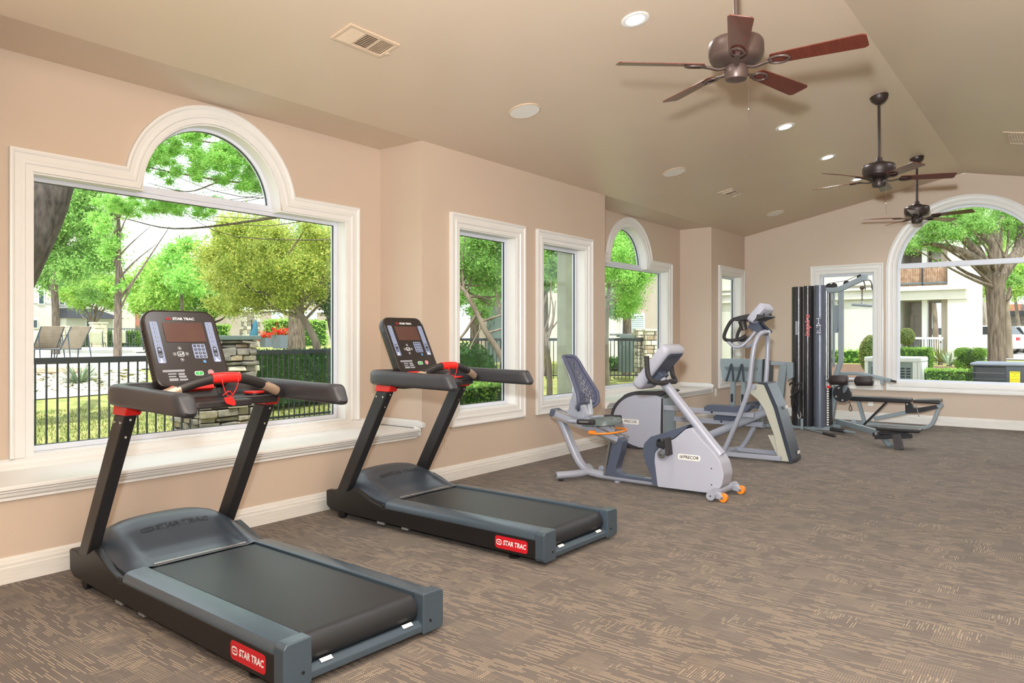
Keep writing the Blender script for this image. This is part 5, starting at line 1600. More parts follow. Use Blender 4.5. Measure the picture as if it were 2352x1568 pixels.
M['acdark'] = mat('dark_ac_casing', srgb(52, 62, 74), 0.45, var=.05)
M['mulch'] = mat('brown_mulch', srgb(104, 78, 60), 0.95, var=.2, vscale=30, bump=.6, bscale=60)
M['carwhite'] = mat('white_car_paint', srgb(236, 238, 240), 0.2, coat=.6, var=.01)
M['carsilver'] = mat('silver_car_paint', srgb(176, 180, 184), 0.25, metal=.4, coat=.6, var=.01)
M['cardark'] = mat('dark_car_paint', srgb(36, 44, 54), 0.2, coat=.6, var=.02)
M['carglass'] = mat('car_glass', srgb(40, 48, 54), 0.08, spec=.7)
M['kerbred'] = mat('red_kerb', srgb(206, 70, 66), 0.8, var=.05)


def g(x, y):
    """height of the ground outside"""
    return -.12 + .76 * sstep(9.5, 21, y) + .55 * sstep(15.5, 27, x) * (1 - sstep(9.5, 21, y))


def ground(u, v):
    """the point of the ground seen in direction (u, v)"""
    d = FWD + RGT * ((u - CX) / F_PX) + Vector((0, 0, (HY - v) / F_PX))
    lo = 5.0
    for k in range(3000):
        t = 5.0 + k * .03
        if EYE + d.z * t < g(d.x * t, d.y * t):
            break
    return Vector((d.x * t, d.y * t, g(d.x * t, d.y * t)))


def foot(u, t):
    """ground point at distance t in direction u"""
    q = at(u, HY, t)
    return Vector((q.x, q.y, g(q.x, q.y) - .03))


# terrain
xs = np.concatenate([np.linspace(-45, 0, 19)[:-1], np.linspace(0, 40, 61), np.linspace(40, 110, 15)[1:]])
ys = np.concatenate([np.linspace(-30, 4, 18)[:-1], np.linspace(4, 26, 45), np.linspace(26, 110, 22)[1:]])
V = [(x, y, g(x, y)) for y in ys for x in xs]
nx = len(xs)
Fc = [(j * nx + i, j * nx + i + 1, (j + 1) * nx + i + 1, (j + 1) * nx + i) for j in range(len(ys) - 1) for i in range(nx - 1)]
me = np_mesh('lawn', V, Fc); me.materials.append(M['lawn'])
tag(link('lawn', me, None, 180), 'sloping patchy lawn around the building', None, None, 'structure')


def drape(name, poly_fn, us, vs, m, lift, label):
    """a thin sheet laid over the ground: poly_fn(a, b) -> (x, y)"""
    V, Fc = [], []
    for b in vs:
        for a in us:
            x, y = poly_fn(a, b)
            V.append((x, y, g(x, y) + lift))
    n = len(us)
    for j in range(len(vs) - 1):
        for i in range(n - 1):
            Fc.append((j * n + i, j * n + i + 1, (j + 1) * n + i + 1, (j + 1) * n + i))
    me = np_mesh(name, V, Fc); me.materials.append(m)
    return tag(link(name, me, None, 180), label, None, None, 'structure')


drape('path', lambda a, b: (a, 13.6 + b + .10 * (a + 6)), np.linspace(-14, 7.2, 24), np.linspace(0, .75, 4), M['concrete'], .02, 'white concrete path curving past the rock bed')
drape('pool_deck', lambda a, b: (a, b), np.linspace(-25, 16, 30), np.linspace(18.2, 60, 30), M['concrete'], .03, 'pale concrete deck around the pool')
drape('far_street', lambda a, b: (a, b), np.linspace(34, 100, 20), np.linspace(-30, 6, 12), M['asphalt'], .03, 'pale street beyond the apartment building')
drape('planting_bed', lambda a, b: (a, b), np.linspace(18.5, 26, 10), np.linspace(.6, 6.5, 10), M['mulch'], .02, 'brown mulch bed in front of the apartment building')


# ------------------------------------------------------------------ foliage helpers
def leaf_mesh(name, C, size, aspect=.5, flat=0.0, droop=0.0):
    quad = size < .075
    """one rhombic leaf at every point of C"""
    n = len(C)
    a = rng.normal(size=(n, 3)); a[:, 2] *= (1 - flat); a[:, 2] -= droop
    a /= np.linalg.norm(a, axis=1)[:, None]
    b = rng.normal(size=(n, 3)); b -= (b * a).sum(1)[:, None] * a; b /= np.linalg.norm(b, axis=1)[:, None]
    s = size * rng.uniform(.6, 1.35, n)[:, None]
    w = s * aspect * .5
    if quad:
        V = np.empty((n, 4, 3))
        V[:, 0] = C - a * s * .5; V[:, 1] = C + b * w; V[:, 2] = C + a * s * .5; V[:, 3] = C - b * w
        return np_mesh(name, V.reshape(-1, 3), np.arange(n * 4).reshape(n, 4))
    V = np.empty((n, 3, 3))
    V[:, 0] = C - a * s * .5 + b * w; V[:, 1] = C - a * s * .5 - b * w; V[:, 2] = C + a * s * .6
    Fq = np.arange(n * 3).reshape(n, 3)
    return np_mesh(name, V.reshape(-1, 3), Fq)


def cloud(clumps, n):
    """points inside a set of (centre, radius) clumps, denser to the outside"""
    c = np.array([tuple(q[0]) for q in clumps]); r = np.array([q[1] for q in clumps])
    p = r ** 2.2; p /= p.sum()
    k = rng.choice(len(c), n, p=p)
    d = rng.normal(size=(n, 3)); d /= np.linalg.norm(d, axis=1)[:, None]
    return c[k] + d * (r[k] * np.abs(rng.normal(size=n)) * .72)[:, None] * np.array([1, 1, .8])


def crown(uc, vc, ru, rv, t, dt, n, rr=.3):
    out = []
    while len(out) < n:
        a, b, c = (random.uniform(-1, 1) for _ in range(3))
        if a * a + b * b + c * c > 1: continue
        out.append((at(uc + ru * a, vc + rv * b, t + dt * c), rr * min(ru, rv) * t / F_PX * random.uniform(.7, 1.25)))
    return out


def foliage(parent, C, size, m, aspect=.5, flat=0.0, droop=0.0, name='foliage'):
    off = np.array(parent.location)
    me = leaf_mesh(name, C - off, size, aspect, flat, droop); me.materials.append(m)
    o = link(name, me, parent, 0); o['kind'] = 'stuff'
    return o


def branches(parent, roots, clumps, r0, m, k=12, name='branch', each=False):
    """limbs from points along the trunk to the clump centres"""
    off = None
    mb = MB()
    sel = random.sample(clumps, min(k, len(clumps)))
    for c, r in sel:
        p0 = min(roots, key=lambda q: (Vector(q) - c).length + random.uniform(0, 1.5))
        p0 = Vector(p0); mid = p0.lerp(c, .5) + Vector((random.uniform(-.15, .15), random.uniform(-.15, .15), -.08)) * (c - p0).length
        mb.tube(crom([p0, mid, c], 4), [lerp(r0, r0 * .2, i / 8) for i in range(9)], 6)
    return mb.build(name, m, parent, smooth=70)


def tree(label, trunk, radii, clumps, n, size, leaf, bark=None, name='tree', limbs=10, aspect=.5, flat=0, droop=0, group='trees outside the windows', limb_r=None, extra=None, rs=.52):
    radii = [q * rs for q in radii]; n = int(n * 3.6); size = size * .58
    bark = bark or M['bark']
    base = Vector(trunk[0])
    t = thing(name, base, label, 'tree', group)
    P = crom(trunk, 5)
    rr = [np.interp(i / (len(P) - 1), np.linspace(0, 1, len(radii)), radii) for i in range(len(P))]
    MB().tube(P, rr, 12).build('trunk', bark, t, smooth=70)
    if limbs and clumps:
        branches(t, P[len(P) // 3:], clumps, limb_r or rr[-1] * .7, bark, limbs)
    for e in (extra or []):
        Q = crom(e[0], 4)
        MB().tube(Q, [lerp(e[1], e[2], i / (len(Q) - 1)) * (rs if rs < .8 else 1) for i in range(len(Q))], 8).build('limb', bark, t, smooth=70)
    if n:
        foliage(t, cloud(clumps, n), size, leaf, aspect, flat, droop)
    return t


def hedge(label, corners, z0, z1, n, size, leaf, name='hedge', group='hedges and shrubs outside'):
    """clipped hedge: leaves over a filled box; corners = centre, half size, heading"""
    c, hx, hy, ang = corners
    t = thing(name, (c[0], c[1], z0), label, 'hedge', group)
    d = Vector((math.cos(ang), math.sin(ang), 0)); s = Vector((-d.y, d.x, 0))
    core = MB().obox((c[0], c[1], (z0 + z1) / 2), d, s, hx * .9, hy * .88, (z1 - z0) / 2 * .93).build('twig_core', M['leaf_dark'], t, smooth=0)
    P = rng.uniform(-1, 1, size=(n, 3))
    face = rng.integers(0, 5, n)
    j = rng.normal(size=n) * .05
    for k, (ax_, sg) in enumerate(((0, 1), (0, -1), (1, 1), (1, -1), (2, 1))):
        q = face == k
        P[q, ax_] = sg * (1 - np.abs(rng.normal(size=q.sum())) * .10)
    W = np.array([tuple(c[:2]) + ((z0 + z1) / 2,)]) + P[:, :1] * np.array(d) * hx + P[:, 1:2] * np.array(s) * hy + P[:, 2:] * np.array([0, 0, (z1 - z0) / 2])
    W += rng.normal(size=W.shape) * size * .35
    foliage(t, W, size * 1.2, leaf, .7)
    return t


def bush(label, c, rx, rz, n, size, leaf, name='bush', trunk=None, group='hedges and shrubs outside', box=0):
    t = thing(name, (c[0], c[1], trunk if trunk is not None else c[2] - rz), label, 'bush', group)
    d = rng.normal(size=(n, 3)); d /= np.linalg.norm(d, axis=1)[:, None]
    if box:
        d = np.sign(d) * np.abs(d) ** (1 / (1 + box)); 
    W = np.array(tuple(c)) + d * np.array([rx, rx, rz]) * (1 - np.abs(rng.normal(size=n)) * .10)[:, None]
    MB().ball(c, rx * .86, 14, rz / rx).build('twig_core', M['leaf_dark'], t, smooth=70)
    foliage(t, W, size, leaf, .6)
    if trunk is not None:
        MB().tube([(c[0], c[1], trunk), (c[0], c[1], c[2])], .05, 8).build('stem', M['bark'], t)
    return t


def spiky(label, c, n, L_, w, m, name='yucca', spread=1.0, group='spiky plants outside', stem=0):
    t = thing(name, c, label, 'plant', group)
    c = Vector(c)
    for i in range(n):
        a = random.uniform(0, 2 * math.pi); e = random.uniform(.15, 1.25) if spread >= 1 else random.uniform(.6, 1.4)
        l = L_ * random.uniform(.75, 1.1)
        d = Vector((math.cos(a) * math.cos(e), math.sin(a) * math.cos(e), math.sin(e)))
        s = Vector((-math.sin(a), math.cos(a), 0)); up = d.cross(s)
        if up.z < 0: up = -up
        b = c + Vector((0, 0, stem)) + Vector((math.cos(a), math.sin(a), 0)) * .03
        mb = MB()
        rings = []
        for q, wf in ((0, .5), (.3, 1), (.7, .7), (1.0, .06)):
            p = b + d * l * q - Vector((0, 0, 1)) * (l * .22 * q * q * math.cos(e))
            rings.append([p - s * w * wf * .5 + up * w * .12 * wf, p - up * w * .08 * wf, p + s * w * wf * .5 + up * w * .12 * wf])
        mb.loft(rings); mb.build('leaf', m, t, smooth=70)
    if stem:
        MB().tube([c, c + Vector((0, 0, stem))], .07, 8).build('stem', M['bark'], t)
    return t


# ------------------------------------------------------------------ grass near the windows (stuff)
n = 52000
C = np.column_stack([rng.uniform(-1.5, 9.5, n), rng.uniform(5.6, 13.6, n)])
C = C[~((np.abs(C[:, 0] - 5.42) < .5) & (np.abs(C[:, 1] - 9.1) < .42))]; n = len(C)
C = np.column_stack([C, [g(x, y) for x, y in C]])
h = rng.uniform(.02, .05, n); an = rng.uniform(0, 2 * np.pi, n); ln = rng.uniform(0, .03, n); wd = rng.uniform(.004, .008, n)
V = np.empty((n, 3, 3))
V[:, 0] = C + np.column_stack([np.cos(an) * wd, np.sin(an) * wd, np.zeros(n)])
V[:, 1] = C - np.column_stack([np.cos(an) * wd, np.sin(an) * wd, np.zeros(n)])
V[:, 2] = C + np.column_stack([-np.sin(an) * ln, np.cos(an) * ln, h])
me = np_mesh('grass', V.reshape(-1, 3), np.arange(n * 3).reshape(n, 3)); me.materials.append(M['grassblade'])
tag(link('grass', me, None, 0), 'short patchy grass on the lawn outside the near window', 'grass', None, 'stuff')


# ------------------------------------------------------------------ fences
def fence(label, p, q, top, bottom, step, m, name='fence', rail=.07, post=.05, pick=.016, posts=(0, 1), lower=True, second=None):
    p, q = Vector((p[0], p[1], 0)), Vector((q[0], q[1], 0))
    t = thing(name, (p.x, p.y, bottom), label, 'fence', 'metal fences outside')
    d = (q - p).normalized(); L_ = (q - p).length
    up = Vector((0, 0, 1))
    MB().bar(p + up * (top - rail / 2), q + up * (top - rail / 2), .045, rail).build('top_rail', m, t, bevel=.004)
    if lower: MB().bar(p + up * (bottom + .10), q + up * (bottom + .10), .03, .035).build('bottom_rail', m, t)
    if second: MB().bar(p + up * second, q + up * second, .03, .035).build('middle_rail', m, t)
    me = None
    n_ = int(L_ / step)
    for i in range(n_ + 1):
        c = p + d * (i * step)
        if me is None:
            o = MB().box(c.x - pick / 2, c.x + pick / 2, c.y - pick / 2, c.y + pick / 2, bottom, top - rail * .5).build('picket', m, t, smooth=0)
            me = o.data; c0 = c
        else:
            o = bpy.data.objects.new('picket', me); COL.objects.link(o); o.parent = t
            o.location = c - c0
    for f in posts:
        c = p + d * L_ * f
        MB().box(c.x - post / 2, c.x + post / 2, c.y - post / 2, c.y + post / 2, bottom - .05, top + .0).build('post', m, t)
    return t


fence('black metal fence left of the stone pillar, nearest the big window', (-.5, 8.8), (5.05, 8.8), 1.12, -.12, .108, M['fence'], posts=(0,))
fence('black metal fence right of the stone pillar in front of the dark hedge', (6.62, 10.6), (10.6, 10.6), 1.12, g(8, 10.6), .104, M['fence'], post=.085, posts=(0,))
a_, b_ = at(1010, 775, 19.5), at(1487, 781, 19.5)
fence('dark fence seen through the tall pier windows and the far bay', (a_.x, a_.y), (b_.x, b_.y), 1.30, .22, .10, M['fence'], posts=(0, .3, 1))

# ------------------------------------------------------------------ stone pillars built stone by stone
def stone_pillar(label, c, w, d, z0, z1, course, mats, cap=None, cap_m=None, ang=0.0, jitter=.012, group='stone pillars outside', per=3, rough=.006):
    t = thing('stone_pillar', (c[0], c[1], z0), label, 'stone pillar', group)
    X = Vector((math.cos(ang), math.sin(ang), 0)); Y = Vector((-X.y, X.x, 0))
    cc = Vector((c[0], c[1], 0))
    MB().obox(cc + Vector((0, 0, (z0 + z1) / 2)), X, Y, w / 2 - .03, d / 2 - .03, (z1 - z0) / 2).build('mortar_core', M['mortar'], t, smooth=0)
    z = z0
    while z < z1 - .01:
        h = min(course * random.uniform(.65, 1.35), z1 - z)
        if z1 - z - h < course * .4: h = z1 - z
        for axis in (0, 1):
            L_ = w if axis == 0 else d
            for sg in (-1, 1):
                cuts = [0.0]
                while cuts[-1] < 1:
                    cuts.append(min(1.0, cuts[-1] + random.uniform(.6, 1.4) / per))
                if len(cuts) > 2 and cuts[-1] - cuts[-2] < .12: cuts.pop(-2)
                for a0, a1 in zip(cuts, cuts[1:]):
                    s0, s1 = (a0 - .5) * L_, (a1 - .5) * L_
                    ctr = (s0 + s1) / 2; half = (s1 - s0) / 2 - .006
                    out = (d if axis == 0 else w) / 2 - .02 + random.uniform(-jitter, jitter)
                    p = cc + (X * ctr + Y * sg * out if axis == 0 else Y * ctr + X * sg * out) + Vector((0, 0, z + h / 2))
                    ax_ = X if axis == 0 else Y; ay_ = Y if axis == 0 else X
                    mb = MB().obox(p, ax_ + Vector((0, 0, random.uniform(-.04, .04))), ay_, half, .045, h / 2 - .006)
                    mb.v = [tuple(Vector(v_) + Vector((random.uniform(-1, 1), random.uniform(-1, 1), random.uniform(-1, 1))) * rough) for v_ in mb.v]
                    mb.build('stone', random.choice(mats), t, smooth=0, bevel=min(.012, h * .2))
        z += h
    if cap:
        MB().obox(cc + Vector((0, 0, z1 + cap / 2)), X, Y, w / 2 + .05, d / 2 + .05, cap / 2).build('cap_slab', cap_m or M['slab'], t, bevel=.01)
    return t


stone_pillar('broad near pillar of rough grey stone under a slab behind the treadmill console', (5.42, 9.1), .82, .62, -.15, 1.30, .085, [M['stone_a'], M['stone_a'], M['stone_b'], M['stone_b'], M['stone_c'], M['stone_w']], .06, M['slab'], jitter=.032, per=3.4, rough=.014)
pA = ground(607, 797); pB = ground(262, 800); pC = ground(175, 801)
stone_pillar('pale stone gate pillar behind the red flower pots', (pA.x, pA.y + 1.6), 1.0, .8, pA.z, pA.z + 2.3, .28, [M['stone_w'], M['stone_a'], M['stone_w']], .12, M['stone_w'], jitter=.02, per=2)
stone_pillar('pale stone pillar between the pool loungers', (pB.x, pB.y + 2), .7, .7, pB.z, pB.z + 1.45, .3, [M['stone_w']], .1, M['stone_w'], per=2)
stone_pillar('short pale pillar left of the pool fence', (pC.x, pC.y + 2), .7, .7, pC.z, pC.z + 1.2, .3, [M['stone_w']], .1, M['stone_w'], per=2)
q1, q2 = at(1474, 850, 19.9), at(1497, 850, 19.2)
stone_pillar('pale stacked stone pillar at the end of the far bay fence', (q1.x, q1.y), .30, .40, .2, 1.50, .10, [M['stone_w'], M['stone_a'], M['stone_w']], .05, M['stone_w'], ang=YAW - R(90), per=2)
stone_pillar('second stacked stone pillar, right beside the far bay sash', (q2.x, q2.y), .34, .42, .2, 1.48, .10, [M['stone_w'], M['stone_c'], M['stone_w']], .05, M['stone_w'], ang=YAW - R(90), per=2)

# ------------------------------------------------------------------ garden by the near window
ag = ground(183, 882)
spiky('grey green agave with narrow leaves in the rock bed', ag, 70, .62, .035, M['leaf_agave'], 'agave')
rb = thing('rock_bed', (ag.x, ag.y, ag.z), 'bed of pale pebbles with dark gaps around the agave', 'pebbles', None, 0, 'stuff')
mb = MB()
for i in range(900):
    u, v = random.uniform(30, 330), random.uniform(846, 900)
    p = ground(u, v); r = random.uniform(.04, .10)
    mb.lathe([(r * .5, 0), (r, r * .35), (r * .6, r * .6)], (p.x, p.y, p.z), (random.uniform(-.3, .3), random.uniform(-.3, .3), 1), 6)
mb.build('pebbles', M['stone_w'], rb, smooth=60)
for i in range(8):
    p = ground(60 + i * 14 + random.uniform(-4, 4), 856 + random.uniform(-3, 3))
    fs = MB().lathe([(.42, 0), (.45, .04), (.40, .08)], p, (0, 0, 1), 7)
    tag(fs.build('flagstone', M['stone_c'], None, smooth=30), 'flat tan flagstone edging the rock bed, %s from the left' % ['first', 'second', 'third', 'fourth', 'fifth', 'sixth', 'seventh', 'last'][i], 'stone', 'flagstones along the rock bed')

# pool
pw = [ground(75, 812), ground(335, 812), ground(335, 804), ground(75, 804)]
pl = thing('swimming_pool', (pw[0].x, pw[0].y, g(pw[0].x, pw[0].y)), 'pale blue pool strip with white coping beyond the fence', 'pool')
zz = .64 + .06
MB().add([(p.x, p.y, zz) for p in pw], [(0, 1, 2, 3)]).build('water', M['water'], pl)
cp = MB()
for i in range(4):
    a, b = pw[i], pw[(i + 1) % 4]
    cp.bar(Vector((a.x, a.y, zz + .02)), Vector((b.x, b.y, zz + .02)), .4, .14)
cp.build('coping', M['concrete'], pl)


def lounger(u, v, s, ang, m, label, strap=False):
    p = ground(u, v)
    t = thing('pool_lounger', p, label, 'lounger', 'loungers on the pool deck', ang)
    L = dict(local=True)
    for sx in (-1, 1):
        fr_ = MB(); fr_.tube([(sx * .33 * s, -.95 * s, .34 * s), (sx * .33 * s, .25 * s, .34 * s)], .018 * s, 8); fr_.build('side_rail', M['acdark'], t, **L)
        fr_ = MB(); fr_.tube([(sx * .33 * s, .22 * s, .34 * s), (sx * .33 * s, .62 * s, .98 * s)], .018 * s, 8); fr_.build('back_rail', M['acdark'], t, **L)
        for y in (-.85, .15):
            MB().tube([(sx * .33 * s, y * s, .34 * s), (sx * .36 * s, (y - .06) * s, 0)], .018 * s, 8).build('leg', M['acdark'], t, **L)
        MB().tube([(sx * .33 * s, .5 * s, .78 * s), (sx * .35 * s, .62 * s, 0)], .016 * s, 8).build('leg', M['acdark'], t, **L)
    a, b = Vector((0, .24, .36)) * s, Vector((0, .63, 1.0)) * s
    if strap:
        for i in range(12):
            c = a.lerp(b, (i + .5) / 12)
            MB().obox(c, (1, 0, 0), b - a, .33 * s, .026 * s, .006 * s).build('strap', m, t, **L)
        for i in range(16):
            c = Vector((0, lerp(-.9, .2, (i + .5) / 16) * s, .355 * s))
            MB().obox(c, (1, 0, 0), (0, 1, 0), .33 * s, .028 * s, .006 * s).build('strap', m, t, **L)
    else:
        MB().obox((a + b) / 2, (1, 0, 0), b - a, .32 * s, (b - a).length / 2, .01 * s).build('back_sling', m, t, **L)
        MB().obox((0, -.35 * s, .355 * s), (1, 0, 0), (0, 1, 0), .32 * s, .58 * s, .01 * s).build('seat_sling', m, t, **L)
        MB().obox(b - Vector((0, .02, .08)) * s, (1, 0, 0), b - a, .32 * s, .09 * s, .03 * s).build('head_pillow', m, t, **L)
    return t


lounger(92, 828, 1.0, R(190), M['strap'], 'taupe strap lounger seen from behind at the left window edge', True)
lounger(148, 829, 1.0, R(200), M['strap'], 'taupe strap lounger seen from behind, right of the first', True)
for u, lab in ((80, 'white sling lounger farthest left across the pool'), (126, 'white sling lounger second from the left across the pool'), (172, 'white sling lounger in the middle across the pool'), (222, 'white sling lounger in front of the blue car'), (276, 'white sling lounger at the right end of the row')):
    lounger(u, 802, 1.0, R(150), M['sling'], lab)
for u, v, lab in ((330, 812, 'closed teal umbrella on a pole left of the console'), (578, 806, 'closed teal umbrella right of the stone pillar slab')):
    p = ground(u, v); 
    t = thing('closed_umbrella', p, lab, 'umbrella', 'closed teal umbrellas')
    MB().tube([p, p + Vector((0, 0, 1.5))], .03, 8).build('pole', M['fence'], t)
    MB().lathe([(.02, 1.55), (.12, 1.3), (.2, .75), (.14, .55)], p, (.15, .0, 1), 10).build('folded_canopy', M['teal'], t, smooth=50)
    MB().lathe([(.3, 0), (.3, .06), (.05, .1)], p, (0, 0, 1), 14).build('foot', M['fence'], t)

# flower pots
for u, v, w, lab in ((613, 797, .36, 'slate planter of red flowers beside the gate pillar'), (648, 800, .46, 'wider slate planter of red flowers left of the big trunk')):
    p = ground(u, v)
    t = thing('flower_pot', p, lab, 'planter', 'planters of red flowers')
    MB().loft([[(p.x + sx * w * .8, p.y + sy * w * .8, p.z) for sx, sy in ((-1, -1), (1, -1), (1, 1), (-1, 1))], [(p.x + sx * w, p.y + sy * w, p.z + w * 1.7) for sx, sy in ((-1, -1), (1, -1), (1, 1), (-1, 1))]]).build('planter', M['pot'], t, smooth=0)
    foliage(t, cloud([(p + Vector((dx, 0, w * 2.0)), w * .8) for dx in (-w * .6, 0, w * .6)], 500), .12, M['flower'], .8, name='flowers')
    foliage(t, cloud([(p + Vector((dx, 0, w * 1.75)), w * .7) for dx in (-w * .6, 0, w * .6)], 300), .12, M['leaf_mid'], .6, name='leaves')

# hedges on the pool side
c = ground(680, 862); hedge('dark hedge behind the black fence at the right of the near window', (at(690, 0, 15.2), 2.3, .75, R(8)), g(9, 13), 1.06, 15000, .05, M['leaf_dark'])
for u, v, w, h, lab in ((230, 799, 2.2, .9, 'clipped hedge behind the pool loungers'), (305, 799, 2.2, 1.0, 'clipped hedge right of the pool pillar'), (525, 797, 2.2, 1.5, 'loose green shrubs behind the slab pillar'), (768, 797, 2.2, 1.8, 'green shrubs behind the leaning tree')):
    p = ground(u, v) + Vector((0, 4.0, 0)); hedge(lab, (p, w, .7, 0), p.z, p.z + h, 2600, .13, M['leaf_bright'] if u > 500 else M['leaf_hedge'])
a_, b_ = ground(196, 798.5), ground(345, 798.5)
fence('grey pool fence behind the loungers', (a_.x, a_.y), (b_.x, b_.y), a_.z + 1.2, a_.z, .16, M['fence_grey'], pick=.03, rail=.06, post=.08, posts=(0, .5, 1))
a_, b_ = ground(40, 799), ground(165, 798)
fence('dark low pool fence at the left edge', (a_.x, a_.y), (b_.x, b_.y), a_.z + 1.05, a_.z, .16, M['fence'], pick=.03, rail=.06, post=.08)

# ------------------------------------------------------------------ buildings beyond the pool
def wbox(t, name, m, x0, x1, y0, y1, z0, z1, par=None, bevel=0):
    return MB().box(x0, x1, y0, y1, z0, z1).build(name, m, par or t, smooth=0, bevel=bevel)


def facade_window(t, x0, x1, y, z0, z1, m, depth=.12):
    f = wbox(t, 'window', M['trim'], x0 - .08, x1 + .08, y - depth * .6, y + .1, z0 - .08, z1 + .08)
    wbox(t, 'pane', m, x0, x1, y - depth * .7, y, z0, z1, par=f)
    return f


y0 = 56.0
k = lambda u, v: (lambda d: (d.x / d.y * y0, EYE + d.z / d.y * y0))(FWD + RGT * ((u - CX) / F_PX) + Vector((0, 0, (HY - v) / F_PX)))
t = thing('apartment_building', (k(100, 760)[0], y0, .6), 'white apartment block with black awning left beyond the pool', 'building', 'apartment buildings outside')
xa, xb, xc = k(-60, 0)[0], k(127, 0)[0], k(245, 0)[0]
wbox(t, 'wall', M['bwall'], xa, xb, y0, y0 + 8, .3, 12)
wbox(t, 'wall', M['bwall'], xb, xc + 3, y0 + 2, y0 + 9, .3, 12)
wbox(t, 'wall', M['bwall'], k(138, 0)[0], xc, y0 - 1, y0 + 2, .3, 2.6)
MB().loft([[(k(132, 0)[0], y0 - 1.6, 2.6), (xc + .5, y0 - 1.6, 2.6), (xc + .5, y0 + 2, 2.6), (k(132, 0)[0], y0 + 2, 2.6)], [(k(146, 0)[0], y0 - .6, 3.3), (xc - 1, y0 - .6, 3.3), (xc - 1, y0 + 2, 3.3), (k(146, 0)[0], y0 + 2, 3.3)]]).build('awning', M['awning'], t, smooth=0)
for u0, u1, v0, v1 in ((89, 99, 668, 697), (184, 194, 722, 756), (165, 174, 675, 697), (75, 84, 735, 752)):
    x0, z1 = k(u0, v0); x1, z0 = k(u1, v1)
    yy = y0 if u1 < 127 else (y0 - 1 if v0 > 700 else y0 + 2)
    facade_window(t, x0, x1, yy, z0, z1, M['pane_dark'])
for z in (3.6, 6.4):
    wbox(t, 'band', M['trim'], xa, xb, y0 - .05, y0, z, z + .12)
y0 = 62.0
t = thing('brick_building', (k(360, 760)[0], y0, .6), 'low salmon roofed building far behind the bare tree', 'building', 'apartment buildings outside')
for u0, u1 in ((300, 352), (380, 420), (478, 545)):
    x0, x1 = k(u0, 0)[0], k(u1, 0)[0]
    wbox(t, 'wall', M['bwall'], x0, x1, y0, y0 + 6, .3, 2.2)
    MB().loft([[(x0 - .4, y0 - .6, 2.2), (x1 + .4, y0 - .6, 2.2), (x1 + .4, y0 + 6, 2.2), (x0 - .4, y0 + 6, 2.2)], [(x0 + 1, y0 + 2, 3.6), (x1 - 1, y0 + 2, 3.6), (x1 - 1, y0 + 4, 3.6), (x0 + 1, y0 + 4, 3.6)]]).build('roof', M['brick'], t, smooth=0)
y0 = 50.0
t = thing('pale_building', (k(620, 760)[0], y0, .6), 'pale building with wide windows behind the yellow green tree', 'building', 'apartment buildings outside')
wbox(t, 'wall', M['siding'], k(520, 0)[0], k(860, 0)[0], y0, y0 + 8, .3, 7)
for u0, u1 in ((556, 572), (574, 592), (625, 650), (700, 725)):
    x0, z1 = k(u0, 717); x1, z0 = k(u1, 731)
    facade_window(t, x0, x1, y0, z0, z1, M['pane_light'])
wbox(t, 'band', M['trim'], k(520, 0)[0], k(860, 0)[0], y0 - .1, y0, 3.3, 3.5)

# ------------------------------------------------------------------ trees beyond the near window
tree('huge dark furrowed trunk leaning across the left edge of the near window',
     [at(-120, 1000, 10.5), at(-55, 800, 10.5), at(26, 640, 10.5), at(92, 500, 10.6), at(122, 420, 10.7), at(175, 260, 11.2)], [.36, .31, .30, .29, .27, .24],
     crown(330, 60, 200, 120, 12, 2, 10), 2500, .12, M['leaf_mid'], M['bark_dark'], limbs=3, rs=1.0,
     extra=[([at(60, 560, 10.6), at(68, 470, 10.9), at(78, 400, 11.2), at(80, 300, 11.6)], .16, .10)])
tree('rounded green maple with pale trunk at the left of the near window',
     [foot(128, 28), at(128, 720, 28), at(126, 640, 28), at(150, 560, 28)], [.28, .25, .22, .14],
     crown(165, 560, 95, 135, 28, 2.0, 46), 15000, .20, M['leaf_mid'], M['bark'], limbs=14)
tree('tall nearly bare cypress with upswept twigs left of the near window centre',
     [foot(270, 25), at(271, 700, 25), at(272, 600, 25), at(272, 500, 25), at(262, 420, 25)], [.26, .22, .16, .10, .05],
     crown(255, 510, 60, 80, 25, 1.2, 18, .25) + crown(285, 670, 30, 25, 25, 1, 6), 3000, .16, M['leaf_feather'], M['bark'], limbs=16, limb_r=.05, droop=.4,
     extra=[([at(272, 690, 25), at(310, 640, 25), at(350, 580, 25), at(390, 520, 25)], .10, .02), ([at(272, 640, 25), at(310, 600, 25), at(360, 560, 25.5)], .08, .02),
            ([at(272, 590, 25), at(300, 560, 25), at(345, 520, 25)], .06, .015), ([at(272, 600, 25), at(262, 560, 25), at(250, 500, 25)], .07, .02),
            ([at(272, 720, 25), at(300, 660, 25), at(330, 610, 25)], .07, .02), ([at(272, 545, 25), at(290, 500, 25), at(310, 470, 25)], .05, .012)])
tree('multi stemmed pale tree beside the black awning',
     [foot(212, 47), at(212, 760, 47), at(216, 730, 47), at(228, 690, 47)], [.3, .25, .2, .12],
     crown(225, 670, 75, 40, 47, 3, 24, .45), 6500, .30, M['leaf_bright'], M['bark_pale'], limbs=10,
     extra=[([at(212, 755, 47), at(200, 720, 47), at(180, 690, 47)], .16, .06), ([at(214, 750, 47), at(235, 715, 47), at(262, 680, 47)], .16, .06), ([at(213, 760, 47), at(208, 720, 47), at(222, 680, 47)], .14, .05)])
tree('broad bright green trees in the distance behind the console',
     [foot(350, 45), at(350, 740, 45), at(350, 700, 45)], [.4, .34, .26], crown(365, 665, 85, 55, 45, 6, 40, .42), 12000, .34, M['leaf_bright'], M['bark_dark'], limbs=10, name='far_tree')
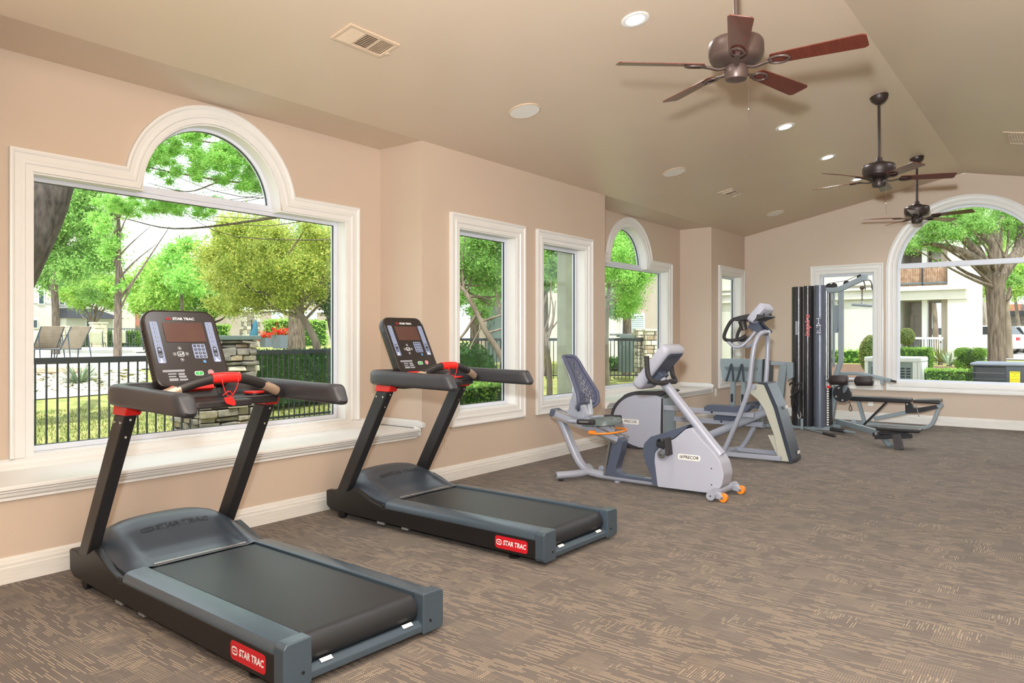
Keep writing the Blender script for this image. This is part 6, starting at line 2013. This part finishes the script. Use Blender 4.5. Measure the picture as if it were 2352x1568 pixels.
tree('far green tree with thin straight trunk right of the bare cypress',
     [foot(419, 40), at(418, 700, 40), at(416, 600, 40), at(412, 540, 40)], [.2, .16, .1, .05], crown(425, 620, 55, 70, 40, 3, 30, .35), 6500, .30, M['leaf_feather'], M['bark'], limbs=14, name='far_tree', droop=.4)
tree('far spreading tree between console and yellow green tree',
     [foot(490, 44), at(490, 750, 44), at(480, 710, 44)], [.34, .3, .2], crown(490, 690, 60, 30, 44, 4, 24, .5), 6000, .32, M['leaf_mid'], M['bark_dark'], limbs=10, name='far_tree')
tree('thick straight trunk beside the flower pots',
     [foot(681, 30), at(681, 760, 30), at(680, 690, 30), at(680, 560, 30)], [.40, .34, .32, .25], crown(640, 640, 90, 50, 30, 3, 16), 4000, .22, M['leaf_mid'], M['bark'], limbs=6, rs=.95)
tree('feathery cypress boughs hanging across the top of the near window',
     [foot(905, 13.5), at(900, 700, 13.5), at(890, 450, 13.5), at(870, 200, 13.5), at(860, 0, 13.5)], [.3, .27, .22, .16, .1],
     crown(450, 340, 170, 85, 12.5, 1.2, 110, .17) + crown(380, 470, 160, 34, 13, 1.0, 60, .4) + crown(560, 380, 90, 70, 12.5, 1, 40, .22), 30000, .105, M['leaf_feather'], M['bark'], limbs=22, limb_r=.012, aspect=.22, droop=.1, flat=.5,
     extra=[([at(880, 420, 13.5), at(720, 480, 13.2), at(560, 510, 13), at(400, 525, 13), at(280, 500, 12.8)], .07, .012), ([at(875, 330, 13.5), at(700, 420, 13), at(560, 420, 12.6), at(420, 400, 12.4), at(320, 380, 12.3)], .07, .012),
            ([at(870, 250, 13.5), at(640, 330, 12.8), at(500, 330, 12.5), at(380, 300, 12.4)], .06, .01), ([at(620, 430, 12.8), at(560, 370, 12.6), at(520, 300, 12.5)], .04, .01), ([at(590, 425, 12.8), at(600, 380, 12.6), at(575, 320, 12.5)], .035, .008), ([at(500, 418, 12.6), at(430, 440, 12.6), at(340, 420, 12.6)], .03, .008)])
tree('dense yellow green yew like tree with leaning trunk at the right of the near window',
     [foot(740, 15), at(728, 800, 15), at(705, 745, 15), at(678, 705, 15), at(650, 660, 15)], [.17, .15, .13, .11, .08],
     crown(625, 600, 160, 110, 15.5, 1.8, 60, .30) + crown(560, 560, 90, 60, 15, 1, 16, .4) + crown(730, 590, 60, 110, 15, 1.2, 20, .4) + crown(560, 680, 90, 40, 15.5, 1, 16, .5), 42000, .105, M['leaf_yellow'], M['bark_pale'], limbs=24, limb_r=.045, aspect=.4, droop=.0,
     extra=[([at(690, 720, 15), at(640, 715, 15), at(590, 720, 15)], .04, .012), ([at(700, 735, 15), at(740, 690, 15), at(765, 640, 15)], .06, .02), ([at(684, 712, 15), at(665, 690, 15), at(640, 700, 15)], .04, .01)])
tree('shady multi trunk tree just right of the near window',
     [foot(790, 16), at(765, 780, 16), at(755, 720, 16), at(760, 650, 16)], [.12, .10, .08, .05], crown(770, 690, 50, 60, 16, 1, 14, .4), 3500, .11, M['leaf_dark'], M['bark_dark'], limbs=8, limb_r=.03)
for i, (u, v, r, tt, cl) in enumerate(((140, 400, 130, 86, 'leaf_bright'), (540, 640, 80, 84, 'leaf_mid'), (740, 600, 110, 90, 'leaf_mid'))):
    tree(['tall pale green tree behind the maple', 'tall green tree far behind the feathery boughs', 'tall green tree far behind the yew'][i],
         [foot(u, tt), at(u, 700, tt), at(u, v + 40, tt)], [.4, .3, .2], crown(u, v, r, r * .9, tt, 5, 30, .4), 6500, .45, M[cl], limbs=8, name='far_tree')

# ------------------------------------------------------------------ outside the pier windows and the far bay
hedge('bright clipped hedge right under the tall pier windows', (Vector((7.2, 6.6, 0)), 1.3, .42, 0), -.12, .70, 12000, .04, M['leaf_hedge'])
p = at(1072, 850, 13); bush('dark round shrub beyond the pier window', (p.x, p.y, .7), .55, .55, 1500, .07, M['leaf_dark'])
tree('crepe myrtle with bare leaning stems outside the tall pier window',
     [foot(1222, 10.2), at(1160, 838, 10.2), at(1118, 765, 10.2), at(1088, 705, 10.2), at(1066, 668, 10.2), at(1035, 640, 10.3)], [.10, .085, .075, .065, .055, .04],
     crown(1110, 590, 80, 70, 11, 1.0, 26, .35) + crown(1255, 620, 35, 60, 11.5, .8, 10, .45) + crown(1100, 690, 70, 35, 12.5, .8, 12, .5), 17000, .07, M['leaf_mid'], M['bark_pale'], limbs=14, limb_r=.018,
     extra=[([at(1066, 668, 10.2), at(1062, 620, 10.2), at(1066, 560, 10.2), at(1075, 520, 10.2)], .03, .012), ([at(1150, 710, 10.6), at(1136, 660, 10.6), at(1128, 600, 10.6), at(1110, 540, 10.6)], .035, .012), ([at(1165, 760, 10.6), at(1152, 720, 10.6), at(1140, 690, 10.6)], .04, .03),
            ([at(1120, 640, 10.4), at(1090, 600, 10.4), at(1055, 558, 10.4)], .018, .008), ([at(1095, 720, 10.2), at(1070, 760, 10.2), at(1045, 790, 10.2)], .045, .03), ([at(1108, 745, 10.2), at(1080, 798, 10.2), at(1082, 800, 10.2)], .02, .016), ([at(1130, 690, 10.4), at(1100, 680, 10.4), at(1066, 672, 10.4)], .02, .012)])
tree('slender tree with forked stem beside the stucco bay flank',
     [foot(1262, 10.8), at(1262, 860, 10.8), at(1256, 800, 10.8), at(1250, 760, 10.8)], [.10, .08, .06, .05], crown(1255, 590, 30, 60, 11.5, .8, 8, .5), 2500, .085, M['leaf_mid'], M['bark_pale'], limbs=4, limb_r=.015,
     extra=[([at(1255, 790, 10.8), at(1270, 740, 10.8), at(1276, 690, 10.9)], .035, .015), ([at(1250, 760, 10.8), at(1262, 720, 10.8), at(1266, 640, 10.9)], .03, .012)])
tree('light green tree filling the upper part of the far bay window',
     [foot(1395, 17), at(1392, 760, 17), at(1400, 640, 17)], [.14, .12, .08], crown(1440, 600, 75, 100, 16.5, 1.6, 50, .30), 24000, .085, M['leaf_feather'], M['bark_pale'], limbs=18, limb_r=.025)
tree('dense green tree top left in the far bay window', [foot(1330, 21), at(1340, 760, 21), at(1370, 690, 21)], [.2, .16, .1], crown(1405, 690, 70, 50, 20, 1.4, 24, .4), 11000, .11, M['leaf_mid'], limbs=8)
for i, (u, v, r, tt, cl) in enumerate(((1090, 600, 110, 23, 'leaf_mid'), (1250, 600, 80, 23, 'leaf_bright'), (1440, 560, 100, 23, 'leaf_bright'), (940, 560, 120, 25, 'leaf_mid'))):
    tree(['leafy tree behind the crepe myrtle', 'leafy tree behind the stucco bay flank', 'tall leafy tree far behind the bay window', 'leafy tree hidden between the two near windows'][i],
         [Vector((*at(u, 0, tt).xy, g(*at(u, 0, tt).xy))), at(u, 700, tt), at(u, v + 40, tt)], [.3, .24, .16], crown(u, v, r, r * .75, tt, 1.6, 34, .4), 14000, .13, M[cl], limbs=10, name='far_tree')
t = thing('utility_enclosure', at(1445, 846, 21.5), 'dark weathered wooden utility box behind the far bay fence', 'utility box')
pc = at(1445, 0, 21.5); X = RGT; Y = FWD
zb = .3
for i in range(7):
    c = pc + X * (-.22 + i * .073) - Y * .0
    MB().obox((c.x, c.y, zb + .52), X, Y, .034, .02, .52).build('plank', M['slab'], t, smooth=0)
MB().obox((pc.x + Y.x * .3, pc.y + Y.y * .3, zb + .5), X, Y, .25, .28, .5).build('box', M['fence_grey'], t, smooth=0)
MB().obox((pc.x + Y.x * .3, pc.y + Y.y * .3, zb + 1.06), X, Y, .28, .32, .03).build('lid', M['slab'], t, bevel=.01)
pc2 = at(1425, 0, 23); MB().obox((pc2.x, pc2.y, zb + 1.1), X, Y, .3, .3, .03).build('meter_lid', M['concrete_grey'], t)
# cream house behind the far fence: faces the camera
hc = at(1290, 0, 27)
t = thing('cream_house', (hc.x, hc.y, .3), 'cream stucco house with white blinds behind the dark fence', 'building', 'apartment buildings outside')
def hbox(name, m, u0, u1, v0, v1, dep0, dep1, par=None):
    a = at(u0, v0, 27); b = at(u1, v1, 27)
    w = (u1 - u0) / F_PX * 27; h = (v1 - v0) / F_PX * 27
    c = (a + b) / 2 + FWD * (dep0 + dep1) / 2
    return MB().obox(c, RGT, Vector((0, 0, 1)), w / 2, h / 2, abs(dep1 - dep0) / 2).build(name, m, par or t, smooth=0)
hbox('wall', M['bwall'], 1120, 1428, 560, 850, 0, 4)
hbox('wall', M['siding'], 1080, 1120, 560, 850, .6, 4)
hbox('wall', M['siding'], 1428, 1520, 560, 850, .5, 4)
hbox('shaded_wall', M['slab'], 1120, 1168, 640, 850, -1.0, -.4)  # grey-green wall in shadow; its shade is painted in with the dark slab colour
w_ = hbox('window', M['trim'], 1434, 1485, 718, 766, .35, .6)
hbox('blinds', M['pane_light'], 1437, 1482, 721, 763, .30, .36, par=w_)
for i in range(9):
    hbox('slat', M['trim'], 1437, 1482, 723.5 + i * 4.6, 724.6 + i * 4.6, .26, .31, par=w_)
hbox('corner_trim', M['trim'], 1424, 1431, 560, 850, -.06, .2)
hedge('low leafy shrubs along the cream house', (at(1430, 0, 24.5), 1.6, .4, YAW - R(90)), .3, .62, 1400, .10, M['leaf_mid'])
tr_ = at(1415, 880, 15.5)
drape('side_path', lambda a, b: ((at(1380 + a, 0, 17.6 + b)).x, (at(1380 + a, 0, 17.6 + b)).y), np.linspace(0, 130, 8), np.linspace(0, .5, 3), M['concrete'], .03, 'pale path strip in front of the far bay fence')

# ------------------------------------------------------------------ outside the end wall: apartment building with balcony
XF = 29.0
t = thing('balcony_building', (XF, 6, g(XF, 6)), 'sunlit stucco building with wooden balcony and patio', 'building', 'apartment buildings outside')


def fbox(name, m, u0, u1, v0, v1, d0, d1, par=None, bevel=0):
    """box on the facade plane X = XF + d0 .. XF + d1"""
    um = min(max((u0 + u1) / 2, 1950), 2300)
    a, b = atx(u0, v0, XF), atx(u1, v1, XF)
    a.z, b.z = atx(um, v0, XF).z, atx(um, v1, XF).z
    ys_ = sorted((a.y, b.y)); zs = sorted((a.z, b.z))
    return MB().box(XF + d0, XF + d1, ys_[0], ys_[1], zs[0], zs[1]).build(name, m, par or t, smooth=0, bevel=bevel)


fbox('wall', M['stucco'], 1500, 2065, 380, 850, 0, 6)
for v0, v1 in ((652, 657), (663, 668), (684, 688)):
    fbox('band', M['bwall'], 1500, 2065, v0, v1, -.12, 0)
fbox('upper_wall', M['stucco'], 2065, 2222, 380, 560, 0, 6)
fbox('floor_band', M['bwall'], 2062, 2219, 656, 688, -.15, 3)
fbox('band_lip', M['bwall'], 2062, 2224, 664, 667, -.25, 0)
fbox('pier', M['bwall'], 2177, 2216, 540, 850, -.1, 1.2)
fbox('pier_side', M['bwall'], 2216, 2222, 540, 850, .2, 5)
fbox('stone_column', M['siding'], 2160, 2177, 560, 850, .2, 1.0)
fbox('back_wall', M['siding'], 2060, 2114, 560, 850, 2.4, 2.6)
for i in range(9):
    fbox('siding_board', M['siding'], 2066, 2112, 695 + i * 14, 708 + i * 14, 2.30, 2.4)
for i in range(5):
    fbox('siding_board', M['siding'], 2066, 2112, 560 + i * 14, 573 + i * 14, 2.30, 2.4)
fbox('door', M['siding'], 2064, 2074, 720, 850, 2.15, 2.3)
for v0, v1 in ((560, 656), (688, 850)):
    fbox('post', M['trim'], 2114, 2126, v0, v1, .3, .6)
for i in range(26):
    u = 2066 + i * 4.15
    fbox('plank', M['wood'], u, u + 3.7, 614 - (i % 2), 657, .05 + .01 * (i % 3), .10)
fbox('balcony_rail', M['fence_grey'], 2064, 2175, 648, 652, -.02, .05)
fbox('balcony_post', M['fence'], 2117, 2120, 610, 657, -.04, .05)
fbox('patio_rail', M['sash'], 2098, 2166, 774, 779, .0, .08)
for i in range(13):
    u = 2100 + i * 5.2
    fbox('baluster', M['sash'] if i > 4 else M['fence_grey'], u, u + 1.6, 778, 832, .02, .06)
# far blue grey house and dark car seen through the patio
t = thing('far_grey_house', (60, 6, .5), 'pale blue grey house seen through the patio opening', 'building', 'apartment buildings outside')
XF = 64.0
fbox('wall', M['pane_light'], 2118, 2172, 640, 830, 0, 4)
w_ = fbox('window', M['trim'], 2127, 2139, 716, 752, -.2, 0)
fbox('pane', M['pane_dark'], 2129, 2137, 718, 750, -.3, -.1, par=w_)
t = thing('stone_building', (62, -1, .5), 'grey building with stone base and black awning at the right edge', 'building', 'apartment buildings outside')
XF = 68.0
fbox('wall', M['siding'], 2222, 2290, 660, 830, 0, 4)
fbox('wall', M['stone_b'], 2290, 2420, 700, 830, -1, 4)
fbox('upper_wall', M['brick'], 2318, 2346, 700, 718, -1.2, -1)
fbox('awning', M['awning'], 2320, 2400, 716, 726, -2.2, -.6)
fbox('bin', M['awning'], 2224, 2237, 757, 780, -6, -5)


def car(label, u, v, x, heading, m, s=1.0):
    p = atx(u, v, x); z = g(p.x, p.y) + .03
    t = thing('parked_car', (p.x, p.y, z), label, 'car', 'cars parked beyond the end wall', heading)
    L = dict(local=True)
    prof = fillet([(-2.2, .25), (2.2, .25), (2.25, .6), (2.1, .85), (1.2, .95), (.5, 1.42), (-1.1, 1.45), (-1.8, .98), (-2.2, .92)], .12)
    MB().prism(prof, 'y', -.85, .85).build('body', m, t, bevel=.08, seg=2, **L)
    gl = fillet([(1.05, .97), (.48, 1.36), (-1.02, 1.39), (-1.6, .99)], .06)
    MB().prism(gl, 'y', -.865, .865).build('side_glass', M['carglass'], t, **L)
    MB().obox((-1.62, 0, 1.2), (0, 1, 0), (.5, 0, .6), .68, .26, .02).build('rear_glass', M['carglass'], t, **L)
    for sx in (-1.4, 1.4):
        for sy in (-.8, .8):
            wl = MB().cyl((sx, sy - .1, .32), (sx, sy + .1, .32), .32, 20).build('wheel', M['black'], t, **L)
            MB().cyl((sx, sy - .11, .32), (sx, sy + .11, .32), .2, 16).build('rim', M['steelbar'], wl, **L)
    for sy in (-.65, .65):
        MB().box(-2.24, -2.1, sy - .16, sy + .16, .68, .84).build('tail_light', M['redlabel'], t, **L)
    return t


car('white car parked behind the patio railing', 2135, 805, 52, R(80), M['carwhite'])
car('white car behind the clipped cylinder shrub', 2245, 805, 46, R(70), M['carwhite'])
car('silver car with red tail lights at the right edge of the window', 2362, 812, 50, R(25), M['carsilver'])
car('dark car seen through the upper patio opening', 2142, 775, 58, R(85), M['cardark'])
kb = MB().bar(Vector((38, -1.6, g(38, -1) + .1)), Vector((44, 1.2, g(44, 1) + .1)), .3, .18)
tag(kb.build('kerb', M['kerbred'], None), 'red painted kerb beside the street', 'kerb')

# shrubs in front of it
p = ground(2082, 836); bush('round clipped topiary bush at the left of the arched window', (p.x, p.y, EYE + (HY - 773) / F_PX * 17), .26, .29, 4500, .032, M['leaf_olive'], trunk=g(p.x, p.y))
p = at(2000, 0, 17.5); bush('tall brownish green shrub behind the rectangular end window', (p.x, p.y, .92), .26, .46, 5000, .036, M['leaf_olive'])
c = at(2098, 0, 19); hedge('dark clipped hedge under the patio', (c, .42, .45, R(95)), g(c.x, c.y), EYE - 27 / F_PX * 19, 5000, .04, M['leaf_hedge'])
c = at(2230, 0, 18.5); bush('clipped cylindrical shrub left of the big tree', (c.x, c.y, .80), .36, .27, 7000, .034, M['leaf_hedge'], trunk=g(c.x, c.y), box=1.2)
for u, v, L_, n_, lab, stm in ((2160, 838, .62, 44, 'spiky yucca in the mulch bed left of the pier', .1), (2190, 830, .6, 34, 'taller spiky yucca in front of the white pier', .5), (2240, 815, .5, 26, 'spiky yucca tuft behind the cylindrical shrub', .3), (2180, 842, .5, 30, 'low spiky yucca beside the clipped cylinder', .05)):
    p = ground(u, v); spiky(lab, p, n_, L_, .045, M['leaf_agave'] if u != 2160 else M['leaf_olive'], 'yucca', stem=stm)
hedge('bright low hedge between the two air conditioners', (Vector((15.0, 2.05, 0)), .75, .30, R(95)), g(15, 2), .77, 9000, .036, M['leaf_hedge'])
hedge('low green hedge at the foot of the stucco wall', (atx(1960, 0, 27.5), 2.4, .35, R(90)), g(27.5, 8), g(27.5, 8) + .42, 2200, .09, M['leaf_bright'])

# the big tree
tb = at(2290, 0, 17.5); tbz = g(tb.x, tb.y)
tree('big spreading oak with thick grey trunk outside the arched window',
     [Vector((tb.x, tb.y, tbz - .05)), at(2289, 800, 17.5), at(2288, 740, 17.5), at(2286, 670, 17.5), at(2284, 630, 17.5)], [.21, .185, .175, .20, .25],
     crown(2200, 520, 110, 40, 17.5, 1.5, 30, .5) + crown(2300, 510, 110, 45, 18.5, 1.5, 26, .5) + crown(2110, 550, 55, 26, 17, .8, 10, .6), 20000, .085, M['leaf_mid'], M['bark'], limbs=14, limb_r=.05, name='oak_tree', rs=1.0,
     extra=[([at(2276, 650, 17.5), at(2262, 615, 17.4), at(2225, 585, 17.2), at(2180, 568, 17), at(2120, 558, 16.8)], .15, .04), ([at(2268, 610, 17.4), at(2235, 570, 17.3), at(2205, 540, 17.2), at(2190, 510, 17.2)], .12, .05), ([at(2282, 640, 17.5), at(2285, 590, 17.5), at(2282, 560, 17.5), at(2250, 530, 17.6), at(2228, 510, 17.6)], .17, .08), ([at(2284, 600, 17.5), at(2290, 560, 17.6), at(2292, 530, 17.7), at(2305, 500, 17.8)], .13, .08), ([at(2292, 640, 17.5), at(2318, 605, 17.6), at(2340, 575, 17.7), at(2352, 520, 17.8)], .17, .12), ([at(2284, 565, 17.5), at(2272, 530, 17.6), at(2262, 510, 17.6)], .08, .05)])
for i, (u, v, r, tt, cl) in enumerate(((2250, 640, 40, 40, 'leaf_bright'), (2330, 640, 60, 45, 'leaf_bright'), (2300, 560, 90, 80, 'leaf_bright'), (2140, 585, 40, 38, 'leaf_mid'))):
    tree(['sunny tree between the building and the oak trunk', 'sunny tree right of the oak trunk', 'bright tree crowns far behind the oak', 'green tree seen past the upper balcony'][i],
         [Vector((*at(u + 10, 0, tt).xy, .45)), at(u + 8, 740, tt), at(u, v + 30, tt)], [.3, .24, .12], crown(u, v, r, r * .9, tt, 3, 26, .4), 5500, .28, M[cl], M['bark_pale'], limbs=10, name='far_tree')
tree('gnarled grey trunk right behind the oak', [foot(2318, 30), at(2315, 750, 30), at(2312, 700, 30), at(2320, 660, 30)], [.3, .24, .2, .12], crown(2320, 650, 40, 20, 30, 1.5, 8, .5), 1500, .16, M['leaf_mid'], M['bark_pale'], limbs=5)
hy = ground(2310, 815); t = thing('fire_hydrant', hy, 'small red hydrant beside the street', 'hydrant')
MB().lathe([(.16, 0), (.16, .08), (.11, .10), (.11, .5), (.15, .52), (.15, .58), (.09, .70), (.03, .76)], hy, (0, 0, 1), 14).build('barrel', M['kerbred'], t, smooth=50)
MB().cyl(hy + Vector((-.2, 0, .4)), hy + Vector((.2, 0, .4)), .06, 10).build('outlet', M['kerbred'], t)

# ------------------------------------------------------------------ air conditioners
c = Vector((14.75, 2.58, g(14.75, 3)))
t = thing('air_conditioner', c, 'pale boxy air conditioner with louvered sides outside the end wall', 'air conditioner')
x0, x1, y0_, y1 = 14.35, 15.1, 2.14, 3.03
zt = .985
MB().box(x0 + .02, x1 - .02, y0_ + .02, y1 - .02, c.z, zt - .08).build('casing', M['acgreen'], t, bevel=.02)
MB().box(x0 - .01, x1 + .01, y0_ - .01, y1 + .01, zt - .09, zt).build('top_cover', M['acwhite'], t, bevel=.03, seg=3)
MB().box(x0 + .05, x1, y0_ - .004, y0_ + .03, c.z, zt - .085).build('end_panel', M['acwhite'], t, bevel=.006)
for yy in (y0_, y1 - .06):
    MB().box(x0, x0 + .05, yy, yy + .06, c.z, zt - .08).build('corner_post', M['acwhite'], t, bevel=.01)
MB().box(x0 - .0, x0 + .05, 2.175, 2.265, c.z, zt - .08).build('service_panel', M['acwhite'], t, bevel=.01)
for gi, yy in enumerate((2.295, 2.385, 2.475, 2.565, 2.655, 2.745, 2.85)):
    for i in range(17):
        z = c.z + .14 + i * .048
        MB().obox((x0 + .015, yy + .035, z), (0, 1, 0), (.6, 0, 1), .033, .014, .003).build('louver', M['acdark'], t, smooth=0)
c = Vector((14.9, .75, g(14.9, .7)))
t = thing('condenser_unit', c, 'dark condenser unit with yellow energy label outside the end wall', 'air conditioner')
x0, x1, y0_, y1 = 14.45, 15.35, .42, 1.42
zt = .915
MB().box(x0 + .03, x1 - .03, y0_ + .03, y1 - .03, c.z, zt - .05).build('coil', M['acdark'], t, bevel=.04)
MB().box(x0 - .01, x1 + .01, y0_ - .01, y1 + .01, zt - .06, zt).build('top_cap', M['pot'], t, bevel=.03, seg=3)
for i in range(9):
    z = c.z + .06 + i * .1
    MB().box(x0 + .0, x0 + .03, .94, y1 - .02, z, z + .012).build('guard_wire', M['fence_grey'], t, smooth=0)
for i in range(20):
    y = .945 + i * .0235
    MB().box(x0 + .012, x0 + .028, y, y + .004, c.z + .03, zt - .08).build('guard_wire', M['fence'], t, smooth=0)
MB().box(x0 - .005, x0 + .04, y0_, .93, c.z, zt - .06).build('side_panel', M['acdark'], t, bevel=.01)
fe_ = Frame((x0 - .007, .805, .675), (0, -1, 0), (0, 0, 1))
lb = MB().slab(rrect(.14, .21, .003, 2), fe_, 0, .002).build('energy_label', M['yellow'], t, smooth=0)
text('ENERGYGUIDE', .019, Frame(fe_(0, .085, .0025), fe_.ax, fe_.ay), M['dark'], 'lettering', lb, bold=.0006, sx=.98)
for yy in (.03, -.02):
    MB().slab([(-.058, yy), (.058, yy), (.058, yy + .003), (-.058, yy + .003)], fe_, .002, .0025).build('label_line', M['dark'], lb)
MB().slab([(-.01, .055), (.01, .055), (0, .07)], fe_, .002, .0025).build('label_mark', M['dark'], lb)
# end of scene
